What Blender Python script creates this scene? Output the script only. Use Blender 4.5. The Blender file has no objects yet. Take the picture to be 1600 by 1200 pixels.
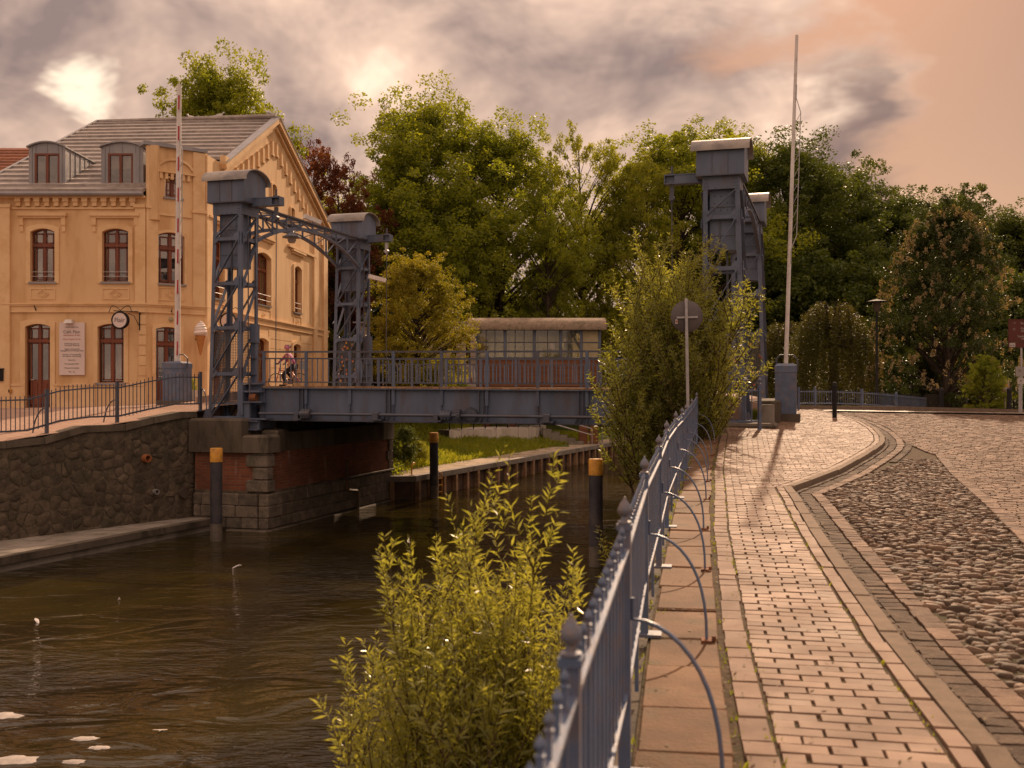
import bpy, math, random
import numpy as np
from mathutils import Vector, Matrix
from mathutils.geometry import tessellate_polygon, delaunay_2d_cdt
R = math.radians
sc = bpy.context.scene
COL = sc.collection

# ------------------------------------------------------------------ camera, sky, sun, exposure
F, HZ = 1600.0, 605.0                      # focal length in photo pixels, horizon row
cam_d = bpy.data.cameras.new('camera')
cam = bpy.data.objects.new('camera', cam_d)
COL.objects.link(cam)
cam.rotation_euler = (R(90), 0, 0)
cam_d.sensor_width = 36; cam_d.lens = 36
cam_d.shift_y = (HZ-600)/1600.0
cam_d.clip_start = 0.05; cam_d.clip_end = 3000
cam_d.dof.use_dof = True; cam_d.dof.focus_distance = 24; cam_d.dof.aperture_fstop = 3.2
sc.camera = cam
SUN_AZ, SUN_EL = R(17), R(31)              # azimuth to the right of the view, elevation
SKY_STR = 0.06
sc.view_settings.view_transform = 'Standard'; sc.view_settings.look = 'None'
sc.view_settings.gamma = 1.0; sc.view_settings.use_curve_mapping = False
sc.view_settings.exposure = 0.42
sc.cycles.max_bounces = 6; sc.cycles.diffuse_bounces = 3; sc.cycles.glossy_bounces = 3; sc.cycles.transparent_max_bounces = 10; sc.cycles.transmission_bounces = 4
sc.cycles.sample_clamp_indirect = 6.0
sun_l = bpy.data.lights.new('sun', 'SUN'); sun_l.energy = 3.8; sun_l.angle = R(0.6); sun_l.color = (1.0, 0.70, 0.46)
sun = bpy.data.objects.new('sun', sun_l); COL.objects.link(sun)
sdir = Vector((math.sin(SUN_AZ)*math.cos(SUN_EL), math.cos(SUN_AZ)*math.cos(SUN_EL), math.sin(SUN_EL)))
sun.rotation_euler = sdir.to_track_quat('Z', 'Y').to_euler(); sun.location = (10, 20, 40)

class NT:
    """small helper to write node trees"""
    def __init__(s, tree): s.t = tree; s.t.nodes.clear()
    def n(s, typ, ins=None, **kw):
        nd = s.t.nodes.new(typ)
        for k, v in kw.items(): setattr(nd, k, v)
        for k, v in (ins or {}).items():
            if isinstance(v, bpy.types.NodeSocket): s.t.links.new(v, nd.inputs[k])
            else: nd.inputs[k].default_value = v
        return nd
    def math(s, op, a, b=0.0, c=None, clamp=False):
        d = {0: a, 1: b}
        if c is not None: d[2] = c
        return s.n('ShaderNodeMath', d, operation=op, use_clamp=clamp).outputs[0]
    def mix(s, f, a, b, mode='MIX'):
        nd = s.n('ShaderNodeMix', {0: f, 6: a, 7: b}, data_type='RGBA', blend_type=mode)
        return nd.outputs[2]
    def ramp(s, f, stops, interp='LINEAR'):
        nd = s.n('ShaderNodeValToRGB', {0: f}); cr = nd.color_ramp; cr.interpolation = interp
        while len(cr.elements) < len(stops): cr.elements.new(0.5)
        for e, (p, c) in zip(cr.elements, stops): e.position = p; e.color = tuple(c)+(1,) if len(c) == 3 else c
        return nd.outputs[0]
    def smooth(s, v, lo, hi, a=0.0, b=1.0):
        return s.n('ShaderNodeMapRange', {0: v, 1: lo, 2: hi, 3: a, 4: b}, interpolation_type='SMOOTHSTEP').outputs[0]
    def noise(s, vec, scale, detail=4, rough=0.55, dist=0.0):
        return s.n('ShaderNodeTexNoise', {'Vector': vec, 'Scale': scale, 'Detail': detail, 'Roughness': rough, 'Distortion': dist}).outputs[0]

world = bpy.data.worlds.new('World'); sc.world = world; world.use_nodes = True
def build_world():
    k = NT(world.node_tree)
    co = k.n('ShaderNodeTexCoord').outputs['Generated']
    sep = k.n('ShaderNodeSeparateXYZ', {0: co}); x, y, z = sep.outputs
    zc = k.math('MAXIMUM', z, 0.0)
    den = k.math('ADD', zc, 0.55)
    px = k.math('DIVIDE', x, den); py = k.math('DIVIDE', y, den)
    pl = k.n('ShaderNodeCombineXYZ', {0: px, 1: py, 2: 0.0}).outputs[0]
    n1 = k.noise(pl, 2.5, 5, 0.56, 0.5)
    sh = k.n('ShaderNodeVectorMath', {0: pl, 1: (7.3, 2.1, 4.0)}, operation='ADD').outputs[0]
    n2 = k.noise(sh, 7.0, 4, 0.6, 0.3)
    dens = k.math('ADD', k.math('MULTIPLY', n1, 0.68), k.math('MULTIPLY', n2, 0.32))
    cloud = k.ramp(dens, [(0.38, (0.95, 0.70, 0.52)), (0.45, (0.68, 0.47, 0.355)), (0.525, (0.44, 0.31, 0.25)), (0.605, (0.235, 0.17, 0.155))])
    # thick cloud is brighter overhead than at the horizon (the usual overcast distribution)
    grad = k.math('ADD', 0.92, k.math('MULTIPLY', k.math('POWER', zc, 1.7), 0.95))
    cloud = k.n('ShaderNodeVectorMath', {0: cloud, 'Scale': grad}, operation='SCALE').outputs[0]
    sky = k.n('ShaderNodeTexSky', sky_type='NISHITA', sun_disc=False, sun_elevation=SUN_EL, sun_rotation=SUN_AZ, air_density=1.0, dust_density=0.6, ozone_density=1.0)
    skyc = k.n('ShaderNodeVectorMath', {0: sky.outputs[0], 'Scale': SKY_STR}, operation='SCALE').outputs[0]
    skyc = k.mix(1.0, skyc, (0.84, 0.465, 0.285, 1), 'MULTIPLY')
    # opening in the cloud cover towards the sun's side
    az = k.math('ARCTAN2', x, y)
    el = k.math('ARCSINE', z)
    wob = k.math('MULTIPLY', k.math('SUBTRACT', n1, 0.5), 0.60)
    a2 = k.math('ADD', az, wob)
    lowbank = k.math('SUBTRACT', 0.262, k.math('MULTIPLY', k.math('SUBTRACT', az, 0.27), 0.50))   # cloud bank low on that side
    e2 = k.math('ADD', k.math('SUBTRACT', el, lowbank), wob)
    m1 = k.smooth(a2, 0.205, 0.30); m1b = k.smooth(a2, 0.62, 0.80, 1.0, 0.0)
    m2 = k.smooth(e2, -0.02, 0.06); m2b = k.smooth(el, 0.50, 0.75, 1.0, 0.0)
    clear = k.math('MULTIPLY', k.math('MULTIPLY', m1, m1b), k.math('MULTIPLY', m2, m2b))
    bank = k.math('MULTIPLY', k.math('MULTIPLY', m1, m1b), k.math('SUBTRACT', 1.0, m2))
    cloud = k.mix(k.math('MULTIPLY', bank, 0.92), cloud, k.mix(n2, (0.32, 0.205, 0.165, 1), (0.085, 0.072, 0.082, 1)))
    # thin spot in the clouds, glowing
    q = k.math('SQRT', k.math('ADD', k.math('POWER', k.math('ADD', az, 0.395), 2.0), k.math('MULTIPLY', k.math('POWER', k.math('SUBTRACT', el, 0.268), 2.0), 1.6)))
    hole = k.smooth(k.math('ADD', q, k.math('MULTIPLY', k.math('SUBTRACT', n2, 0.5), 0.16)), 0.004, 0.036, 1.0, 0.0)
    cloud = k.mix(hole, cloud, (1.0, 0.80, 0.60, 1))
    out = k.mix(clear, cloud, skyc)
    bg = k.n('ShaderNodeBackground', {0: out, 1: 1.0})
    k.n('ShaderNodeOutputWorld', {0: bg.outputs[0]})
build_world()
world.cycles.sampling_method = 'MANUAL'; world.cycles.sample_map_resolution = 256

# ------------------------------------------------------------------ materials
MATS = {}
def base_nodes(name):
    m = bpy.data.materials.new(name); m.use_nodes = True
    k = NT(m.node_tree)
    pos = k.n('ShaderNodeNewGeometry')
    k.pos = pos.outputs['Position']; k.island = pos.outputs['Random Per Island']; k.nor = pos.outputs['Normal']
    k.rand = k.n('ShaderNodeObjectInfo').outputs['Random']
    k.rnd = k.math('FRACT', k.math('ADD', k.island, k.math('MULTIPLY', k.rand, 7.13)))
    k.m = m
    MATS[name] = m
    return k
def finish(k, col, rough=0.8, metal=0.0, spec=0.35, bump=None, strength=0.4, dist=0.02, **extra):
    ins = {'Base Color': col, 'Roughness': rough, 'Metallic': metal, 'Specular IOR Level': spec}
    ins.update(extra)
    if bump is not None:
        ins['Normal'] = k.n('ShaderNodeBump', {'Strength': strength, 'Distance': dist, 'Height': bump}).outputs[0]
    p = k.n('ShaderNodeBsdfPrincipled', ins)
    k.n('ShaderNodeOutputMaterial', {0: p.outputs[0]})
    return k.m
def c4(c): return (c[0], c[1], c[2], 1.0)
def pm(name, c1, c2, scale=4.0, rough=0.8, metal=0.0, spec=0.35, rv=0.25, bscale=30.0, bstr=0.3, bdist=0.01, dirt=None, dscale=0.8, damt=0.5, rrough=0.1, stretch=None):
    """two-tone noisy surface with per-piece variation, fine relief and optional dirt blotches"""
    k = base_nodes(name)
    v = k.pos
    if stretch: v = k.n('ShaderNodeVectorMath', {0: v, 1: stretch}, operation='MULTIPLY').outputs[0]
    n = k.noise(v, scale, 3, 0.65)
    f = k.smooth(n, 0.32, 0.68)
    col = k.mix(f, c4(c1), c4(c2))
    br = k.math('ADD', 1.0-rv, k.math('MULTIPLY', k.rnd, 2*rv))
    col = k.n('ShaderNodeVectorMath', {0: col, 'Scale': br}, operation='SCALE').outputs[0]
    if dirt:
        d = k.smooth(k.noise(v, dscale, 4, 0.7), 0.48, 0.68)
        col = k.mix(k.math('MULTIPLY', d, damt), col, c4(dirt))
    b = k.noise(k.pos, bscale, 2, 0.6)
    rg = k.math('ADD', rough-rrough/2, k.math('MULTIPLY', n, rrough))
    return finish(k, col, rg, metal, spec, b, bstr, bdist)
def leafmat(name, c1, c2, trans=0.45, gloss=0.35, spec=0.3):
    k = base_nodes(name)
    big = k.smooth(k.noise(k.pos, 0.55, 3), 0.35, 0.65)
    f = k.math('MULTIPLY', k.math('ADD', k.rnd, big), 0.5)
    col = k.mix(f, c4(c1), c4(c2))
    p = k.n('ShaderNodeBsdfPrincipled', {'Base Color': col, 'Roughness': gloss, 'Specular IOR Level': spec})
    tcol = k.mix(1.0, col, (1.35, 1.25, 0.45, 1), 'MULTIPLY')
    t = k.n('ShaderNodeBsdfTranslucent', {0: tcol})
    mx = k.n('ShaderNodeMixShader', {0: trans, 1: p.outputs[0], 2: t.outputs[0]})
    k.n('ShaderNodeOutputMaterial', {0: mx.outputs[0]})
    return k.m
def bands(k, axis_val, period, width):
    fr = k.math('FRACT', k.math('DIVIDE', axis_val, period))
    return k.math('LESS_THAN', fr, width)

def make_materials():
    pm('steel', (0.078, 0.102, 0.162), (0.112, 0.138, 0.205), 1.6, 0.48, 0.0, 0.5, 0.10, 60, 0.12, 0.004, dirt=(0.10, 0.062, 0.045), dscale=2.4, damt=0.5, stretch=(1, 1, 0.30))
    pm('steel_dark', (0.060, 0.070, 0.100), (0.085, 0.090, 0.115), 2.0, 0.5, 0, 0.5, 0.1, 60, 0.15, 0.004, dirt=(0.09, 0.05, 0.03), damt=0.5)
    pm('rust', (0.22, 0.085, 0.035), (0.12, 0.05, 0.03), 9, 0.85, 0, 0.3, 0.2, 60, 0.4)
    pm('fence_paint', (0.080, 0.115, 0.195), (0.115, 0.152, 0.24), 5, 0.36, 0, 0.55, 0.08, 90, 0.25, 0.003, dirt=(0.20, 0.13, 0.09), dscale=6, damt=0.45)
    pm('fence_rust', (0.12, 0.145, 0.205), (0.19, 0.145, 0.13), 34, 0.5, 0, 0.5, 0.15, 90, 0.35, 0.004)
    pm('zinc', (0.24, 0.235, 0.25), (0.32, 0.30, 0.305), 1.8, 0.42, 0.35, 0.5, 0.05, 40, 0.08, 0.004, stretch=(1, 1, 0.3))
    pm('roof_metal', (0.36, 0.31, 0.27), (0.22, 0.20, 0.20), 2.4, 0.55, 0.1, 0.5, 0.05, 50, 0.2, dirt=(0.14, 0.11, 0.09), damt=0.5)
    pm('galv', (0.36, 0.35, 0.35), (0.46, 0.43, 0.42), 8, 0.42, 0.5, 0.5, 0.05, 60, 0.1)
    pm('white_paint', (0.70, 0.66, 0.63), (0.60, 0.55, 0.52), 3, 0.42, 0, 0.5, 0.03, 50, 0.08, dirt=(0.36, 0.29, 0.25), dscale=2.5, damt=0.35)
    pm('red_paint', (0.45, 0.012, 0.03), (0.36, 0.012, 0.025), 5, 0.45, 0, 0.5, 0.05)
    pm('yellow_paint', (0.62, 0.30, 0.03), (0.50, 0.22, 0.03), 7, 0.55, 0, 0.4, 0.08, 40, 0.3, dirt=(0.16, 0.09, 0.03), dscale=6, damt=0.7)
    pm('black_metal', (0.014, 0.013, 0.014), (0.024, 0.021, 0.02), 8, 0.75, 0, 0.2, 0.1)
    pm('pile_dark', (0.030, 0.028, 0.036), (0.055, 0.048, 0.055), 3, 0.55, 0, 0.4, 0.05, 30, 0.35, dirt=(0.11, 0.09, 0.075), dscale=2, damt=0.5)
    pm('pile_wet', (0.09, 0.075, 0.06), (0.14, 0.11, 0.085), 7, 0.6, 0, 0.4, 0.05, 30, 0.4)
    pm('stucco', (0.74, 0.50, 0.275), (0.67, 0.44, 0.23), 0.9, 0.88, 0, 0.25, 0.02, 45, 0.16, 0.006, dirt=(0.50, 0.28, 0.12), dscale=0.9, damt=0.55, stretch=(1, 1, 0.30))
    pm('stucco_trim', (0.78, 0.54, 0.305), (0.71, 0.475, 0.255), 1.2, 0.88, 0, 0.25, 0.02, 45, 0.12, 0.005, dirt=(0.57, 0.33, 0.15), dscale=0.9, damt=0.5)
    pm('stucco_grey', (0.34, 0.28, 0.22), (0.40, 0.33, 0.26), 1.0, 0.9, 0, 0.2, 0.02, 40, 0.2)
    pm('wood_frame', (0.20, 0.052, 0.020), (0.14, 0.036, 0.015), 6, 0.42, 0, 0.5, 0.08, 40, 0.15, stretch=(1, 1, 0.15))
    pm('wood_plank', (0.21, 0.082, 0.035), (0.13, 0.048, 0.021), 3, 0.62, 0, 0.35, 0.28, 50, 0.3, stretch=(0.25, 0.25, 3), dirt=(0.10, 0.05, 0.03), damt=0.4)
    pm('roof_tile', (0.26, 0.215, 0.19), (0.36, 0.30, 0.265), 3.5, 0.50, 0, 0.5, 0.10, 35, 0.4, 0.02, dirt=(0.13, 0.10, 0.09), dscale=1.2, damt=0.4)
    pm('red_tile', (0.34, 0.13, 0.065), (0.24, 0.095, 0.055), 4, 0.75, 0, 0.3, 0.2, 30, 0.3)
    pm('felt_roof', (0.30, 0.225, 0.165), (0.22, 0.16, 0.115), 7, 0.92, 0, 0.2, 0.02, 26, 0.9, 0.03, dirt=(0.07, 0.075, 0.035), dscale=3, damt=0.5)
    pm('concrete', (0.30, 0.26, 0.22), (0.22, 0.19, 0.155), 1.6, 0.88, 0, 0.25, 0.08, 22, 0.5, 0.012, dirt=(0.09, 0.08, 0.055), dscale=1.1, damt=0.6)
    pm('concrete_dark', (0.13, 0.105, 0.08), (0.085, 0.066, 0.048), 1.2, 0.9, 0, 0.25, 0.12, 18, 0.6, 0.02, dirt=(0.030, 0.026, 0.018), dscale=1.4, damt=0.75, stretch=(1, 1, 0.3))
    pm('concrete_light', (0.62, 0.54, 0.46), (0.50, 0.43, 0.36), 1.2, 0.88, 0, 0.25, 0.06, 20, 0.35, 0.012, dirt=(0.20, 0.165, 0.12), dscale=0.9, damt=0.5, stretch=(1, 1, 0.3))
    pm('rubble', (0.125, 0.094, 0.066), (0.068, 0.052, 0.037), 3.5, 0.9, 0, 0.25, 0.24, 11, 0.9, 0.03, dirt=(0.05, 0.05, 0.03), dscale=1.5, damt=0.55)
    pm('mortar', (0.145, 0.112, 0.080), (0.075, 0.060, 0.043), 3.0, 0.95, 0, 0.2, 0.02, 16, 0.9, 0.03, dirt=(0.05, 0.05, 0.03), dscale=1.3, damt=0.5)
    pm('granite', (0.175, 0.138, 0.105), (0.105, 0.084, 0.066), 5, 0.85, 0, 0.3, 0.25, 14, 0.8, 0.025, dirt=(0.07, 0.068, 0.045), dscale=2.0, damt=0.6)
    pm('paver', (0.235, 0.146, 0.097), (0.172, 0.105, 0.069), 2.2, 0.70, 0, 0.20, 0.16, 130, 0.55, 0.004, dirt=(0.120, 0.072, 0.045), dscale=1.3, damt=0.65, rrough=0.25)
    pm('paver_edge', (0.215, 0.134, 0.090), (0.165, 0.102, 0.069), 3, 0.74, 0, 0.18, 0.12, 120, 0.5, 0.004, dirt=(0.27, 0.18, 0.13), dscale=1.6, damt=0.5, rrough=0.2)
    pm('kerb', (0.15, 0.108, 0.076), (0.195, 0.144, 0.103), 9, 0.85, 0, 0.15, 0.1, 110, 0.6, 0.006)
    pm('flagstone', (0.175, 0.094, 0.047), (0.110, 0.060, 0.031), 1.5, 0.80, 0, 0.2, 0.14, 45, 0.55, 0.010, dirt=(0.10, 0.072, 0.038), dscale=2.6, damt=0.9)
    pm('sett', (0.195, 0.124, 0.084), (0.13, 0.082, 0.056), 5, 0.80, 0, 0.18, 0.28, 60, 0.8, 0.012, rrough=0.2)
    pm('sett_dark', (0.120, 0.083, 0.058), (0.075, 0.053, 0.038), 5, 0.85, 0, 0.15, 0.3, 50, 0.9, 0.014, dirt=(0.10, 0.075, 0.05), damt=0.5)
    pm('cobble', (0.145, 0.090, 0.056), (0.080, 0.050, 0.032), 6, 0.72, 0, 0.25, 0.5, 28, 0.7, 0.012, dirt=(0.10, 0.075, 0.05), damt=0.4)
    pm('joint_sand', (0.105, 0.070, 0.042), (0.060, 0.042, 0.025), 14, 0.95, 0, 0.15, 0.02, 40, 0.9, 0.01, dirt=(0.045, 0.050, 0.018), dscale=4, damt=0.7)
    pm('soil', (0.085, 0.062, 0.035), (0.045, 0.036, 0.020), 9, 0.95, 0, 0.15, 0.02, 30, 0.9, 0.02, dirt=(0.050, 0.065, 0.018), dscale=3, damt=0.8)
    pm('earth', (0.080, 0.065, 0.036), (0.050, 0.048, 0.022), 1.2, 0.95, 0, 0.15, 0.02, 12, 0.8, 0.05, dirt=(0.045, 0.062, 0.018), dscale=0.5, damt=0.8)
    pm('sand_path', (0.42, 0.33, 0.24), (0.33, 0.25, 0.18), 2, 0.95, 0, 0.15, 0.02, 30, 0.6, 0.02, dirt=(0.10, 0.12, 0.04), dscale=2.0, damt=0.7)
    pm('grass_ground', (0.12, 0.145, 0.03), (0.085, 0.11, 0.024), 1.5, 0.95, 0, 0.1, 0.02, 14, 0.9, 0.05)
    pm('bark', (0.075, 0.055, 0.040), (0.045, 0.034, 0.026), 6, 0.95, 0, 0.15, 0.05, 20, 0.9, 0.03, stretch=(1, 1, 0.25))
    pm('twig', (0.10, 0.060, 0.030), (0.065, 0.042, 0.022), 9, 0.8, 0, 0.25, 0.1)
    pm('sheet_pile', (0.10, 0.062, 0.040), (0.055, 0.038, 0.028), 3, 0.75, 0, 0.35, 0.15, 22, 0.6, 0.02, dirt=(0.16, 0.075, 0.03), dscale=1.6, damt=0.6)
    pm('pile_rib', (0.36, 0.22, 0.12), (0.26, 0.145, 0.08), 3, 0.8, 0, 0.3, 0.2, 22, 0.6, 0.02, dirt=(0.10, 0.06, 0.035), dscale=2.5, damt=0.6)
    pm('board_white', (0.72, 0.60, 0.56), (0.68, 0.56, 0.52), 1, 0.55, 0, 0.4, 0.02)
    pm('print_dark', (0.09, 0.07, 0.08), (0.10, 0.08, 0.09), 2, 0.7)
    pm('print_red', (0.42, 0.10, 0.08), (0.42, 0.11, 0.09), 2, 0.7)
    pm('sign_grey', (0.115, 0.10, 0.10), (0.085, 0.075, 0.076), 3, 0.5, 0.2, 0.4, 0.02, dirt=(0.15, 0.12, 0.10), dscale=9, damt=0.3)
    pm('sign_brown', (0.10, 0.022, 0.016), (0.085, 0.020, 0.015), 2, 0.5)
    pm('sign_white', (0.40, 0.36, 0.33), (0.36, 0.32, 0.29), 2, 0.5)
    pm('blind', (0.56, 0.49, 0.40), (0.50, 0.44, 0.36), 1.2, 0.9)
    pm('cream_panel', (0.40, 0.33, 0.20), (0.34, 0.28, 0.17), 2, 0.7)
    pm('cone_wafer', (0.52, 0.235, 0.075), (0.42, 0.17, 0.05), 14, 0.7, 0, 0.3, 0.05, 40, 0.5)
    pm('cone_cream', (0.78, 0.68, 0.62), (0.70, 0.60, 0.54), 5, 0.45)
    pm('interior', (0.060, 0.045, 0.034), (0.10, 0.075, 0.056), 0.7, 0.9)
    pm('clay_pipe', (0.42, 0.15, 0.05), (0.34, 0.12, 0.045), 4, 0.7)
    pm('plastic_grey', (0.30, 0.28, 0.27), (0.26, 0.24, 0.23), 4, 0.5)
    pm('rope_lock', (0.45, 0.05, 0.06), (0.35, 0.25, 0.05), 7, 0.4, 0.2, 0.5, 0.5)
    pm('skin', (0.50, 0.28, 0.19), (0.47, 0.26, 0.18), 4, 0.6)
    pm('jacket', (0.34, 0.045, 0.17), (0.29, 0.04, 0.15), 5, 0.75)
    pm('helmet_pink', (0.60, 0.22, 0.36), (0.52, 0.18, 0.31), 5, 0.4)
    pm('trousers', (0.012, 0.012, 0.016), (0.02, 0.018, 0.022), 5, 0.85)
    pm('bike_red', (0.40, 0.025, 0.025), (0.36, 0.02, 0.02), 5, 0.35)
    pm('tyre', (0.02, 0.019, 0.018), (0.03, 0.027, 0.025), 9, 0.85)
    pm('feather', (0.72, 0.68, 0.66), (0.55, 0.5, 0.48), 9, 0.8)
    pm('gull_grey', (0.42, 0.40, 0.40), (0.36, 0.34, 0.34), 9, 0.7)
    pm('foam', (0.46, 0.41, 0.37), (0.34, 0.30, 0.27), 6, 0.9, 0, 0.2, 0.1, 40, 0.7)
    pm('wicker', (0.020, 0.015, 0.012), (0.035, 0.025, 0.018), 20, 0.7, 0, 0.4, 0.1, 90, 0.9)
    leafmat('leaf_lime', (0.17, 0.215, 0.026), (0.31, 0.33, 0.042), 0.60, 0.45)
    leafmat('leaf_light', (0.205, 0.24, 0.03), (0.35, 0.345, 0.048), 0.60, 0.45)
    leafmat('leaf_dark', (0.062, 0.092, 0.016), (0.12, 0.145, 0.025), 0.40, 0.5)  # shade on the right-hand trees is put into this darker leaf colour
    leafmat('leaf_gold', (0.2, 0.195, 0.026), (0.31, 0.265, 0.036), 0.55, 0.5)
    leafmat('leaf_copper', (0.125, 0.038, 0.026), (0.23, 0.078, 0.04), 0.55, 0.45)
    leafmat('leaf_willow', (0.27, 0.285, 0.07), (0.41, 0.395, 0.13), 0.60, 0.26, 0.6)
    leafmat('leaf_sallow', (0.2, 0.225, 0.055), (0.32, 0.325, 0.095), 0.6, 0.32, 0.5)
    leafmat('leaf_weep', (0.070, 0.078, 0.014), (0.115, 0.098, 0.020), 0.40, 0.5)
    leafmat('leaf_ivy', (0.018, 0.034, 0.010), (0.035, 0.055, 0.014), 0.25, 0.4)
    leafmat('leaf_chestnut', (0.034, 0.052, 0.012), (0.066, 0.082, 0.017), 0.35, 0.45)
    leafmat('dead_leaf', (0.12, 0.075, 0.035), (0.22, 0.15, 0.06), 0.2, 0.7)
    leafmat('grass_blade', (0.22, 0.27, 0.034), (0.36, 0.36, 0.055), 0.55, 0.5)
    leafmat('blossom', (0.26, 0.2, 0.11), (0.36, 0.28, 0.17), 0.35, 0.8)
    # glass: dark panes that mirror the sky
    k = base_nodes('glass')
    n = k.noise(k.pos, 1.3, 3)
    finish(k, (0.030, 0.026, 0.024, 1), 0.04, 0.0, 0.9, n, 0.05, 0.02, **{'Coat Weight': 0.6, 'Coat Roughness': 0.03})
    MATS['glass'].name = 'dark_glass'
    # window glass of the café
    k = base_nodes('glass')
    tr = k.n('ShaderNodeBsdfTransparent', {0: (0.80, 0.76, 0.70, 1)})
    n = k.n('ShaderNodeBump', {'Strength': 0.06, 'Distance': 0.03, 'Height': k.noise(k.pos, 1.1, 2)}).outputs[0]
    gl = k.n('ShaderNodeBsdfGlossy', {0: (0.95, 0.92, 0.9, 1), 1: 0.02, 'Normal': n})
    fr = k.math('ADD', 0.13, k.math('MULTIPLY', k.n('ShaderNodeFresnel', {0: 1.5}).outputs[0], 1.0))
    mx = k.n('ShaderNodeMixShader', {0: fr, 1: tr.outputs[0], 2: gl.outputs[0]})
    k.n('ShaderNodeOutputMaterial', {0: mx.outputs[0]})
    # clear pavilion glass
    k = base_nodes('clear_glass')
    tr = k.n('ShaderNodeBsdfTransparent', {0: (0.74, 0.70, 0.55, 1)})
    gl = k.n('ShaderNodeBsdfGlossy', {0: (0.9, 0.9, 0.85, 1), 1: 0.03})
    fr = k.math('ADD', 0.10, k.math('MULTIPLY', k.n('ShaderNodeFresnel', {0: 1.45}).outputs[0], 0.8))
    mx = k.n('ShaderNodeMixShader', {0: fr, 1: tr.outputs[0], 2: gl.outputs[0]})
    k.n('ShaderNodeOutputMaterial', {0: mx.outputs[0]})
    # wire mesh
    k = base_nodes('wire_mesh')
    sp = k.n('ShaderNodeSeparateXYZ', {0: k.pos}).outputs
    hor = k.math('ADD', sp[0], k.math('MULTIPLY', sp[1], 0.45))
    w = k.math('MAXIMUM', bands(k, hor, 0.045, 0.30), bands(k, sp[2], 0.045, 0.30))
    tr = k.n('ShaderNodeBsdfTransparent'); p = k.n('ShaderNodeBsdfPrincipled', {'Base Color': (0.075, 0.075, 0.085, 1), 'Roughness': 0.5})
    mx = k.n('ShaderNodeMixShader', {0: w, 1: tr.outputs[0], 2: p.outputs[0]})
    k.n('ShaderNodeOutputMaterial', {0: mx.outputs[0]})
    # brick masonry of the abutment: courses are 4 px high in the picture, so colour and relief only
    k = base_nodes('pier_brick')
    sp = k.n('ShaderNodeSeparateXYZ', {0: k.pos}).outputs
    along = k.math('ADD', k.math('MULTIPLY', sp[0], 0.96), k.math('MULTIPLY', sp[1], 0.30))
    alw = k.math('ADD', k.math('MULTIPLY', sp[0], 0.30), k.math('MULTIPLY', sp[1], 0.954))
    nx = k.n('ShaderNodeSeparateXYZ', {0: k.nor}).outputs[0]
    side = k.math('GREATER_THAN', nx, 0.5)
    al = k.math('ADD', k.math('MULTIPLY', alw, side), k.math('MULTIPLY', along, k.math('SUBTRACT', 1.0, side)))
    uv = k.n('ShaderNodeCombineXYZ', {0: al, 1: sp[2], 2: 0.0}).outputs[0]
    bt = k.n('ShaderNodeTexBrick', {'Vector': uv, 'Color1': (0.25, 0.080, 0.040, 1), 'Color2': (0.165, 0.056, 0.031, 1), 'Mortar': (0.17, 0.115, 0.085, 1), 'Scale': 1.0, 'Mortar Size': 0.009, 'Brick Width': 0.26, 'Row Height': 0.082, 'Bias': 0.0, 'Mortar Smooth': 0.2})
    st = k.n('ShaderNodeVectorMath', {0: k.pos, 1: (1.6, 1.6, 0.35)}, operation='MULTIPLY').outputs[0]
    lime = k.smooth(k.noise(st, 2.2, 6, 0.65), 0.58, 0.70)
    col = k.mix(k.math('MULTIPLY', lime, 0.45), bt.outputs[0], (0.36, 0.27, 0.23, 1))
    dk = k.smooth(k.noise(k.pos, 0.9, 5), 0.42, 0.70)
    col = k.mix(k.math('MULTIPLY', dk, 0.5), col, (0.075, 0.036, 0.020, 1))
    finish(k, col, 0.88, 0, 0.25, k.math('SUBTRACT', 1.0, bt.outputs[1]), 0.6, 0.015)
    # grey masonry of the far house
    k = base_nodes('grey_brick')
    sp = k.n('ShaderNodeSeparateXYZ', {0: k.pos}).outputs
    uv = k.n('ShaderNodeCombineXYZ', {0: k.math('ADD', sp[0], sp[1]), 1: sp[2], 2: 0.0}).outputs[0]
    bt = k.n('ShaderNodeTexBrick', {'Vector': uv, 'Color1': (0.36, 0.29, 0.23, 1), 'Color2': (0.29, 0.23, 0.18, 1), 'Mortar': (0.20, 0.16, 0.13, 1), 'Scale': 1.0, 'Mortar Size': 0.02, 'Brick Width': 0.5, 'Row Height': 0.24})
    finish(k, bt.outputs[0], 0.9, 0, 0.2, bt.outputs[1], 0.4, 0.02)
    # paving of the far street (too far to tell the stones apart)
    k = base_nodes('street_paving')
    bt = k.n('ShaderNodeTexBrick', {'Vector': k.pos, 'Color1': (0.44, 0.28, 0.20, 1), 'Color2': (0.36, 0.22, 0.155, 1), 'Mortar': (0.20, 0.13, 0.09, 1), 'Scale': 1.0, 'Mortar Size': 0.010, 'Brick Width': 0.30, 'Row Height': 0.16})
    bl = k.smooth(k.noise(k.pos, 0.5, 6), 0.4, 0.7)
    col = k.mix(k.math('MULTIPLY', bl, 0.45), bt.outputs[0], (0.27, 0.175, 0.115, 1))
    finish(k, col, 0.7, 0, 0.35, bt.outputs[1], 0.4, 0.01)
    # road of small setts beyond the built ones
    k = base_nodes('sett_far')
    vo = k.n('ShaderNodeTexVoronoi', {'Vector': k.pos, 'Scale': 6.5}, feature='DISTANCE_TO_EDGE').outputs[0]
    vc = k.n('ShaderNodeTexVoronoi', {'Vector': k.pos, 'Scale': 6.5}).outputs[1]
    f = k.smooth(vo, 0.02, 0.09)
    col = k.mix(f, (0.10, 0.075, 0.055, 1), k.mix(k.n('ShaderNodeSeparateColor', {0: vc}).outputs[0], (0.13, 0.085, 0.06, 1), (0.19, 0.125, 0.088, 1)))
    finish(k, col, 0.6, 0, 0.4, f, 0.8, 0.03)
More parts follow.
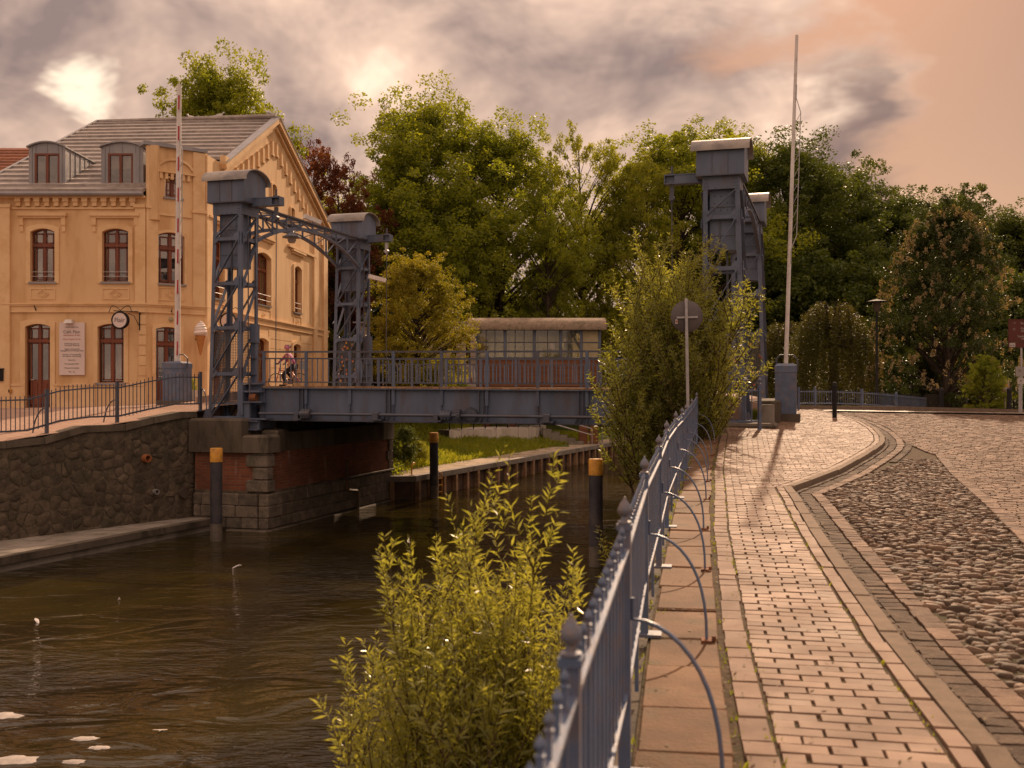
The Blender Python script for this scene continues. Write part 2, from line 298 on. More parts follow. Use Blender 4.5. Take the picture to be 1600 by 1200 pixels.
    # canal water
    k = base_nodes('water')
    v1 = k.n('ShaderNodeVectorMath', {0: k.pos, 1: (0.75, 1.35, 1)}, operation='MULTIPLY').outputs[0]
    a = k.noise(v1, 0.95, 2, 0.5, 1.2)
    v2 = k.n('ShaderNodeVectorMath', {0: k.pos, 1: (1.5, 3.4, 1)}, operation='MULTIPLY').outputs[0]
    b = k.noise(v2, 3.4, 3, 0.5, 0.6)
    big = k.smooth(k.noise(k.pos, 0.16, 2), 0.40, 0.62, 0.2, 1.1)
    h = k.math('ADD', k.math('MULTIPLY', a, 1.15), k.math('MULTIPLY', k.math('MULTIPLY', b, big), 0.55))
    mud = k.mix(k.smooth(k.noise(k.pos, 0.35, 3), 0.35, 0.65), (0.032, 0.023, 0.004, 1), (0.014, 0.010, 0.003, 1))
    finish(k, mud, 0.015, 0, 0.5, h, 0.42, 0.15, IOR=1.33)
make_materials()

# ------------------------------------------------------------------ geometry helpers
ORG = {}
class MB:
    """collects shapes (world coordinates) and links them as ONE mesh object"""
    def __init__(s): s.v = []; s.f = []; s.sm = False
    def add(s, vs, fs):
        o = len(s.v); s.v.extend([tuple(p) for p in vs]); s.f.extend([tuple(i+o for i in f) for f in fs]); return s
    def hexa(s, b, t):           # 4 bottom + 4 top corners, counter-clockwise from above
        return s.add(list(b)+list(t), [(3, 2, 1, 0), (4, 5, 6, 7), (0, 1, 5, 4), (1, 2, 6, 5), (2, 3, 7, 6), (3, 0, 4, 7)])
    def box(s, c, ax, ay, az, sx, sy, sz):
        c = Vector(c); x = Vector(ax)*sx/2; y = Vector(ay)*sy/2; z = Vector(az)*sz/2
        return s.hexa([c-x-y-z, c+x-y-z, c+x+y-z, c-x+y-z], [c-x-y+z, c+x-y+z, c+x+y+z, c-x+y+z])
    def abox(s, x0, x1, y0, y1, z0, z1):
        return s.hexa([(x0, y0, z0), (x1, y0, z0), (x1, y1, z0), (x0, y1, z0)], [(x0, y0, z1), (x1, y0, z1), (x1, y1, z1), (x0, y1, z1)])
    def beam(s, p, q, w, h, up=(0, 0, 1)):
        p = Vector(p); q = Vector(q); d = (q-p).normalized(); up = Vector(up)
        if abs(d.dot(up)) > 0.98: up = Vector((0.96, -0.27, 0))
        x = d.cross(up).normalized(); z = x.cross(d)
        x *= w/2; z *= h/2
        return s.add([p-x-z, p+x-z, p+x+z, p-x+z, q-x-z, q+x-z, q+x+z, q-x+z], [(0, 1, 2, 3), (7, 6, 5, 4), (0, 4, 5, 1), (1, 5, 6, 2), (2, 6, 7, 3), (3, 7, 4, 0)])
    def tube(s, pts, rad, n=6, cap=True):
        pts = [Vector(p) for p in pts]; m = len(pts)
        if not isinstance(rad, (list, tuple)): rad = [rad]*m
        rings = []; prev = None
        for i, p in enumerate(pts):
            d = (pts[min(i+1, m-1)]-pts[max(i-1, 0)])
            if d.length < 1e-9: d = Vector((0, 0, 1))
            d.normalize()
            if prev is None:
                a = Vector((0, 0, 1)) if abs(d.z) < 0.9 else Vector((1, 0, 0))
                x = d.cross(a).normalized()
            else:
                x = (prev-d*prev.dot(d)); x = x.normalized() if x.length > 1e-6 else d.orthogonal().normalized()
            prev = x; y = d.cross(x)
            rings.append([p+(x*math.cos(2*math.pi*j/n)+y*math.sin(2*math.pi*j/n))*rad[i] for j in range(n)])
        vs = [q for r in rings for q in r]
        fs = [(i*n+j, i*n+(j+1) % n, (i+1)*n+(j+1) % n, (i+1)*n+j) for i in range(m-1) for j in range(n)]
        if cap: fs += [tuple(range(n-1, -1, -1)), tuple((m-1)*n+j for j in range(n))]
        s.sm = True
        return s.add(vs, fs)
    def lathe(s, c, prof, n=12, axis=(0, 0, 1)):
        c = Vector(c); ax = Vector(axis).normalized(); x = ax.orthogonal().normalized(); y = ax.cross(x)
        m = len(prof); vs = []
        for r, z in prof:
            for j in range(n):
                a = 2*math.pi*j/n; vs.append(c+ax*z+(x*math.cos(a)+y*math.sin(a))*max(r, 1e-4))
        fs = [(i*n+j, i*n+(j+1) % n, (i+1)*n+(j+1) % n, (i+1)*n+j) for i in range(m-1) for j in range(n)]
        fs += [tuple(range(n-1, -1, -1)), tuple((m-1)*n+j for j in range(n))]
        s.sm = True
        return s.add(vs, fs)
    def prism(s, poly, d):       # polygon (3-D points) extruded by the vector d
        n = len(poly); p = [Vector(q) for q in poly]; d = Vector(d)
        return s.add(p+[q+d for q in p], [tuple(range(n-1, -1, -1)), tuple(range(n, 2*n))]+[(i, (i+1) % n, n+(i+1) % n, n+i) for i in range(n)])
    def build(s, name, mat, parent=None, loc=None, smooth=None):
        me = bpy.data.meshes.new(name)
        if parent is not None: o = ORG[parent.name]
        elif loc is not None: o = Vector(loc)
        else: o = Vector((0, 0, 0))
        me.from_pydata([(p[0]-o[0], p[1]-o[1], p[2]-o[2]) for p in s.v], [], s.f)
        me.materials.append(MATS[mat])
        if smooth if smooth is not None else s.sm:
            me.polygons.foreach_set('use_smooth', [True]*len(me.polygons))
            if smooth is None: me.set_sharp_from_angle(angle=R(40))
        me.update()
        ob = bpy.data.objects.new(name, me); COL.objects.link(ob)
        if parent is not None: ob.parent = parent
        elif loc is not None: ob.location = o
        ORG[ob.name] = Vector(o)
        return ob
def tag(o, label=None, cat=None, group=None, kind=None):
    if label: o['label'] = label
    if cat: o['category'] = cat
    if group: o['group'] = group
    if kind: o['kind'] = kind
    return o
def thing(name, label, cat, loc, group=None):
    o = bpy.data.objects.new(name, None); COL.objects.link(o); o.location = loc; o.empty_display_size = 0.2
    ORG[o.name] = Vector(loc)
    return tag(o, label, cat, group)
def npmesh(name, V, Fq, mat, parent=None, loc=(0, 0, 0), nv=4):
    """fast mesh from numpy: V (n,3) world coordinates, Fq (m,nv)"""
    o = np.array(ORG[parent.name] if parent is not None else loc, dtype=np.float32)
    me = bpy.data.meshes.new(name)
    V = (V-o).astype(np.float32); m = len(Fq)
    me.vertices.add(len(V)); me.vertices.foreach_set('co', V.ravel())
    me.loops.add(m*nv); me.loops.foreach_set('vertex_index', Fq.astype(np.int32).ravel())
    me.polygons.add(m); me.polygons.foreach_set('loop_start', np.arange(0, m*nv, nv, dtype=np.int32)); me.polygons.foreach_set('loop_total', np.full(m, nv, dtype=np.int32))
    me.materials.append(MATS[mat]); me.update(calc_edges=True)
    ob = bpy.data.objects.new(name, me); COL.objects.link(ob)
    if parent is not None: ob.parent = parent
    else: ob.location = loc
    ORG[ob.name] = Vector([float(q) for q in o])
    return ob
def P(px, py, d): return Vector(((px-800)/F*d, d, (HZ-py)/F*d))
def X(px, d): return (px-800)/F*d
def Zp(py, d): return (HZ-py)/F*d
def lerp(a, b, t): return a+(b-a)*t
def interp(x, xs, ys): return float(np.interp(x, xs, ys))
UZ = Vector((0, 0, 1))

def in_poly(p, poly):
    c = False; n = len(poly); j = n-1
    for i in range(n):
        if (poly[i][1] > p[1]) != (poly[j][1] > p[1]) and p[0] < (poly[j][0]-poly[i][0])*(p[1]-poly[i][1])/(poly[j][1]-poly[i][1])+poly[i][0]: c = not c
        j = i
    return c
def sheet(poly, zf, step, mb=None):
    """polygon filled with a triangulated height field z = zf(x, y)"""
    xs = [p[0] for p in poly]; ys = [p[1] for p in poly]
    pts = []; n = len(poly)
    for i in range(n):
        a = Vector(poly[i]); b = Vector(poly[(i+1) % n]); k = max(1, int((b-a).length/step))
        for j in range(k): pts.append(a.lerp(b, j/k))
    nb = len(pts); edges = [(i, (i+1) % nb) for i in range(nb)]
    x = min(xs)+step/2
    while x < max(xs):
        y = min(ys)+step/2
        while y < max(ys):
            if in_poly((x, y), poly): pts.append(Vector((x+random.uniform(-.1, .1)*step, y+random.uniform(-.1, .1)*step)))
            y += step
        x += step
    r = delaunay_2d_cdt(pts, edges, [], 1, 1e-4)
    mb = mb or MB()
    return mb.add([(v.x, v.y, zf(v.x, v.y)) for v in r[0]], [tuple(f) for f in r[2]])
# ------------------------------------------------------------------ the setting
random.seed(7); rng = np.random.default_rng(7)
WATER = -4.0
RD = [-8, 0, 2.45, 3.85, 6, 8.15, 10.1, 12.4, 14.8, 16.8, 19, 23, 27, 30, 33, 36, 40, 60, 100, 400]
RZ = [-1.9, -1.80, -1.60, -1.47, -1.465, -1.437, -1.39, -1.35, -1.35, -1.34, -1.27, -1.07, -.87, -.75, -.66, -.64, -.80, -1.5, -2, -2]
def zR(x, d):
    return interp(d, RD, RZ) - 0.016*max(0.0, x-5.5)*interp(d, [14, 26, 45, 60], [0, 1, 1, 0]) if x < 30 else interp(d, RD, RZ)-0.016*24.5*interp(d, [14, 26, 45, 60], [0, 1, 1, 0])
FD = [-6, 0.8, 2.45, 3.85, 6.03, 8.15, 10.13, 12.4, 14.77, 16.8, 19.05, 22, 24.2]
FX = [-1.4, -.16, .141, .4235, .78, 1.17, 1.53, 1.984, 2.455, 2.856, 3.346, 4.0, 4.5]
def XF(d): return interp(d, FD, FX)

# bed and water
g = MB(); g.add([(-1500, -200, -4.9), (1500, -200, -4.9), (1500, 1800, -4.9), (-1500, 1800, -4.9)], [(0, 1, 2, 3)])
tag(g.build('ground', 'earth'), kind='structure')
g = MB(); g.add([(-70, -30, WATER), (90, -30, WATER), (90, 130, WATER), (-70, 130, WATER)], [(0, 1, 2, 3)])
tag(g.build('water', 'water'), kind='structure')

# right bank
lb = [(XF(d)-0.14, d) for d in (-6, -2, 2, 4, 6, 8, 10, 12.4, 15, 17, 19, 22, 24)]
RB = lb+[(3.95, 25.4), (6.4, 34), (9, 42), (14, 52), (24, 66), (45, 80), (110, 95), (240, 160), (240, -6)]
tag(sheet(RB, lambda x, y: zR(x, y)-0.10, 2.4).build('right_bank', 'soil'), kind='structure')
q = MB()
edge = lb+[(3.95, 25.4), (6.4, 34), (9, 42), (14, 52), (24, 66)]
for (a, b) in zip(edge[:-1], edge[1:]):
    q.add([(a[0], a[1], -4.85), (b[0], b[1], -4.85), (b[0], b[1], zR(*b)-0.06), (a[0], a[1], zR(*a)-0.06), (a[0]+.5, a[1], zR(*a)-0.06), (b[0]+.5, b[1], zR(*b)-0.06)], [(0, 3, 2, 1), (3, 4, 5, 2)])
tag(q.build('quay_wall', 'concrete_dark'), kind='structure')
bm_ = [(XF(d)-0.1, d) for d in (-2, 4, 10, 16, 24)]+[(XF(d)-1.9-0.3*math.sin(d), d) for d in (24, 18, 13, 9, 5, 1, -2)]
tag(sheet(bm_, lambda x, y: -3.93+0.22*max(0, 1-(XF(y)-x)/1.7)+random.uniform(-.04, .04), 0.5).build('river_berm', 'soil'), kind='structure')

# far part of the yard, beyond the stones that can be told apart
yard = [(9.6, 33), (17.5, 33), (60, 33), (60, 75), (24, 75), (10, 40)]
tag(sheet(yard, lambda x, y: zR(x, y)-0.02, 3).build('yard', 'sett_far'), kind='structure')

# ---- paving pieces
def unit_block():
    b = 0.485; c = 0.475
    v = [(-.5, -.5, 0), (.5, -.5, 0), (.5, .5, 0), (-.5, .5, 0), (-.5, -.5, .86), (.5, -.5, .86), (.5, .5, .86), (-.5, .5, .86), (-b, -c, 1), (b, -c, 1), (b, c, 1), (-b, c, 1)]
    f = [(0, 1, 5, 4), (1, 2, 6, 5), (2, 3, 7, 6), (3, 0, 4, 7), (4, 5, 9, 8), (5, 6, 10, 9), (6, 7, 11, 10), (7, 4, 8, 11), (8, 9, 10, 11)]
    return np.array(v), f
def unit_cobble(seed, n=7):
    r = np.random.default_rng(seed); v = []
    rr = .5*(1+r.uniform(-.30, .12, n))
    for (k, z) in ((1.0, 0.0), (.97, .58), (.74, .93)):
        for j in range(n):
            a = 2*math.pi*j/n; v.append((rr[j]*k*math.cos(a), rr[j]*k*math.sin(a), z+r.uniform(-.05, .05)*(z > 0)))
    v.append((0, 0, 1.0))
    f = [(i*n+j, i*n+(j+1) % n, (i+1)*n+(j+1) % n, (i+1)*n+j) for i in range(2) for j in range(n)]+[(2*n+j, 2*n+(j+1) % n, 3*n) for j in range(n)]
    return np.array(v), f
UNIT = {'block': unit_block(), 'cobble0': unit_cobble(1), 'cobble1': unit_cobble(2), 'cobble2': unit_cobble(3), 'cobble3': unit_cobble(4), 'cobble4': unit_cobble(5)}
UMESH = {}
def umesh(u, mat, smooth=False):
    if (u, mat) not in UMESH:
        me = bpy.data.meshes.new(u+'_piece'); v, f = UNIT[u]; me.from_pydata(v.tolist(), [], f); me.materials.append(MATS[mat])
        if smooth: me.polygons.foreach_set('use_smooth', [True]*len(me.polygons))
        me.update(); UMESH[(u, mat)] = me
    return UMESH[(u, mat)]
def xform(p):
    x, y, z, rz, sx, sy, sz, pt, rl = p
    return Matrix.Translation((x, y, z)) @ Matrix.Rotation(rz, 4, 'Z') @ Matrix.Rotation(pt, 4, 'X') @ Matrix.Rotation(rl, 4, 'Y') @ Matrix.Diagonal((sx, sy, sz, 1))
def place_pieces(plist, name, massname, mat, parent, nmax=300, smooth=False):
    """plist: (unit, transform tuple). The nmax that show largest become objects, the rest one mass."""
    def size(it):
        x, y, z, rz, sx, sy = it[1][:6]
        if y < 1: return 0
        u = 800+F*x/y; v = HZ-F*z/y
        if not (-20 < u < 1620 and v < 1225): return 0
        return sx*sy/(y*y*y)*abs(z)
    pl = sorted(plist, key=size, reverse=True)
    o = ORG[parent.name]
    for u, t in pl[:nmax]:
        ob = bpy.data.objects.new(name, umesh(u, mat, smooth)); COL.objects.link(ob); ob.parent = parent
        x, y, z, rz, sx, sy, sz, pt, rl = t
        ob.location = (x-o[0], y-o[1], z-o[2]); ob.rotation_mode = 'XYZ'
        m = xform(t); ob.rotation_euler = m.to_euler('XYZ'); ob.scale = (sx, sy, sz)
    rest = pl[nmax:]
    if rest:
        mb = MB()
        for u, t in rest:
            v, f = UNIT[u]; m = xform(t)
            mb.add([m @ Vector(p) for p in v], f)
        ob = mb.build(massname, mat, parent, smooth=smooth); ob['kind'] = 'stuff'
def pitch_at(x, d): return math.atan((zR(x, d+.3)-zR(x, d-.3))/.6)
def offset_line(pts, off):
    out = []
    n = len(pts)
    for i, p in enumerate(pts):
        a = Vector(pts[max(i-1, 0)]); b = Vector(pts[min(i+1, n-1)]); p = Vector(p)
        d1 = (p-a); d2 = (b-p)
        d1 = d1.normalized() if d1.length > 0 else d2.normalized(); d2 = d2.normalized() if d2.length > 0 else d1
        t = (d1+d2).normalized(); nrm = Vector((t.y, -t.x)); k = 1/max(.5, nrm.dot(Vector((d1.y, -d1.x))))
        out.append(p+nrm*off*k)
    return out
class Line2:
    def __init__(s, pts):
        s.p = [Vector(q) for q in pts]; s.l = [0.0]
        for a, b in zip(s.p[:-1], s.p[1:]): s.l.append(s.l[-1]+(b-a).length)
    def at(s, t):
        t = max(0, min(t, s.l[-1]))
        for i in range(len(s.p)-1):
            if t <= s.l[i+1] or i == len(s.p)-2:
                d = (s.p[i+1]-s.p[i]); return s.p[i]+d*((t-s.l[i])/d.length), d.normalized()
    @property
    def length(s): return s.l[-1]
def course(line, off, width, lmin, lmax, top, thick, gap=0.010, jit=0.006, tilt=0.02, unit='block', t0=0.0, t1=None):
    """a row of stones along a line, off metres to its right"""
    ln = Line2(offset_line(line, off)); t = t0; out = []; t1 = t1 or ln.length
    while t < t1:
        L = random.uniform(lmin, lmax); c, d = ln.at(t+L/2)
        rz = math.atan2(d.y, d.x)-math.pi/2
        z = zR(c.x, c.y)
        out.append((unit, (c.x+random.uniform(-jit, jit), c.y, z+top-thick+random.uniform(-jit, jit)*.5, rz, width*random.uniform(.95, 1.0)-gap*.5, L-gap, thick, pitch_at(c.x, c.y)+random.uniform(-tilt, tilt), random.uniform(-tilt, tilt))))
        t += L
    return out
def fill_rows(poly, ang, rowh, lmin, lmax, top, thick, gap, endgap, jit=0.004, tilt=0.015, bond=True, trim=True):
    """polygon filled with rows of bricks; ang = heading of the row direction"""
    nd = Vector((math.cos(ang), math.sin(ang))); td = Vector((-nd.y, nd.x))
    pp = [(Vector(p).dot(nd), Vector(p).dot(td)) for p in poly]
    t = min(p[1] for p in pp)+rowh/2; tm = max(p[1] for p in pp); out = []; i = 0
    while t < tm:
        xs = []
        for (a, b) in zip(pp, pp[1:]+pp[:1]):
            if (a[1] > t) != (b[1] > t): xs.append(a[0]+(b[0]-a[0])*(t-a[1])/(b[1]-a[1]))
        xs.sort()
        for a, b in zip(xs[0::2], xs[1::2]):
            x = a; first = True
            while x < b-0.03:
                L = random.uniform(lmin, lmax)
                if first and bond and i % 2: L *= 0.5
                first = False
                if b-(x+L) < 0.06: L = b-x
                c = nd*(x+L/2)+td*t
                g_ = endgap*random.uniform(.3, 1.5)
                out.append(('block', (c.x, c.y, zR(c.x, c.y)+top-thick+random.uniform(-jit, jit), ang+random.uniform(-.012, .012), max(.03, L-g_), rowh-gap*random.uniform(.7, 1.4), thick, pitch_at(c.x, c.y)+random.uniform(-tilt, tilt), random.uniform(-tilt, tilt))))
                x += L
        t += rowh; i += 1
    return out

dl = [2.2, 3, 4, 5, 6, 7, 8.15, 9.2, 10.1, 11.2, 12.4, 13.85]
KL = [(XF(d)+1.29, d) for d in dl]+[(5.2, 16.85), (6.84, 20.0), (7.35, 21.0), (7.75, 21.9), (8.2, 23.2), (8.75, 25.2), (9.2, 27.4), (9.55, 30), (9.7, 33)]   # line between path and its right edge course
LL = [(XF(d), d) for d in [2.2, 3, 4, 5, 6, 7, 8.15, 9.2, 10.1, 11.2, 12.4, 13.6, 14.77, 16, 16.8, 18, 19.05, 20.5, 22, 23.4]]
foot = MB(); fpoly = [(p[0]+.02, p[1]) for p in LL]+[(5.2, 25), (6.6, 25.9), (7.3, 28), (8.0, 31), (8.9, 34)]+list(reversed([tuple(p) for p in offset_line(KL, 0.13)]))
sheet(fpoly, lambda x, y: zR(x, y)-0.014, 0.9, foot)
footpath = tag(foot.build('footpath', 'joint_sand'), kind='structure')
# path bricks
bpoly = [tuple(p) for p in offset_line(LL, .60)]+[(5.2, 25.0), (6.6, 25.9), (7.4, 28), (8.1, 31), (9.0, 33.6)]+list(reversed([tuple(p) for p in offset_line(KL, -0.012)]))
bricks = fill_rows(bpoly, R(-11.5), 0.104, 0.205, 0.22, 0.0, 0.06, 0.007, 0.013)
place_pieces(bricks, 'paving_brick', 'paving_bricks', 'paver', footpath)
place_pieces(course(LL, .525, .135, .15, .34, 0.004, .07), 'edge_stone', 'edge_stones', 'paver_edge', footpath, 120)
place_pieces(course(KL, .052, .098, .20, .42, 0.004, .07), 'border_stone', 'border_stones', 'paver_edge', footpath, 120)
slabs = course(LL, .225, .40, .34, .80, 0.008, .07, gap=.018, jit=.012, tilt=.018)
place_pieces(slabs, 'flagstone', 'flagstones', 'flagstone', footpath)
kerbs = course(KL, .160, .115, .95, 1.05, 0.012, .16, gap=.006, jit=.003, tilt=.004)
place_pieces(kerbs, 'kerb_stone', 'kerb_stones', 'kerb', footpath)
# road with its gutter rows, the wedge of field stones and the setts
RT = -0.075
CR = [(2.75, 3.0), (3.3, 4.9), (4.8, 9.6), (6.53, 14.8), (8.27, 20.0)]
ro = MB(); rpoly = [tuple(p) for p in offset_line(KL, 0.21)]+[(17.5, 33), (17.5, 30), (9, 14), (6.5, 9), (3.8, 2.2)]
sheet(rpoly, lambda x, y: zR(x, y)+RT-0.022, 0.9, ro)
road = tag(ro.build('road', 'joint_sand'), kind='structure')
place_pieces(course(KL, .258, .078, .10, .17, RT+.010, .08, tilt=.05), 'gutter_stone', 'gutter_stones', 'sett_dark', road, 80)
place_pieces(course(KL, .375, .150, .085, .15, RT, .08, tilt=.05)+course(KL, .70, .13, .10, .16, RT, .08, tilt=.05, t0=17.5), 'channel_sett', 'channel_setts', 'sett_dark', road, 120)
place_pieces(course(KL, .530, .145, .10, .18, RT+.006, .08, tilt=.04), 'row_sett', 'row_setts', 'sett', road, 120)
row3 = [tuple(p) for p in offset_line(KL, .625)]
wl = [p for p in row3 if p[1] < 19.5]
wedge = wl+[(7.9, 20.0)]+list(reversed(CR))
cob = []
def cobbles():
    xs = [p[0] for p in wedge]; ys = [p[1] for p in wedge]
    y = 3.0; r_ = 0
    while y < 20:
        h = random.uniform(.058, .085)
        x = min(xs)+random.uniform(0, .1)
        while x < max(xs):
            w = random.choice((random.uniform(.065, .11), random.uniform(.10, .18)))
            c = (x+w/2, y+random.uniform(-.025, .025)-(x-2)*.14)
            if in_poly(c, wedge) and c[0] < .5*c[1]+.5:
                cob.append((random.choice(('cobble0', 'cobble1', 'cobble2', 'cobble3', 'cobble4')), (c[0], c[1], zR(*c)+RT-.046+random.uniform(-.012, .008), random.gauss(-.15, .22), w*1.10, h*1.24, random.uniform(.040, .062), random.gauss(0, .13), random.gauss(0, .11))))
            x += w*.98
        y += h*.98
cobbles()
place_pieces(cob, 'cobblestone', 'cobblestones', 'cobble', road, 300, True)
sp = [(3.0, 3.3)]+CR[1:]+[(8.3, 20.6), (8.6, 22.4), (9.6, 26), (10.3, 30), (10.4, 33), (17.2, 33), (10.6, 20), (7.6, 14), (5.2, 9.4), (3.4, 5)]
setts = fill_rows(sp, R(-19), 0.125, 0.13, 0.21, RT+.008, .07, .014, .016, jit=.006, tilt=.045)
setts = [s for s in setts if s[1][0] < .52*s[1][1]+.3]
border = course(CR[1:], .07, .15, .10, .17, RT+.012, .07, tilt=.03)
place_pieces(setts, 'road_sett', 'road_setts', 'sett', road, 300)
place_pieces(border, 'border_sett', 'border_setts', 'sett', road, 100)

# small weeds and moss in the joints of the path
def tufts(spots, name, mat, hmin, hmax, wid=.006, per=9, spread=.03):
    V = []; n = 0
    for (x, y, z) in spots:
        for k in range(random.randint(per//2, per)):
            a = random.uniform(0, 6.28); r_ = random.uniform(0, spread); h = random.uniform(hmin, hmax); l = random.uniform(.2, .9)*h
            bx = x+r_*math.cos(a); by = y+r_*math.sin(a); s_ = random.uniform(0, 6.28)
            dx, dy = math.cos(s_)*wid, math.sin(s_)*wid; lx, ly = math.cos(a)*l, math.sin(a)*l
            V += [(bx-dx, by-dy, z), (bx+dx, by+dy, z), (bx+lx*.5+dx*.7, by+ly*.5+dy*.7, z+h*.7), (bx+lx, by+ly, z+h)]; n += 1
    V = np.array(V); return npmesh(name, V, np.arange(n*4).reshape(-1, 4), mat)
sp_ = []
for i in range(420):
    t = random.uniform(3, 21); off = random.choice((random.gauss(.44, .012), random.gauss(.60, .008), random.gauss(.02, .03), random.gauss(1.28, .01)))
    if off > 1.2 and t > 13: continue
    x = XF(t)+off; sp_.append((x, t, zR(x, t)-.025))
o = tufts(sp_, 'weeds', 'grass_blade', .012, .045, .005, 8, .03); tag(o, 'green weeds and moss in the joints between flagstones and path', 'weeds', kind='stuff')

# ------------------------------------------------------------------ left bank
BU = Vector((0.963, -0.27, 0)).normalized(); BW = Vector((0.30, 0.954, 0)).normalized()
OL = Vector((-7.72, 29.2, 0)); SPAN = 13.0; OR_ = OL+BU*SPAN; BWID = 7.6
def B(a, b, z=0.0): return OL+BU*a+BW*b+UZ*z
KC = Vector((-6.82, 28.5, 0))                        # near river-side corner of the left abutment
W0, W1 = Vector((-12.3, 24.7, 0)), Vector((-9.05, 29.35, 0))
wd = (W1-W0).normalized(); WL0 = W0-wd*7.0
ctrl = [(-12.3, 24.7, -1.31), (-10.7, 27.1, -1.0), (-9.3, 29.4, -.70), (-16.3, 18.9, -2.0), (-20, 36, -.75), (-16, 36, -.72), (-13, 36, -.62), (-11.2, 37.3, -.50), (-10.6, 31, -.62), (-8.6, 31, -.30), (-7.4, 32, -.06), (-6.4, 35, -.06), (-8.5, 37, -.2), (-9.5, 45, -.25), (-9, 55, -.35), (-24, 30, -1.3), (-30, 22, -1.9), (-4.5, 45, -.4), (0, 60, -.6), (-30, 70, -.6)]
CA = np.array(ctrl)
def zL(x, y):
    d2 = (CA[:, 0]-x)**2+(CA[:, 1]-y)**2+.02; w = d2**-1.6
    return float((w*CA[:, 2]).sum()/w.sum())
lpoly = [(WL0.x, WL0.y), (W0.x, W0.y), (W1.x, W1.y), (-8.5, 29.9), (-6.9, 29.5), (-4.9, 36.0), (-6.6, 40), (-7.2, 44), (-6.4, 50), (-3.5, 56), (2, 62), (10, 72), (40, 95), (200, 150), (-240, 150), (-240, 18)]
tag(sheet(lpoly, zL, 1.9).build('left_bank', 'street_paving'), kind='structure')
# lower quay walk along the water
QZ = -3.70
q0, q1 = Vector((-11.04, 22.07, 0)), Vector((-8.35, 28.75, 0)); qd = (q1-q0).normalized(); qL = q0-qd*6
quay = MB()
quay.hexa([(qL.x, qL.y, -3.92), (q1.x, q1.y, -3.92), (W1.x, W1.y, -3.92), (WL0.x, WL0.y, -3.92)], [(qL.x, qL.y, QZ), (q1.x, q1.y, QZ), (W1.x, W1.y, QZ), (WL0.x, WL0.y, QZ)])
n_ = Vector((qd.y, -qd.x, 0))
quay.box((qL+q1)/2-n_*.16-UZ*4.4, qd, n_, UZ, (q1-qL).length+.1, .30, .98)
tag(quay.build('lower_quay', 'concrete'), kind='structure')
cop = MB(); L_ = (q1-qL).length; i = 0
while i*1.55 < L_:
    a = qL+qd*(i*1.55); b = qL+qd*min(L_, i*1.55+1.54)
    cop.box((a+b)/2+n_*.0-UZ*(-QZ+.035), qd, n_, UZ, (b-a).length, .26, .16); i += 1
cop.build('quay_edge_beam', 'concrete_dark', bpy.data.objects['lower_quay'])

# rubble retaining wall, stone by stone
def clip_half(poly, m, n):
    out = []
    for i in range(len(poly)):
        a = poly[i]; b = poly[(i+1) % len(poly)]; da = (a-m).dot(n); db = (b-m).dot(n)
        if da <= 0: out.append(a)
        if (da < 0) != (db < 0) and abs(da-db) > 1e-9: out.append(a+(b-a)*(da/(da-db)))
    return out
def voronoi(seeds, x0, x1, y0, y1):
    cells = []
    for i, s in enumerate(seeds):
        poly = [Vector((x0, y0)), Vector((x1, y0)), Vector((x1, y1)), Vector((x0, y1))]
        near = sorted(range(len(seeds)), key=lambda j: (seeds[j]-s).length)[1:16]
        for j in near:
            d = seeds[j]-s; poly = clip_half(poly, (seeds[j]+s)/2, d.normalized())
            if len(poly) < 3: break
        if len(poly) >= 3: cells.append(poly)
    return cells
def stone(poly, to3, nrm, depth, gap=.016):
    c = sum(poly, Vector((0, 0)))/len(poly)
    pts = []
    for i, p in enumerate(poly):          # round the corners
        a = poly[i-1]; b = poly[(i+1) % len(poly)]
        pts += [p+(a-p)*.24, p+(b-p)*.24]
    sh = [c+(p-c)*(1-gap/max(.04, (p-c).length)) for p in pts]
    n = len(sh); tl = Vector((random.uniform(-.22, .22), random.uniform(-.22, .22)))
    r0 = [to3(p)-nrm*.05 for p in sh]; r1 = [to3(c+(p-c)*.95)+nrm*depth*.55 for p in sh]
    r2 = [to3(c+(p-c)*.72)+nrm*depth*(1+tl.dot(p-c)*3+random.uniform(-.16, .16)) for p in sh]
    mb = MB(); mb.add(r0+r1+r2+[to3(c)+nrm*depth*(1.05+random.uniform(-.1, .15))], [(i, (i+1) % n, n+(i+1) % n, n+i) for i in range(n)]+[(n+i, n+(i+1) % n, 2*n+(i+1) % n, 2*n+i) for i in range(n)]+[(2*n+i, 2*n+(i+1) % n, 3*n) for i in range(n)])
    mb.sm = True
    return mb
def wall_top(s): p = WL0+wd*s; return zL(p.x, p.y)
wlen = (W1-WL0).length
wnrm = Vector((wd.y, -wd.x, 0))
wm = MB(); N_ = 18
for i in range(N_):
    a = WL0+wd*(wlen*i/N_); b = WL0+wd*(wlen*(i+1)/N_); ta, tb = wall_top(wlen*i/N_)-.16, wall_top(wlen*(i+1)/N_)-.16
    wm.hexa([(a.x, a.y, -3.95), (b.x, b.y, -3.95), b-wnrm*.6-UZ*3.95, a-wnrm*.6-UZ*3.95], [(a.x, a.y, ta), (b.x, b.y, tb), b-wnrm*.6+UZ*tb, a-wnrm*.6+UZ*ta])
rub = wm.build('rubble_wall', 'mortar'); tag(rub, 'brown rubble stone retaining wall along the water under the café street', 'wall')
s = 4.6; seeds = []
while s < wlen+.2:
    z = -3.80
    while z < wall_top(min(s, wlen))-.05:
        seeds.append(Vector((s+random.uniform(-.13, .13), z+random.uniform(-.11, .11)))); z += random.uniform(.22, .33)
    s += random.uniform(.24, .36)
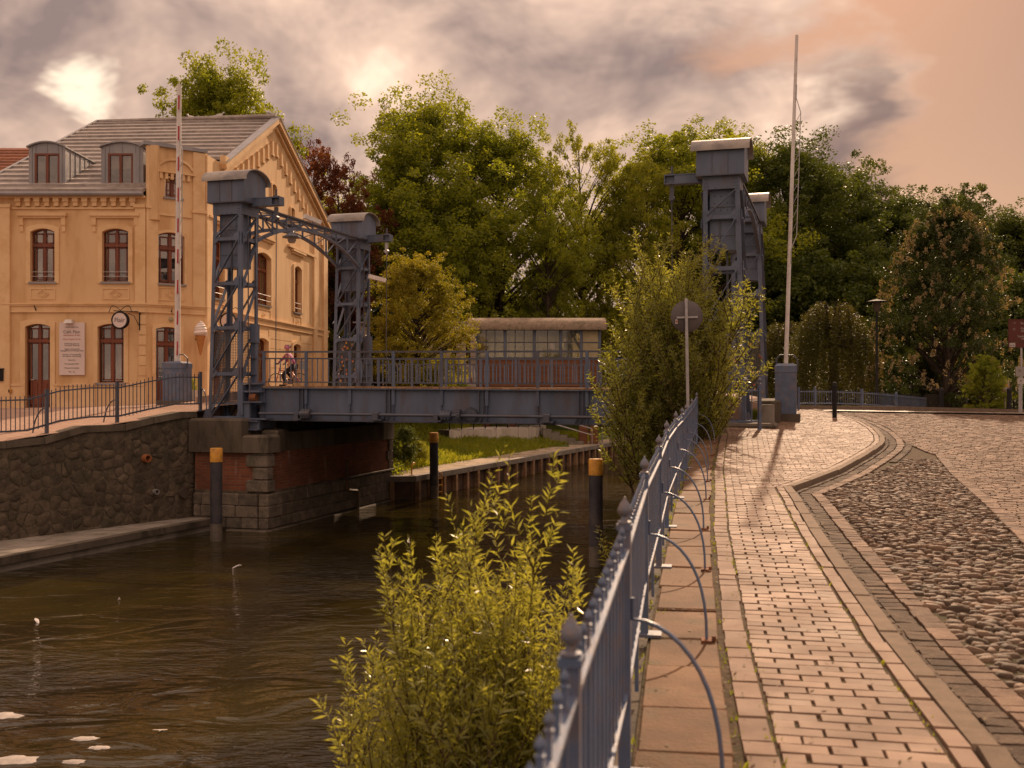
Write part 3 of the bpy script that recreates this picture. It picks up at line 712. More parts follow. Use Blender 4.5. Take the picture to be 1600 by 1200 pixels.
for poly in voronoi(seeds, 4.4, wlen-.02, -3.95, -.66):
    c = sum(poly, Vector((0, 0)))/len(poly)
    if c.y > wall_top(c.x)-.22: continue
    poly = [Vector((p.x, min(p.y, wall_top(p.x)-.17))) for p in poly]
    stone(poly, lambda p: WL0+wd*p.x+UZ*p.y, wnrm, random.uniform(.006, .034), random.uniform(.004, .018)).build('wall_stone', 'rubble', rub)
s = 0.0
while s < wlen-.3:
    L = random.uniform(.85, 1.35); L = min(L, wlen-s); a = WL0+wd*(s+.006); b = WL0+wd*(s+L-.006); za, zb = wall_top(s)+.004, wall_top(s+L)+.004
    o1 = wnrm*random.uniform(.05, .09); mb = MB()
    mb.hexa([a+o1+UZ*(za-.17), b+o1+UZ*(zb-.17), b-wnrm*.38+UZ*(zb-.17), a-wnrm*.38+UZ*(za-.17)], [a+o1*.7+UZ*za, b+o1*.7+UZ*zb, b-wnrm*.38+UZ*zb, a-wnrm*.38+UZ*za])
    mb.build('coping_stone', 'concrete_dark', rub); s += L
# drains in the wall
for px_, py_, r_, m_ in ((226, 716, .11, 'clay_pipe'), (240, 768, .075, 'plastic_grey')):
    best = None
    for k in range(800):
        p = WL0+wd*(wlen*k/800); e = abs(800+F*p.x/p.y-px_)
        if best is None or e < best[0]: best = (e, p)
    p = best[1]; p = Vector((p.x, p.y, Zp(py_, p.y)))
    mb = MB()
    mb.lathe(p-wnrm*.1, [(r_, 0), (r_, .27), (r_*.74, .27), (r_*.74, .12), (0, .12)], 16, wnrm)
    mb.build('drain_pipe', m_, rub)
mb = MB(); p = P(285, 770, 28.95); mb.lathe(p+wnrm*.02, [(.15, -.1), (.15, .10), (.0, .10)], 14, wnrm); mb.build('drain_hole', 'interior', rub)

# ------------------------------------------------------------------ abutments
def abutment(corner, side, label, front_len, river_len, detail=True):
    """corner = near river-side corner; side +1 when the river lies towards +u"""
    U = BU*side
    root = thing('bridge_abutment', label, 'abutment', (corner.x, corner.y, -4.6))
    def pt(a, b, z): return corner-U*a+BW*b+UZ*z          # a into the bank, b along the river
    def blk(a0, a1, b0, b1, z0, z1, mb=None, bev=.02):
        mb = mb or MB()
        A = [pt(a0, b0, z0), pt(a0, b1, z0), pt(a1, b1, z0), pt(a1, b0, z0)]; T = [pt(a0+bev, b0+bev, z1), pt(a0+bev, b1-bev, z1), pt(a1-bev, b1-bev, z1), pt(a1-bev, b0+bev, z1)]
        M = [pt(a0, b0, z1-bev), pt(a0, b1, z1-bev), pt(a1, b1, z1-bev), pt(a1, b0, z1-bev)]
        v = A+M+T; f = [(0, 1, 2, 3)]+[(i, i+4, (i+1) % 4+4, (i+1) % 4) for i in range(4)]+[(i+4, i+8, (i+1) % 4+8, (i+1) % 4+4) for i in range(4)]+[(11, 10, 9, 8)]
        if side < 0: f = [tuple(reversed(q)) for q in f]
        f = [tuple(reversed(q)) for q in f]
        return mb.add(v, f)
    blk(.04, front_len, .04, river_len-.04, -2.92, -1.80).build('brick_core', 'pier_brick', root)
    blk(.03, front_len, .03, river_len-.03, -4.6, -2.90).build('footing', 'mortar', root)
    blk(-.20, front_len*.5, -.30, river_len-.1, -4.7, -3.97, bev=.05).build('footing_ledge', 'concrete_dark', root)
    if detail:
        z = -3.95; row = 0
        while z < -2.98:
            h = random.uniform(.30, .36); h = min(h, -2.93-z)
            if h < .12: break
            a = -.01; first = True
            b = -.02; k = 0
            while b < river_len-.1:
                L = random.uniform(.45, .85); L = min(L, river_len-b)
                blk(-.035-random.uniform(0, .03), .25, b+.012, b+L-.012, z+.012, z+h-.008, bev=.03).build('granite_block', 'granite', root); b += L
            a = .27
            while a < front_len-.1:
                L = random.uniform(.4, .7); L = min(L, front_len-a)
                blk(a+.012, a+L-.012, -.035-random.uniform(0, .03), .25, z+.012, z+h-.008, bev=.03).build('granite_block', 'granite', root); a += L
            z += h; row += 1
        z = -2.92; k = 0
        while z < -1.86:
            h = random.uniform(.31, .38); h = min(h, -1.83-z)
            w = .62 if k % 2 == 0 else .42; v_ = .34 if k % 2 == 0 else .24
            blk(-.05, w, -.05, v_, z+.012, z+h-.01, bev=.05).build('quoin', 'granite', root)
            blk(-.02, .3, river_len-(.45 if k % 2 else .3), river_len+.02, z+.012, z+h-.01, bev=.04).build('quoin', 'granite', root)
            z += h; k += 1
    # concrete cap in blocks
    blk(.72, front_len+.1, -.12, 1.15, -1.83, -.88, bev=.06).build('cap_block', 'concrete_dark', root)
    blk(-.10, .714, -.12, .55, -1.83, -1.34, bev=.06).build('cap_block', 'concrete_dark', root)
    blk(-.02, .50, .56, .95, -1.83, -1.22, bev=.05).build('cap_block', 'concrete_dark', root)
    blk(.03, .714, .96, 1.25, -1.83, -1.20, bev=.05).build('cap_block', 'concrete_dark', root)
    blk(.015, front_len+.1, 1.26, river_len-.9, -1.83, -1.28, bev=.03).build('cap_block', 'concrete_dark', root)
    blk(.6, front_len+.1, 1.7, river_len-.9, -1.275, -.35, bev=.03).build('back_wall', 'concrete_dark', root)
    for k, (b0, zt) in enumerate(((river_len-.88, -1.12), (river_len-.58, -.98), (river_len-.28, -1.20))):
        blk(-.06, .7, b0, b0+.28, -1.83, zt, bev=.03).build('cap_block', 'concrete', root)
    return root
ab = abutment(KC, 1, 'red brick and granite bridge abutment with dark concrete cap on the café side', 2.3, 8.5)
mb = MB(); p0 = KC+BW*4.75+BU*.07
mb.tube([p0+UZ*-2.35, p0+UZ*-3.25, p0+BU*.03+BW*.05-UZ*3.33, p0+BW*.62+BU*.05-UZ*3.40, p0+BW*.68+BU*.05-UZ*3.46, p0+BW*.70+BU*.06-UZ*4.2], .055, 8)
mb.build('down_pipe', 'sheet_pile', ab)
mb = MB(); mb.beam(KC+BW*5.0+BU*.05-UZ*2.92, KC+BW*8.5+BU*.05-UZ*2.92, .10, .05); mb.build('ledge_strip', 'concrete', ab)
KR = OR_-BU*.9-BW*.55
abutment(KR, -1, 'dark bridge abutment behind the willow on the footpath side', 2.6, 8.7, False)

# ------------------------------------------------------------------ far bank: sheet piling, path, grass slope
S = [(-4.75, 36.3), (-3.5, 36.4), (-.25, 44.2), (3.0, 52.1), (6.4, 60.2), (11, 68), (22, 80), (45, 92)]
SP = Line2(S); PT = -3.22
def zF(x, y):
    # distance from the piling line, rising away from the water
    best = 99
    for a, b in zip(S[:-1], S[1:]):
        a = Vector(a); b = Vector(b); t = max(0, min(1, (Vector((x, y))-a).dot(b-a)/(b-a).length_squared)); best = min(best, (Vector((x, y))-(a+(b-a)*t)).length)
    return interp(best, [0, 1.9, 3.0, 6.2, 8.0, 10.0, 30], [PT, PT+.02, PT+.20, -2.62, -1.6, -.75, -.6])+.05*math.sin(x*2.1+y*1.3)*(best > 1.8)
fp = [(p[0]-.0, p[1]) for p in S]+[(45, 120), (-40, 120), (-9.6, 56), (-8.0, 44), (-5.0, 37.2)]
tag(sheet(fp, zF, 1.1).build('grass_bank', 'grass_ground'), kind='structure')
tow = [tuple(p) for p in offset_line(S, -.15)][1:7]+list(reversed([tuple(p) for p in offset_line(S, -1.75)][1:7]))
tag(sheet(tow, lambda x, y: zF(x, y)+.02, .8).build('towpath', 'sand_path'), kind='structure')
piling = thing('sheet_piling', 'rusty brown sheet piling with concrete coping along the far bank', 'retaining wall', (S[1][0], S[1][1], -4.5))
t = 0.0; k = 0
back = MB(); cop = MB()
for a, b in zip(S[:-1], S[1:]):
    a = Vector(a).to_3d(); b = Vector(b).to_3d(); d = (b-a).normalized(); n = Vector((d.y, -d.x, 0)); L = (b-a).length
    back.box((a+b)/2-n*.10+UZ*(PT-.85), d, n, UZ, L+.02, .10, 1.6)
    cop.box((a+b)/2-n*.05+UZ*(PT-.03), d, n, UZ, L+.03, .34, .20)
back.build('pile_sheet', 'sheet_pile', piling); cop.build('coping', 'concrete', piling)
t = .5
while t < SP.length-22:
    c, d = SP.at(t); d = d.to_3d(); n = Vector((d.y, -d.x, 0)); mb = MB()
    mb.box(c.to_3d()+n*.02+UZ*(PT-.70), d, n, UZ, .17, .20, 1.2)
    mb.build('pile_rib', 'pile_rib', piling); t += 1.02
# yellow rescue ladder and hoop
lad = thing('quay_ladder', 'yellow safety ladder on the sheet piling beside the dolphin post', 'ladder', (-2.9, 37.7, -4))
c, d = SP.at(1.25+1.7); d = d.to_3d(); n = Vector((d.y, -d.x, 0)); c = c.to_3d()
mb = MB()
for s_ in (-.16, .16):
    mb.tube([c+d*s_+n*.2-UZ*4.1, c+d*s_+n*.2+UZ*(PT+.02), c+d*s_+n*.05+UZ*(PT+.1), c+d*s_-n*.1+UZ*(PT+.08)], .022, 6)
mb.build('rail', 'yellow_paint', lad)
for k in range(3):
    mb = MB(); z = PT-.15-.25*k; mb.tube([c+d*-.16+n*.2+UZ*z, c+d*.16+n*.2+UZ*z], .018, 6); mb.build('rung', 'yellow_paint', lad)
lc = c-d*.9-n*.5; mb = MB()
mb.tube([lc+UZ*(PT+.02)]+[lc+d*(.16-.16*math.cos(a))+UZ*(PT+.28+.17*math.sin(a)) for a in np.linspace(0, math.pi*.75, 7)], .028, 7)
tag(mb.build('mooring_hoop', 'yellow_paint', loc=lc+UZ*PT), 'bent yellow mooring hoop on the towpath near the abutment', 'hoop')
# grass on the slope
sp_ = []
while len(sp_) < 5200:
    x = random.uniform(-7, 9); y = random.uniform(37.5, 63); z = zF(x, y)
    if z > PT+.10 and z < -.9 and in_poly((x, y), fp): sp_.append((x, y, z))
for k in range(500):
    t = random.uniform(1, 26); c, d = SP.at(t); o_ = random.gauss(1.9, .12); n = Vector((d.y, -d.x)); p = c-n*o_; sp_.append((p.x, p.y, zF(p.x, p.y)))
o = tufts(sp_, 'grass', 'grass_blade', .08, .30, .018, 10, .16); tag(o, 'long green grass on the far bank under the bridge', 'grass', kind='stuff')
# ------------------------------------------------------------------ lift bridge
random.seed(11)
def rz_top(a): return 1.04-.008*a        # railing top
def gz_top(a): return -.03-.007*a        # girder top
def gz_bot(a): return -.92-.004*a
def rivets(mb, pts, nrm, r=.014):
    nrm = Vector(nrm)
    for p in pts: mb.lathe(Vector(p), [(r, -.002), (r*.85, r*.6), (r*.3, r*.9)], 6, nrm)

def tower(side, b0, label):
    """side +1: café side (river towards +u), -1: footpath side. Frame: a towards the bank, b along the river."""
    U = BU*-side                         # towards the bank
    O = (OL if side > 0 else OR_)+BW*b0
    base = -.90
    root = thing('lift_tower', label, 'bridge tower', (O.x, O.y, base), 'four lift towers of the bridge')
    def T(a, b, z): return O+U*a+BW*b+UZ*z
    TW, BWd, D = .88, 1.06, .88          # top width, base width, depth
    zt = 5.27
    def aw(z): return lerp(BWd, TW, (z-base)/(zt-base))
    # four legs, angle sections
    for (fa, b) in ((0, 0), (1, 0), (0, D), (1, D)):
        mb = MB()
        p = T(aw(base)*fa, b, base); q = T(aw(zt)*fa, b, zt)
        inn = U*(1 if fa == 0 else -1); inb = BW*(1 if b == 0 else -1)
        mb.beam(p+inn*.055, q+inn*.055, .11, .024, up=BW); mb.beam(p+inb*.060+inn*.013, q+inb*.060+inn*.013, .024, .095, up=BW)
        mb.build('leg', 'steel', root)
    lv = [4.95, 4.25, 2.97, 1.70, .38, base+.02]
    faces = [((0, 0), (1, 0), -BW), ((0, D), (1, D), BW), ((0, 0), (0, D), -U), ((1, 0), (1, D), U)]
    for fi, ((fa, ba), (fb, bb), nr) in enumerate(faces):
        def FP(t, z): return T(lerp(fa, fb, t)*aw(z), lerp(ba, bb, t), z)
        flip = (fi in (0, 1)) == (side > 0)
        for i, z in enumerate(lv[1:]):
            mb = MB(); mb.beam(FP(.08, z)+nr*.008, FP(.92, z)+nr*.008, .03, .095); mb.beam(FP(.08, z+.04)-nr*.02, FP(.92, z+.04)-nr*.02, .07, .02); mb.build('cross_member', 'steel', root)
        for i in range(5):
            z1, z0 = lv[i]-.04, lv[i+1]+.05
            mb = MB()
            if flip: mb.beam(FP(.88, z0)+nr*.02, FP(.10, z1)+nr*.02, .022, .085, up=nr)
            else: mb.beam(FP(.10, z0)+nr*.02, FP(.88, z1)+nr*.02, .022, .085, up=nr)
            # the member is a flat seen from the side it braces
            mb.build('brace', 'steel', root)
        for i, z in enumerate(lv[1:-1]):
            for t in (.07, .93):
                mb = MB(); s_ = 1 if t < .5 else -1
                mb.prism([FP(t-.02*s_, z-.16)+nr*.022, FP(t+.16*s_, z-.03)+nr*.022, FP(t+.20*s_, z+.05)+nr*.022, FP(t+.12*s_, z+.16)+nr*.022, FP(t-.02*s_, z+.20)+nr*.022], nr*.010)
                if fi in (0, 2, 3): rivets(mb, [FP(t+.02*s_, z+.12)+nr*.03, FP(t+.02*s_, z-.08)+nr*.03, FP(t+.10*s_, z+.02)+nr*.03, FP(t+.02*s_, z+.02)+nr*.03], nr)
                mb.build('gusset', 'steel', root)
    # counterweight box with its boards and bolt rows
    cw = MB(); cw.hexa([T(.15, .14, 3.44), T(TW-.10, .14, 3.44), T(TW-.10, D-.12, 3.44), T(.15, D-.12, 3.44)], [T(.15, .14, 4.96), T(TW-.10, .14, 4.96), T(TW-.10, D-.12, 4.96), T(.15, D-.12, 4.96)])
    cwo = cw.build('counterweight', 'steel', root)
    for z in (3.80, 4.18, 4.52):
        mb = MB(); mb.beam(T(.15, .135, z), T(TW-.10, .135, z), .012, .02); mb.build('board_joint', 'steel_dark', cwo)
    mb = MB(); mb.beam(T(TW*.45, .125, 3.3), T(TW*.45, .125, 4.2), .03, .035); mb.build('hanger_rod', 'steel_dark', cwo)
    mb = MB(); rivets(mb, [T(a, .138, z) for a in (.26, .42, .58, .70) for z in (4.45, 4.62, 4.80)], -BW, .018); mb.build('bolts', 'steel_dark', cwo)
    for a in (.35, .55):
        mb = MB(); mb.beam(T(a, .4, 3.44), T(a+.02, .4, 2.9 if a < .5 else 1.6), .05, .05); mb.build('hanger_rod', 'steel_dark', cwo)
    # plate band under the head box
    mb = MB(); mb.hexa([T(-.02, -.02, 4.95), T(TW+.02, -.02, 4.95), T(TW+.02, D+.02, 4.95), T(-.02, D+.02, 4.95)], [T(-.02, -.02, 5.28), T(TW+.02, -.02, 5.28), T(TW+.02, D+.02, 5.28), T(-.02, D+.02, 5.28)])
    band = mb.build('head_band', 'steel', root)
    mb = MB(); rivets(mb, [T(a, -.022, z) for a in (.05, .12, TW-.05, TW-.12) for z in (5.02, 5.10, 5.20)]+[T(a, -.022, 4.985) for a in (.3, .45, .6)], -BW, .015); mb.build('rivets', 'steel_dark', band)
    # head box with barrel roof
    a0, a1, b0_, b1_ = -.16, TW+.14, -.12, D+.16
    hb = MB(); hb.hexa([T(a0, b0_, 5.27), T(a1, b0_, 5.27), T(a1, b1_, 5.27), T(a0, b1_, 5.27)], [T(a0, b0_, 5.93), T(a1, b0_, 5.93), T(a1, b1_, 5.93), T(a0, b1_, 5.93)])
    cb = (b0_+b1_)/2; hw = (b1_-b0_)/2
    for aa, dd in ((a0, U*.012), (a1, U*-.012)):         # curved end walls
        hb.prism([T(aa, cb+hw*math.cos(t), 5.93+.30*math.sin(t)) for t in np.linspace(0, math.pi, 13)], dd)
    hbo = hb.build('head_box', 'steel', root)
    for t in (.33, .66):
        mb = MB(); mb.beam(T(lerp(a0, a1, t), b0_-.004, 5.29), T(lerp(a0, a1, t), b0_-.004, 5.92), .014, .012); mb.build('panel_seam', 'steel_dark', hbo)
    mb = MB(); mb.beam(T(a0, b0_-.012, 5.285), T(a1, b0_-.012, 5.285), .02, .03); mb.beam(T(a0+ -.012, b0_, 5.285), T(a0-.012, b1_, 5.285), .02, .03); mb.build('bottom_trim', 'steel_dark', hbo)
    rf = MB(); ov = .13; n = 14; ro, ri = [], []
    for t in np.linspace(-.10, math.pi+.10, n):
        ro.append((cb+(hw+.10)*math.cos(t), 5.925+.345*math.sin(t))); ri.append((cb+(hw+.07)*math.cos(t), 5.925+.315*math.sin(t)))
    vs = [T(a0-ov, y, z) for y, z in ro]+[T(a1+ov, y, z) for y, z in ro]+[T(a0-ov, y, z) for y, z in ri]+[T(a1+ov, y, z) for y, z in ri]
    fs = []
    for i in range(n-1):
        fs += [(i, n+i, n+i+1, i+1), (2*n+i, 2*n+i+1, 3*n+i+1, 3*n+i), (i, i+1, 2*n+i+1, 2*n+i), (n+i, 3*n+i, 3*n+i+1, n+i+1)]
    fs += [(0, 2*n, 3*n, n), (n-1, 2*n-1, 4*n-1, 3*n-1)]
    rf.add(vs, fs); rf.sm = True; rf.build('barrel_roof', 'roof_metal', root)
    # cantilever arm for the cable, with hook block and rope
    arm = MB(); cbm = .45
    for z in (5.22, 5.44): arm.box(T(-.55, cbm, z), BU, BW, UZ, .95, .24, .03)
    arm.box(T(-.55, cbm, 5.33), BU, BW, UZ, .95, .05, .22); arm.box(T(-1.02, cbm, 5.33), BU, BW, UZ, .02, .26, .25); arm.box(T(-.42, cbm-.10, 5.33), BU, BW, UZ, .70, .02, .21)
    armo = arm.build('cable_arm', 'steel', root)
    mb = MB(); mb.lathe(T(-.85, cbm, 5.46), [(.10, 0), (.10, .03), (.03, .04), (.03, .22), (0, .22)], 10); mb.build('eye_bolt', 'steel_dark', armo)
    mb = MB(); mb.box(T(-.85, cbm, 5.02), BU, BW, UZ, .10, .07, .30); mb.lathe(T(-.85, cbm-.07, 4.86), [(.07, 0), (.07, .14)], 12, BW); mb.tube([T(-.85, cbm, 4.84), T(-.85, cbm, 4.70)], [.05, .02], 8); mb.build('hook_block', 'galv' if b0 > 1 else 'steel_dark', armo)
    mb = MB(); mb.tube([T(-.85, cbm, 4.72), T(-.85+.02, cbm, gz_top(.8))], .014, 6); mb.build('lift_cable', 'steel_dark', root)
    # guide rail on the river face, conduits and ladder rungs
    mb = MB(); mb.box(T(-.13, D*.55, .3), BU, BW, UZ, .16, .16, 2.5); mb.box(T(-.13, D*.55, 1.55), BU, BW, UZ, .20, .22, .55)
    gr = mb.build('guide_rail', 'steel', root)
    for z in (-.55, -.1, .38, .85, 1.3):
        mb = MB(); mb.box(T(-.13, D*.45, z), BU, BW, UZ, .23, .20, .035); mb.build('guide_bracket', 'steel', gr)
    for a, b in ((-.04, .30), (-.04, .70)):
        mb = MB(); mb.tube([T(a, b, base), T(a, b, 4.95)], .018, 6); mb.build('conduit', 'steel_dark', root)
    # wire mesh round the foot, on its frame
    for fi, ((fa, ba), (fb, bb), nr) in enumerate(faces):
        if fi == 1: continue
        def FP(t, z): return T(lerp(fa, fb, t)*aw(z), lerp(ba, bb, t), z)
        if side > 0 or b0 > 1:
            mb = MB(); mb.prism([FP(.08, -.45)-nr*.05, FP(.92, -.45)-nr*.05, FP(.92, 1.63)-nr*.05, FP(.08, 1.63)-nr*.05], nr*.004); mb.build('mesh_panel', 'wire_mesh', root)
            mb = MB(); mb.beam(FP(.08, -.47)-nr*.05, FP(.92, -.47)-nr*.05, .03, .035); mb.build('mesh_frame', 'steel', root)
    # foot plates
    for (fa, b) in ((0, 0), (1, 0), (0, D), (1, D)):
        mb = MB(); c = T(aw(base)*fa, b, base); s_ = 1 if b == 0 else -1
        mb.prism([c+U*-.16-BW*.03*s_+UZ*.0, c+U*.16-BW*.03*s_, c+U*.14-BW*.03*s_+UZ*.06, c+U*.06-BW*.03*s_+UZ*.28, c-U*.06-BW*.03*s_+UZ*.28, c-U*.14-BW*.03*s_+UZ*.06], BW*-.02*s_)
        rivets(mb, [c+U*x-BW*(.05*s_)+UZ*z for x in (-.08, 0, .08) for z in (.05, .12)]+[c-BW*(.05*s_)+UZ*.2], -BW*s_, .018)
        mb.build('foot_plate', 'steel', root)
    return root, T
tLN, T1 = tower(1, 0, 'nearer blue-grey steel lift tower beside the café')
tLF, T2 = tower(1, BWID, 'smaller blue-grey lift tower beyond the café-side arch, hung with padlocks')
tRN, T3 = tower(-1, 0, 'tall blue-grey lift tower standing behind the willow bush')
tRF, T4 = tower(-1, BWID, 'blue-grey lift tower partly hidden behind the tower at the willow')
# padlocks on the mesh of the two far towers
for root, TT, n in ((tLF, T2, 26), (tRF, T4, 30)):
    for i in range(n):
        a, z = random.uniform(.05, .95), random.uniform(.2, 1.6) if root is tLF else random.uniform(-.2, 1.5)
        p = TT(a, -.06, z); mb = MB(); mb.box(p, BU, BW, UZ, .055, .025, .05); mb.tube([p+BU*-.018+UZ*.02, p+BU*-.018+UZ*.055, p+BU*.018+UZ*.055, p+BU*.018+UZ*.02], .006, 5)
        mb.build('padlock', random.choice(('rope_lock', 'rope_lock', 'galv', 'yellow_paint')), root)

def portal(side, label):
    U = BU*-side; O = OL if side > 0 else OR_
    root = thing('portal_arch', label, 'truss arch', tuple(O+BW*.9+UZ*4.2), 'arched portal trusses between the towers')
    b0, b1 = .90, BWID-.02; zc = 5.30
    def arc(b):
        t = (b-b0)/(b1-b0); return 4.28+.74*(1-(2*t-1)**2)
    for a in (.03, .84):
        def Q(b, z): return O+U*a+BW*b+UZ*z
        mb = MB(); mb.beam(Q(b0, zc), Q(b1, zc), .10, .05); mb.beam(Q(b0, zc-.05), Q(b1, zc-.05), .02, .08); mb.build('top_chord', 'steel_dark', root)
        bs = np.linspace(b0, b1, 19); mb = MB()
        for p, q in zip(bs[:-1], bs[1:]): mb.beam(Q(p-.01, arc(p)), Q(q+.01, arc(q)), .11, .035); mb.beam(Q(p, arc(p)+.05), Q(q, arc(q)+.05), .02, .08)
        mb.build('arch_chord', 'steel', root)
        vb = np.linspace(b0+.02, b1-.02, 9)
        for i, b in enumerate(vb):
            mb = MB(); mb.beam(Q(b, arc(b)+.02), Q(b, zc-.03), .06, .022, up=BW); mb.build('post', 'steel', root)
        for i in range(8):
            p, q = vb[i], vb[i+1]
            mb = MB()
            if i < 4: mb.beam(Q(p, zc-.05), Q(q, arc(q)+.04), .05, .02, up=BW)
            else: mb.beam(Q(p, arc(p)+.04), Q(q, zc-.05), .05, .02, up=BW)
            mb.build('diagonal', 'steel', root)
    for b in np.linspace(b0+.3, b1-.3, 7):                # bracing between the two planes
        mb = MB(); mb.beam(O+U*.03+BW*b+UZ*(zc-.02), O+U*.84+BW*b+UZ*(zc-.02), .05, .05); mb.build('cross_tie', 'steel', root)
    for i, (p, q) in enumerate(zip(np.linspace(b0, b1, 8)[:-1], np.linspace(b0, b1, 8)[1:])):
        mb = MB(); mb.beam(O+U*(.05 if i % 2 else .82)+BW*p+UZ*(zc-.06), O+U*(.82 if i % 2 else .05)+BW*q+UZ*(zc-.06), .04, .03); mb.build('lattice_tie', 'steel', root)
    return root, O, U
pa, O_, U_ = portal(1, 'arched steel truss joining the two towers at the café')
lp = O_+U_*.42+BW*3.6
lamp = thing('portal_lamp', 'small hooded lamp hanging under the arched truss by the café', 'lamp', tuple(lp+UZ*5.2))
mb = MB(); mb.tube([lp+UZ*5.24, lp+UZ*4.98], .02, 6); mb.build('stem', 'steel_dark', lamp)
mb = MB(); mb.lathe(lp+UZ*4.78, [(.30, 0), (.29, .03), (.16, .10), (.07, .18), (.05, .24)], 18); mb.build('lamp_shade', 'steel_dark', lamp)
mb = MB(); mb.lathe(lp+UZ*4.60, [(.0, 0), (.10, .01), (.13, .08), (.15, .19)], 16); mb.build('bulb_glass', 'sign_white', lamp)
portal(-1, 'arched steel truss joining the two towers beside the footpath')
def floodlight(p, d, name, label):
    r = thing(name, label, 'camera', tuple(p-UZ*.2)); d = Vector(d).normalized()
    mb = MB(); mb.box(p, d, d.cross(UZ).normalized(), d.cross(UZ).normalized().cross(d)*-1, .62, .17, .14); mb.build('housing', 'white_paint', r)
    mb = MB(); mb.lathe(p+d*.31, [(.06, 0), (.06, .02), (0, .02)], 12, d); mb.build('lens', 'glass', r)
    mb = MB(); mb.tube([p-UZ*.07, p-UZ*.26, p-UZ*.26-d*.25], .02, 6); mb.build('bracket', 'steel_dark', r)
floodlight(P(488, 343, 34.2), BU*.5+BW*.8-UZ*.25, 'surveillance_camera', 'white surveillance camera on top of the café-side arch')
floodlight(P(589, 435, 36.2), BU*.7+BW*.5-UZ*.2, 'surveillance_camera', 'white surveillance camera sticking out from the smaller café-side tower')

# ---- the lifting span
span = thing('bridge_span', 'blue-grey riveted lifting span with girders and railings over the canal', 'bridge', tuple(B(.5, .3, -1.0)))
A0, A1 = .42, SPAN-.42
def strip(b, w, zf0, zf1, a0=A0, a1=A1, n=10, mb=None):
    mb = mb or MB()
    for i in range(n):
        p, q = lerp(a0, a1, i/n), lerp(a0, a1, (i+1)/n)
        mb.hexa([B(p, b-w/2, zf0(p)), B(q, b-w/2, zf0(q)), B(q, b+w/2, zf0(q)), B(p, b+w/2, zf0(p))], [B(p, b-w/2, zf1(p)), B(q, b-w/2, zf1(q)), B(q, b+w/2, zf1(q)), B(p, b+w/2, zf1(p))])
    return mb
post_px = [414, 480, 548, 616, 691, 762, 841, 918, 994, 1072]
def a_of_px(px, b):
    lo, hi = -2, 15
    for _ in range(40):
        m = (lo+hi)/2; p = B(m, b)
        if 800+F*p.x/p.y < px: lo = m
        else: hi = m
    return lo
NB = .30
posts_a = [a_of_px(p, NB) for p in post_px]
for b, near in ((NB, True), (BWID+.55, False)):
    gd = strip(b, .03, lambda a: gz_bot(a), lambda a: gz_top(a)).build('girder', 'steel', span)
    mb = strip(b, .30, lambda a: gz_bot(a)-.03, lambda a: gz_bot(a)); mb.build('bottom_flange', 'steel_dark', gd)
    mb = strip(b, .26, lambda a: gz_top(a), lambda a: gz_top(a)+.025); mb.build('top_flange', 'steel', gd)
    if near:
        nn = -BW
        for a in posts_a:
            for da in (-.02,):
                mb = MB(); mb.beam(B(a, b-.05, gz_bot(a)), B(a, b-.05, gz_top(a)), .07, .016); mb.beam(B(a, b-.02, gz_bot(a)), B(a, b-.02, gz_top(a)), .13, .014)
                rivets(mb, [B(a+s_, b-.03, lerp(gz_bot(a)+.05, gz_top(a)-.06, t)) for s_ in (-.045, .045) for t in np.linspace(0, 1, 9)], nn, .013)
                mb.build('stiffener', 'steel', gd)
        for i in range(len(posts_a)-1):                    # splice plates and curved gussets between
            a, c = posts_a[i], posts_a[i+1]
            if i in (0, 2, 4, 6):
                for s_ in (-.22, -.10):
                    aa = c+s_; mb = MB(); pts = [B(aa-.10*(max(0, .35-t)/.35)**2, b-.06, lerp(gz_bot(aa), gz_top(aa), t)) for t in np.linspace(0, 1, 9)]
                    for p, q in zip(pts[:-1], pts[1:]): mb.beam(p, q, .05, .02)
                    rivets(mb, [p+nn*.02+BU*.04 for p in pts[1:-1]], nn, .013); mb.build('curved_stiffener', 'steel_dark', gd)
        mb = MB(); rivets(mb, [B(a, b-.155, gz_bot(a)-.015) for a in np.arange(A0+.1, A1, .14)]+[B(a, b-.018, gz_top(a)-.05) for a in np.arange(A0+.1, A1, .16)], nn, .014); mb.build('rivets', 'steel_dark', gd)
    # railing
    rl = strip(b-.02, .07, lambda a: rz_top(a)-.05, lambda a: rz_top(a)).build('railing', 'steel_dark', span)
    strip(b-.02, .035, lambda a: rz_top(a)-.235, lambda a: rz_top(a)-.195).build('middle_rail', 'steel_dark', rl)
    strip(b-.02, .045, lambda a: gz_top(a)+.17, lambda a: gz_top(a)+.205).build('bottom_rail', 'steel_dark', rl)
    for i, a in enumerate(posts_a if near else np.arange(A0+.1, A1, 1.28)):
        mb = MB(); mb.beam(B(a, b-.055, gz_top(a)-.42 if near else gz_top(a)), B(a, b-.055, rz_top(a)-.02), .085, .05, up=BW); mb.beam(B(a, b-.03, gz_top(a)-.3 if near else gz_top(a)), B(a, b-.03, rz_top(a)-.02), .02, .07, up=BW); mb.build('rail_post', 'steel', rl)
    pl = list(posts_a)+[A1] if near else list(np.arange(A0+.1, A1, 1.28))
    for a, c in zip(pl[:-1], pl[1:]):
        n = 8 if near else 9
        for k in range(1, n):
            aa = lerp(a, c, k/n); mb = MB(); mb.beam(B(aa, b-.02, gz_top(aa)+.19), B(aa, b-.02, rz_top(aa)-.21), .026 if near else .045, .020, up=BW); mb.build('baluster', 'steel', rl)
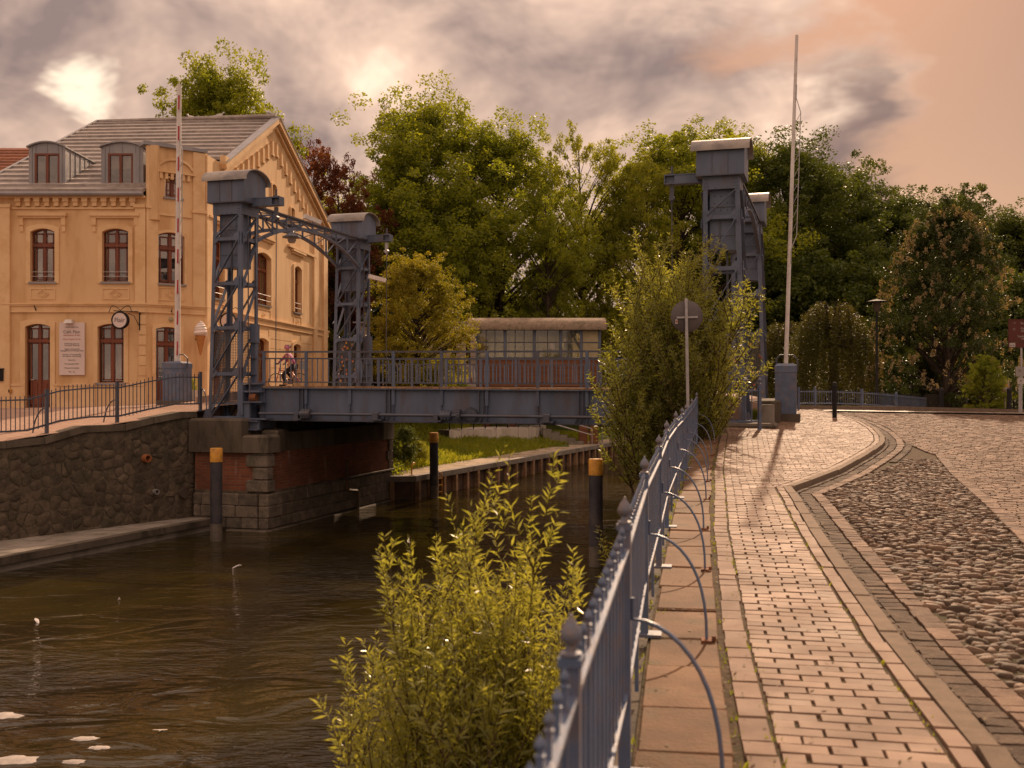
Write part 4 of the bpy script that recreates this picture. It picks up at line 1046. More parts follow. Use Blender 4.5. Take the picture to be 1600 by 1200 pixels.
# deck: planks across
dk = MB()
dk.hexa([B(A0, NB+.02, gz_top(A0)-.10), B(A1, NB+.02, gz_top(A1)-.10), B(A1, BWID+.5, gz_top(A1)-.10), B(A0, BWID+.5, gz_top(A0)-.10)], [B(A0, NB+.02, gz_top(A0)+.0), B(A1, NB+.02, gz_top(A1)+.0), B(A1, BWID+.5, gz_top(A1)), B(A0, BWID+.5, gz_top(A0))])
deck = dk.build('deck', 'steel_dark', span)
for i, a in enumerate(np.arange(A0, A1-.2, .25)):
    mb = MB(); mb.hexa([B(a+.01, NB-.10, gz_top(a)+.028), B(a+.24, NB-.10, gz_top(a)+.028), B(a+.24, BWID+.45, gz_top(a)+.028), B(a+.01, BWID+.45, gz_top(a)+.028)], [B(a+.01, NB-.10, gz_top(a)+.07), B(a+.24, NB-.10, gz_top(a)+.07), B(a+.24, BWID+.45, gz_top(a)+.07), B(a+.01, BWID+.45, gz_top(a)+.07)])
    mb.build('deck_plank', 'pile_rib', deck)
for a in np.arange(A0+.8, A1, 1.3):
    mb = MB(); mb.beam(B(a, NB, gz_bot(a)+.35), B(a, BWID+.5, gz_bot(a)+.35), .12, .5); mb.build('cross_girder', 'steel_dark', deck)
# drive shaft with couplings, bearings and gears
sz = lambda a: -.74-.004*a
sb = NB-.26
mb = MB(); mb.tube([B(a, sb, sz(a)) for a in np.linspace(.55, A1-.3, 12)], .042, 10); shaft = mb.build('drive_shaft', 'steel_dark', span)
for px in (588, 855):
    a = a_of_px(px, sb); mb = MB(); mb.box(B(a, sb, sz(a)-.05), BU, BW, UZ, .16, .22, .20); mb.box(B(a, sb+.08, sz(a)-.14), BU, BW, UZ, .34, .30, .05); mb.lathe(B(a-.09, sb, sz(a)), [(.08, 0), (.08, .18)], 12, BU); mb.build('bearing', 'steel_dark', shaft)
for px in (478, 697):
    a = a_of_px(px, sb); mb = MB(); mb.lathe(B(a-.16, sb, sz(a)), [(.06, 0), (.135, .02), (.135, .30), (.06, .32)], 18, BU)
    for t in np.linspace(0, 6.28, 9)[:-1]:
        for off in (-.09, 0, .09): mb.box(B(a+off, sb, sz(a))+(BW*math.cos(t)+UZ*math.sin(t))*.135, BU, BW, UZ, .035, .035, .035)
    mb.build('coupling', 'steel_dark', shaft)
    mb = MB(); mb.box(B(a-.28, sb+.05, sz(a)-.08), BU, BW, UZ, .12, .22, .22); mb.box(B(a-.28, sb+.1, sz(a)-.15), BU, BW, UZ, .3, .3, .04); mb.build('bearing', 'steel_dark', shaft)
def gear(c, axis, r, w, teeth):
    mb = MB(); mb.lathe(c-axis*w/2, [(r*.3, 0), (r, 0), (r, w), (r*.3, w)], 24, axis); x = axis.orthogonal().normalized(); y = axis.cross(x)
    for i in range(teeth):
        t = 6.283*i/teeth; d = x*math.cos(t)+y*math.sin(t); mb.box(c+d*r, axis, d, axis.cross(d), w, .05, .028)
    return mb
a = a_of_px(718, sb); gear(B(a, sb, sz(a)), BU, .16, .08, 18).build('gear', 'steel_dark', shaft)
a = a_of_px(732, sb); gear(B(a, sb+.18, sz(a)+.02), BW, .18, .07, 20).build('gear', 'steel_dark', shaft)
# end block with sheave at the café-side tower
eb = MB()
eb.box(B(.30, .10, -.12), BU, BW, UZ, .62, .34, .05); eb.box(B(.30, .12, .10), BU, BW, UZ, .55, .30, .04); eb.box(B(.08, .02, -.35), BU, BW, UZ, .06, .26, .85); eb.box(B(.30, -.03, -.02), BU, BW, UZ, .03, .06, .60); eb.box(B(.30, .20, -.20), BU, BW, UZ, .50, .06, .60); eb.box(B(.35, .05, -.42), BU, BW, UZ, .66, .30, .04); eb.box(B(.18, .0, -.66), BU, BW, UZ, .22, .10, .44); eb.box(B(.40, .12, -.90), BU, BW, UZ, .85, .4, .04)
ebo = eb.build('bearing_block', 'steel', span)
mb = MB(); mb.lathe(B(.30, .0, -.30), [(.12, 0), (.12, .2)], 14, BU); mb.build('roller', 'rust', ebo)
mb = MB()
for z in (-.96, -1.20): mb.box(B(.28, -.10, z), BU, BW, UZ, .72, .26, .03)
mb.box(B(.28, -.10, -1.08), BU, BW, UZ, .72, .04, .22); mb.box(B(.28, .5, -1.08), BU, BW, UZ, .5, 1.0, .2)
tag(mb.build('bearing_beam', 'steel', loc=B(.28, -.1, -1.2)), 'short grey steel I-beam under the span end on the café abutment', 'beam')
# ramp slabs that carry the street onto the span
for (a0, a1, z0, z1, lb_) in ((-2.2, A0-.04, -.30, gz_top(0)+.05, 'a'), (A1+.04, SPAN+1.3, gz_top(13)+.05, -.40, 'b')):
    mb = MB(); mb.hexa([B(a0, 1.05, -1.3), B(a1, 1.05, -1.3), B(a1, BWID-.1, -1.3), B(a0, BWID-.1, -1.3)], [B(a0, 1.05, z0), B(a1, 1.05, z1), B(a1, BWID-.1, z1), B(a0, BWID-.1, z0)])
    tag(mb.build('bridge_approach_road', 'street_paving'), kind='structure')

# dolphins in the water
def dolphin(px, pytop, d, label):
    x = X(px, d); zt = Zp(pytop, d); r = .155 if d < 40 else .14
    root = thing('dolphin_post', label, 'mooring post', (x, d, WATER-.5), 'yellow-capped posts standing in the canal')
    c = Vector((x, d, 0))
    mb = MB(); mb.lathe(c+UZ*(WATER+.45), [(r, 0), (r, zt-.36-WATER-.45)], 20); mb.build('shaft', 'pile_dark', root)
    mb = MB(); mb.lathe(c+UZ*(WATER-.6), [(r*1.01, 0), (r*1.01, 1.05)], 20); mb.build('wet_shaft', 'pile_wet', root)
    mb = MB(); mb.lathe(c+UZ*(zt-.36), [(r+.006, 0), (r+.006, .34), (r-.01, .36), (0, .36)], 20); mb.build('yellow_cap', 'yellow_paint', root)
dolphin(338, 700, 26.7, 'yellow-capped dark post in front of the brick abutment')
dolphin(678, 676, 37.0, 'yellow-capped dark post beside the sheet piling under the bridge')
dolphin(931, 717, 22.9, 'yellow-capped dark post in the canal beside the railing')
# ------------------------------------------------------------------ railings, barriers, signs
random.seed(5)
def finial_prof(s): return [(.030*s, 0), (.050*s, .006*s), (.050*s, .020*s), (.030*s, .030*s), (.026*s, .055*s), (.040*s, .070*s), (.052*s, .090*s), (.050*s, .115*s), (.034*s, .150*s), (.012*s, .180*s), (.008*s, .195*s), (0, .2*s)]
PD = [0.9, 2.45, 3.85, 6.03, 8.15, 10.13, 12.4, 14.77, 16.8, 19.05, 21.2]
fence = thing('canal_railing', 'blue-grey iron railing with acorn finials running along the canal path', 'railing', (XF(3.85), 3.85, zR(.4, 3.85)))
def fpt(d, z=0, off=0): return Vector((XF(d)+off, d, zR(XF(d), d)+z))
def share(name, src, parent, loc, scale=1.0):
    o = bpy.data.objects.new(name, src.data); COL.objects.link(o); o.parent = parent; o.location = Vector(loc)-ORG[parent.name]; o.scale = (scale,)*3 if not isinstance(scale, tuple) else scale
    ORG[o.name] = Vector(loc); return o
fdir = Vector((.185, 1, 0)).normalized(); fn = Vector((fdir.y, -fdir.x, 0))
pk = None; post0 = None; fin0 = None
for i, d in enumerate(PD):
    c = fpt(d)
    if post0 is None:
        mb = MB(); mb.sm = False
        mb.box(c+UZ*.47, fdir, fn, UZ, .046, .046, .94); mb.box(c+UZ*.945, fdir, fn, UZ, .058, .058, .022); mb.box(c+UZ*.012, fdir, fn, UZ, .12, .20, .018)
        me = mb.build('post', 'fence_paint', None, loc=c); me.parent = fence; me.location = c-ORG[fence.name]; post0 = me
        mb = MB(); mb.lathe(c+UZ*.955, finial_prof(.52), 18); fo = mb.build('finial', 'fence_rust', None, loc=c); fo.parent = me; fo.location = (0, 0, 0); fin0 = fo
    else:
        p = share('post', post0, fence, c); f_ = bpy.data.objects.new('finial', fin0.data); COL.objects.link(f_); f_.parent = p
    # curved brace on the path side
    if i > 0:
        z0 = .60; pts = []
        for t in np.linspace(0, 1, 12):
            a = t*math.pi/2
            pts.append(c+fn*(.03+.33*math.sin(a))+fdir*(-.10*t)+UZ*(z0*math.cos(a)**.8 if t < 1 else 0.0))
        mb = MB(); mb.tube([c+fn*.03+UZ*.68]+pts, .0085, 8); br = mb.build('brace', 'fence_paint', fence)
        mb = MB(); mb.box(pts[-1]+UZ*.012, fdir, fn, UZ, .09, .06, .02); mb.lathe(pts[-1]+fn*.04+UZ*.01, [(.012, 0), (.012, .03), (0, .03)], 6); mb.build('foot_plate', 'rust', br)
for a, b in zip(PD[:-1], PD[1:]):
    for z, w, h in ((.865, .042, .014), (.32, .034, .012)):
        mb = MB(); mb.beam(fpt(a, z), fpt(b, z), w, h); mb.build('rail', 'fence_paint', fence)
    n = 17 if b > 4 else 13
    for k in range(1, n):
        d = lerp(a, b, k/n); c = fpt(d, .30)
        if pk is None:
            mb = MB(); mb.box(c+UZ*.315, fdir, fn, UZ, .015, .015, .63); mb.lathe(c+UZ*.625, finial_prof(.23), 10); pk = mb.build('picket', 'fence_paint', None, loc=c); pk.parent = fence; pk.location = c-ORG[fence.name]
        else: share('picket', pk, fence, c)
    d = (a+b)/2; mb = MB(); mb.beam(fpt(d, 0), fpt(d, .33), .018, .018); mb.build('stay', 'fence_paint', fence)
# lower fence by the tower
def small_fence(pts, zf, label, name, mat, h=.95, gap=.12, postw=.07, posts=None, finial=False, spike=.06, group=None):
    root = thing(name, label, 'railing', (pts[0][0], pts[0][1], zf(*pts[0])), group)
    ln = Line2(pts); bar = None
    pp = posts or [0, ln.length]
    for t in pp:
        c, d = ln.at(t); d3 = d.to_3d(); n3 = Vector((d.y, -d.x, 0)); q = Vector((c.x, c.y, zf(c.x, c.y))); mb = MB(); mb.box(q+UZ*(h+.06)/2, d3, n3, UZ, postw, postw, h+.06); mb.box(q+UZ*.015, d3, n3, UZ, postw*2.4, postw*2.4, .02)
        if finial: mb.lathe(q+UZ*(h+.05), finial_prof(.9), 10)
        mb.build('post', mat, root)
    k = 0
    ts = np.linspace(0, ln.length, max(2, int(ln.length/.8))+1)
    for zz, hh in ((h-.10, .035), (.22, .045)):
        mb = MB()
        for t, u in zip(ts[:-1], ts[1:]):
            a, _ = ln.at(t); b, _ = ln.at(u); mb.beam((a.x, a.y, zf(a.x, a.y)+zz), (b.x, b.y, zf(b.x, b.y)+zz), .03, hh)
        mb.build('rail', mat, root)
    t = gap/2
    while t < ln.length:
        c, d = ln.at(t); q = Vector((c.x, c.y, zf(c.x, c.y)+.20))
        if bar is None:
            d3 = d.to_3d(); n3 = Vector((d.y, -d.x, 0)); mb = MB(); mb.box(q+UZ*(h-.30+spike)/2, d3, n3, UZ, .018, .018, h-.30+spike); bar = mb.build('bar', mat, None, loc=q); bar.parent = root; bar.location = q-ORG[root.name]
        else: share('bar', bar, root, q)
        t += gap
    return root, ln
lf = [tuple((WL0+wd*s_-wnrm*.22).to_2d()) for s_ in (3.5, 6.4, 7.9, 9.4, 11.0)]+[(-8.95, 28.95+.55)]
ln_ = Line2(lf)
def t_of_px(ln, px):
    best = (9e9, 0)
    for k in range(600):
        t = ln.length*k/599; c, _ = ln.at(t); e = abs(800+F*c.x/c.y-px)
        if e < best[0]: best = (e, t)
    return best[1]
lroot, ln_ = small_fence(lf, lambda x, y: zL(x, y), 'dark iron railing on top of the rubble wall in front of the café', 'street_railing', 'steel_dark', h=1.08, gap=.118, postw=.075, posts=[t_of_px(ln_, 73), t_of_px(ln_, 183), t_of_px(ln_, 313)], spike=.10)
for px in (73, 183, 313):
    c, d = ln_.at(t_of_px(ln_, px)); n3 = Vector((d.y, -d.x, 0))*-1; q = Vector((c.x, c.y, zL(c.x, c.y))); mb = MB()
    if px == 313: n3 = -n3
    mb.tube([q+UZ*.72+n3*.03]+[q+n3*(.05+.42*math.sin(t*1.57))-d.to_3d()*.1*t+UZ*(.66*math.cos(t*1.57)) for t in np.linspace(0, 1, 9)], .018, 7); mb.build('brace', 'steel_dark', lroot)
small_fence([(4.55, 24.0), (5.9, 24.4)], lambda x, y: zR(x, y)-.02, 'short blue railing between the willow and the tower foot', 'tower_railing', 'fence_paint', h=1.05, gap=.16, finial=True)
small_fence([(9.3, 33.2), (9.7, 34.5), (13.5, 37.5), (17, 42)], lambda x, y: zR(x, y)-.05, 'low blue railing on the far kerb behind the bollard', 'kerb_railing', 'fence_paint', h=.72, gap=.14, posts=[0, 2.2, 5, 8])
mb = MB(); mb.beam((9.0, 33.6, zR(9, 33.6)), (13.6, 36.4, zR(13.6, 36.4)), .25, .22); mb.beam((13.6, 36.4, zR(13.6, 36.4)), (19, 38, zR(19, 38)), .25, .22)
tag(mb.build('kerb', 'kerb'), kind='structure')
tp = Vector((9.05, 33.0, zR(9.05, 33))); r = thing('gate_post', 'slim blue gate post with forked top behind the barrier box', 'post', tuple(tp))
mb = MB(); mb.box(tp+UZ*.55, BU, BW, UZ, .16, .16, 1.1); mb.build('shaft', 'fence_paint', r)
mb = MB(); mb.tube([tp+UZ*1.1, tp+UZ*1.18], .04, 8); mb.tube([tp+UZ*1.17, tp+UZ*1.36-BU*.17], .015, 5); mb.tube([tp+UZ*1.17, tp+UZ*1.36+BU*.17], .015, 5); mb.build('fork', 'fence_rust', r)
mb = MB(); mb.tube([tp+UZ*.98, tp+UZ*.98-BU*.6], .025, 6); mb.tube([tp+UZ*.15, tp+UZ*.15-BU*.6], .025, 6); mb.build('bar', 'galv', r)

# ---- barriers, raised
def barrier(c, w, h, top, tilt, label, seglen, flip, thick=1.0):
    r = thing('traffic_barrier', label, 'barrier', tuple(c), 'raised barriers at the bridge ends')
    mb = MB(); mb.box(c+UZ*(h*.42), BU, BW, UZ, w, w*.85, h*.84); mb.build('housing', 'fence_paint', r)
    mb = MB(); hw = w/2
    mb.box(c+UZ*(h*.90), BU, BW, UZ, w*1.04, w*.89, h*.115)
    a = .52*w; b = .36*w; z0 = c.z+h*.957; z1 = c.z+h
    mb.hexa([c.xy.to_3d()+BU*x+BW*y+UZ*z0 for x, y in ((-a, -a*.86), (a, -a*.86), (a, a*.86), (-a, a*.86))], [c.xy.to_3d()+BU*x+BW*y+UZ*z1 for x, y in ((-b, -b*.86), (b, -b*.86), (b, b*.86), (-b, b*.86))])
    mb.build('housing_lid', 'fence_paint', r)
    mb = MB(); mb.box(c+UZ*.02, BU, BW, UZ, w*1.35, w*1.25, .34); mb.build('plinth', 'concrete_dark', r)
    base = c+UZ*(h+.02); d = (Vector(top)-base); n = int(d.length/seglen); dn = d.normalized()
    mb = MB(); mb.tube([base-dn*.1, base+d*.5, base+d], [.095*thick, .085*thick, .07*thick], 10); boom = mb.build('boom', 'white_paint', r)
    for k in range(0, n if seglen < .5 else 0, 2):
        p, q = base+d*((k+.35)/n), base+d*((k+1.25)/n); mb = MB(); mb.beam(p+BU*.05*flip+BW*-.085, q+BU*.05*flip+BW*-.08, .05, .012, up=BW); mb.build('red_stripe', 'red_paint', boom)
    fr = []
    sd = BU*(.17)
    for t in np.linspace(.30, .85, 14): fr.append(base+d*t+sd*(1.0 if .36 < t < .8 else .25)*(1 if flip > 0 else .8)+UZ*random.uniform(-.05, .05)-BW*.04)
    mb = MB(); mb.tube(fr, .012, 5)
    for k in range(0, 13): mb.tube([base+d*np.linspace(.30, .85, 14)[k], fr[k+1 if k < 13 else k]], .007, 4)
    mb.build('hanging_curtain', 'galv', boom)
    mb = MB(); mb.tube([base+BU*(-.45*w)-UZ*.10, base+BU*(-.45*w)+UZ*.10, base+BU*(-.3*w)+UZ*.20, base+BU*(.35*w)+UZ*.20, base+BU*(.55*w)+UZ*.08, base+BU*(.55*w)-UZ*.22], .022, 6); mb.build('yoke', 'steel_dark', r)
cR = Vector((X(1228, 27.2), 27.2, zR(7.3, 27.2)))
barrier(cR, .54, 1.52, P(1245, 55, 27.2), 0, 'raised white barrier boom on the blue box at the footpath', .55, 1, .58)
cL = Vector((X(277, 33), 33.0, -.62))
barrier(cL, .68, 1.45, P(280, 132, 33.0), 0, 'raised red and white barrier boom on the blue box in front of the café', .48, 1)
mb = MB(); c = Vector((X(1200, 25.9), 25.9, zR(6.4, 25.9))); mb.box(c+UZ*.22, BU, BW, UZ, .30, .28, .56)
tag(mb.build('concrete_block', 'concrete', loc=c), 'small upright concrete block beside the blue barrier box on the path', 'block')
c = Vector((X(294, 33.5), 33.5, -.6)); mb = MB(); mb.box(c+UZ*.2, BU, BW, UZ, .8, .5, .6)
tag(mb.build('concrete_block', 'concrete_light', loc=c), 'pale concrete block beside the barrier box at the café', 'block')

# bollards
def bollard(x, y, z, h, r_, label, mat='black_metal'):
    c = Vector((x, y, z)); root = thing('bollard', label, 'bollard', tuple(c), 'dark bollards round the yard')
    mb = MB(); mb.lathe(c, [(r_, 0), (r_, h*.86), (r_*.96, h*.87)], 14); mb.build('shaft', mat, root)
    mb = MB(); mb.lathe(c+UZ*h*.87, [(r_*1.12, 0), (r_*1.12, h*.03), (r_, h*.04), (r_*.9, h*.10), (r_*.4, h*.13), (0, h*.135)], 14); mb.build('cap', mat, root)
bollard(X(1304, 28.8), 28.8, zR(9, 28.8), 1.0, .065, 'slim dark bollard on the brick path near the kerb bend')
bollard(X(1471, 40), 40, zR(16.8, 40)-.1, 1.05, .085, 'black bollard beside the café chairs under the chestnut')
bollard(X(1577, 38), 38, zR(18.4, 38)-.1, 1.0, .085, 'black bollard below the warning notice')

# round traffic sign seen from behind
d = 19.4; c = Vector((X(1076, d), d, zR(3.4, d)-.02)); st = thing('round_traffic_sign', 'grey back of a round traffic sign on a pole by the willow', 'traffic sign', tuple(c))
tp = P(1072, 466, d)
mb = MB(); mb.tube([c, tp], .030, 10); mb.build('pole', 'galv', st)
sc_ = P(1074, 494, d)+Vector((0, .05, 0)); mb = MB(); mb.lathe(sc_, [(.30, 0), (.305, .004), (.305, .016), (.30, .02)], 36, (0, 1, 0)); dsk = mb.build('disc', 'sign_grey', st)
mb = MB(); mb.box(sc_+Vector((0, -.025, 0))+UZ*-.02, Vector((1, 0, .03)).normalized(), (0, 1, 0), UZ, .40, .03, .035); mb.build('clamp', 'galv', dsk)
mb = MB(); mb.box(sc_+Vector((-.20, -.012, -.10)), (1, 0, 0), (0, 1, 0), UZ, .045, .004, .085); mb.build('sticker', 'sign_white', dsk)
mb = MB(); mb.box(sc_+Vector((-.20, -.016, -.10)), (1, 0, 0), (0, 1, 0), UZ, .030, .003, .035); mb.build('sticker_mark', 'print_red', dsk)

# ---- text helper
def text(s, size, mat, origin, xdir, name, parent, align='CENTER', depth=.002):
    cu = bpy.data.curves.new(name, 'FONT'); cu.body = s; cu.size = size; cu.align_x = align; cu.extrude = depth
    tmp = bpy.data.objects.new(name+'_tmp', cu); COL.objects.link(tmp)
    dg = bpy.context.evaluated_depsgraph_get(); me = bpy.data.meshes.new_from_object(tmp.evaluated_get(dg))
    bpy.data.objects.remove(tmp); bpy.data.curves.remove(cu)
    xd = Vector(xdir).normalized(); o = ORG[parent.name]
    for v in me.vertices: c = v.co.copy(); p = Vector(origin)+xd*c.x+UZ*c.y+xd.cross(UZ)*c.z-o; v.co = p
    me.materials.clear(); me.materials.append(MATS[mat]); me.name = name
    ob = bpy.data.objects.new(name, me); COL.objects.link(ob); ob.parent = parent; ORG[ob.name] = Vector(o); return ob
# signs at the right edge
def board(px0, px1, py0, py1, d, mat, name, label, zg, edge=None, polepx=None, lines=(), tmat='sign_white', cat='sign'):
    a, b = P(px0, py1, d), P(px1, py0, d); cx = (a.x+b.x)/2 if polepx is None else X(polepx, d)
    r = thing(name, label, cat, (cx, d, zg))
    mb = MB(); mb.tube([Vector((cx, d+.05, zg)), Vector((cx, d+.05, b.z-.05))], .035, 8); mb.build('pole', 'galv', r)
    mb = MB(); mb.abox(a.x, b.x, d-.01, d+.015, a.z, b.z); pn = mb.build('panel', mat, r)
    if edge:
        mb = MB(); w = .03
        mb.abox(a.x-w, b.x+w, d-.018, d+.02, a.z-w, a.z); mb.abox(a.x-w, b.x+w, d-.018, d+.02, b.z, b.z+w); mb.abox(a.x-w, a.x, d-.018, d+.02, a.z, b.z); mb.abox(b.x, b.x+w, d-.018, d+.02, a.z, b.z); mb.build('frame', edge, r)
    for (s_, fx, fz, size) in lines:
        text(s_, size, tmat, (lerp(a.x, b.x, fx), d-.012, lerp(a.z, b.z, fz)), (1, 0, 0), 'lettering', pn, 'LEFT')
    return r, a, b, pn
zg = zR(16, 34)
r, a, b, pn = board(1577, 1640, 500, 533, 34, 'sign_brown', 'direction_sign', 'brown direction sign with pale lettering at the picture edge', zg, 'sign_brown', 1597, [('Schloss und Burg', .28, .80, .10), ('Elde - Müritz -', .28, .55, .10), ('Wasserstraße', .28, .42, .10), ('Stadtzentrum', .2, .18, .10), ('Marktplatz', .3, .05, .10), ('<', .08, .48, .16), ('<', .10, .80, .12)])
mb = MB(); p0, p1 = P(1575, 543, 34), P(1640, 535, 34); mb.abox(p0.x, p1.x, 33.99, 34.015, p0.z, p1.z); low = mb.build('lower_panel', 'sign_brown', r)
mb = MB(); p0, p1 = P(1577, 542, 34), P(1586, 536, 34); mb.abox(p0.x, p1.x, 33.984, 33.99, p0.z, p1.z); mb.build('bicycle_symbol_plate', 'sign_white', low)
text('o-o', .10, 'print_dark', (p0.x+.02, 33.982, p0.z+.03), (1, 0, 0), 'bicycle_symbol', low, 'LEFT')
r, a, b, pn = board(1587, 1612, 573, 588, 33, 'sign_white', 'cycle_route_sign', 'white cycle route sign with arrow on a thin pole at the edge', zR(16, 33), None, 1594, [('>', .12, .35, .20)], 'print_dark')
mb = MB(); p0, p1 = P(1590, 600, 33), P(1612, 591, 33); mb.abox(p0.x, p1.x, 32.99, 33.015, p0.z, p1.z); lo = mb.build('lower_panel', 'sign_white', r)
text('>', .14, 'print_dark', (p0.x+.06, 32.985, p0.z+.06), (1, 0, 0), 'arrow', lo, 'LEFT')
r, a, b, pn = board(1567, 1577, 594, 610, 39, 'sign_white', 'warning_notice', 'framed white notice with yellow warning triangle beside the globe tree', zR(18, 39)-.1, 'wood_frame', 1571, [('Vorsicht', .05, .05, .05)], 'print_dark')
cx = (a.x+b.x)/2; mb = MB(); mb.prism([(cx-.10, 38.985, a.z+.13), (cx+.10, 38.985, a.z+.13), (cx, 38.985, a.z+.31)], (0, -.004, 0)); mb.build('triangle', 'yellow_paint', pn)

# street lamp
d = 41; c = Vector((X(1370, d), d, zR(14.6, d)-.1)); sl = thing('street_lamp', 'dark flat-hat street lamp between weeping willow and chestnut', 'street lamp', tuple(c))
top = Zp(468, d)
mb = MB(); mb.lathe(c, [(.09, 0), (.09, .9), (.055, 1.0), (.045, top-c.z-.5)], 12); mb.build('pole', 'black_metal', sl)
mb = MB(); mb.lathe(Vector((c.x, d, top-.10)), [(.42, 0), (.42, .02), (.12, .09), (0, .11)], 24); mb.build('lamp_hat', 'black_metal', sl)
mb = MB(); mb.lathe(Vector((c.x, d, top-.5)), [(.08, 0), (.13, .12), (.15, .28), (.15, .40)], 14); mb.build('lamp_glass', 'interior', sl)

# café chairs on the terrace (only their tops show above the crest)
def chair(px, d, rz, label):
    z = zR(X(px, d), d)-.05; c = Vector((X(px, d), d, z)); r = thing('wicker_chair', label, 'chair', tuple(c), 'dark wicker terrace chairs')
    ca, sa = math.cos(rz), math.sin(rz); xd, yd = Vector((ca, sa, 0)), Vector((-sa, ca, 0))
    mb = MB(); mb.box(c+UZ*.42, xd, yd, UZ, .62, .60, .10); mb.build('seat', 'wicker', r)
    mb = MB(); pts = [(-.32, .30), (-.34, 0), (-.30, -.26), (-.15, -.33), (.15, -.33), (.30, -.26), (.34, 0), (.32, .30)]
    hs = [.62, .70, .84, .88, .88, .84, .70, .62]
    for i in range(7):
        p, q = pts[i], pts[i+1]; A = c+xd*p[0]+yd*p[1]; Bq = c+xd*q[0]+yd*q[1]; nrm = (Bq-A).cross(UZ).normalized()*.05
        mb.hexa([A+UZ*.3, Bq+UZ*.3, Bq-nrm+UZ*.3, A-nrm+UZ*.3], [A+UZ*hs[i], Bq+UZ*hs[i+1], Bq-nrm+UZ*hs[i+1], A-nrm+UZ*hs[i]])
    mb.build('shell_back', 'wicker', r)
    for sx in (-.26, .26):
        for sy in (-.25, .25):
            mb = MB(); mb.beam(c+xd*sx+yd*sy, c+xd*sx+yd*sy+UZ*.38, .04, .04); mb.build('leg', 'black_metal', r)
chair(1420, 43, .2, 'leftmost of the dark wicker chairs under the chestnut')
chair(1452, 43.5, -.1, 'middle dark wicker chair under the chestnut')
chair(1498, 44.5, .9, 'dark wicker chair closest to the chestnut trunk')
# ------------------------------------------------------------------ café building
random.seed(21)
class Wall:
    """a flat wall: s runs along it from o, z is up, n points outwards"""
    def __init__(w, o, e, flip=1):
        w.o = Vector((o[0], o[1], 0)); w.d = (Vector((e[0], e[1], 0))-w.o); w.L = w.d.length; w.d.normalize(); w.n = Vector((w.d.y, -w.d.x, 0))
    def p(w, s, z, out=0.0): return w.o+w.d*s+w.n*out+UZ*z
    def s_of(w, px):
        q = (px-800)/F; return (q*w.o.y-w.o.x)/(w.d.x-q*w.d.y)
    def z_of(w, px, py):
        s = w.s_of(px); return Zp(py, w.o.y+w.d.y*s)
    def box(w, mb, s0, s1, z0, z1, o0, o1):
        return mb.hexa([w.p(s0, z0, o1), w.p(s1, z0, o1), w.p(s1, z0, o0), w.p(s0, z0, o0)], [w.p(s0, z1, o1), w.p(s1, z1, o1), w.p(s1, z1, o0), w.p(s0, z1, o0)])
def arch_poly(s0, s1, z0, z1, rise, n=8):
    """opening with a segmental arch; z1 = crown"""
    pts = [(s0, z0), (s1, z0)]
    for t in np.linspace(1, -1, n+1): pts.append(((s0+s1)/2+(s1-s0)/2*t, z1-rise*t*t))
    return pts
def wall_mesh(w, outer, holes, depth, mat, name, parent):
    loops = [[Vector((a, b, 0)) for a, b in outer]]+[[Vector((a, b, 0)) for a, b in h] for h in holes]
    tri = tessellate_polygon(loops); flat = [q for l in loops for q in l]
    mb = MB()
    vs = [w.p(q.x, q.y) for q in flat]; fs = []
    for t in tri:
        a, b, c = [flat[i] for i in t]
        fs.append(tuple(t) if (b-a).cross(c-a).z > 0 else (t[0], t[2], t[1]))
    mb.add(vs, fs)
    for h in holes:
        n = len(h)
        mb.add([w.p(a, b) for a, b in h]+[w.p(a, b, -depth) for a, b in h], [(i, (i+1) % n, n+(i+1) % n, n+i)[::-1] for i in range(n)])
    return mb.build(name, mat, parent)
def loopframe(w, poly, wid, o0, o1, mb=None):
    """a frame following a polygon inwards"""
    mb = mb or MB(); c = [Vector(q) for q in poly]; n = len(c); inn = []
    for i in range(n):
        a, b, d = c[i-1], c[i], c[(i+1) % n]; d1 = (b-a).normalized() if (b-a).length else (d-b).normalized(); d2 = (d-b).normalized()
        n1 = Vector((-d1.y, d1.x)); n2 = Vector((-d2.y, d2.x)); m = (n1+n2); k = wid/max(.35, m.length_squared/2)
        inn.append(b+m*k*.5*1.0)
    vs = [w.p(q.x, q.y, o1) for q in c]+[w.p(q.x, q.y, o1) for q in inn]+[w.p(q.x, q.y, o0) for q in inn]+[w.p(q.x, q.y, o0) for q in c]
    fs = []
    for i in range(n):
        j = (i+1) % n; fs += [(i, j, n+j, n+i), (n+i, n+j, 2*n+j, 2*n+i), (j, i, 3*n+i, 3*n+j)]
    return mb.add(vs, fs)
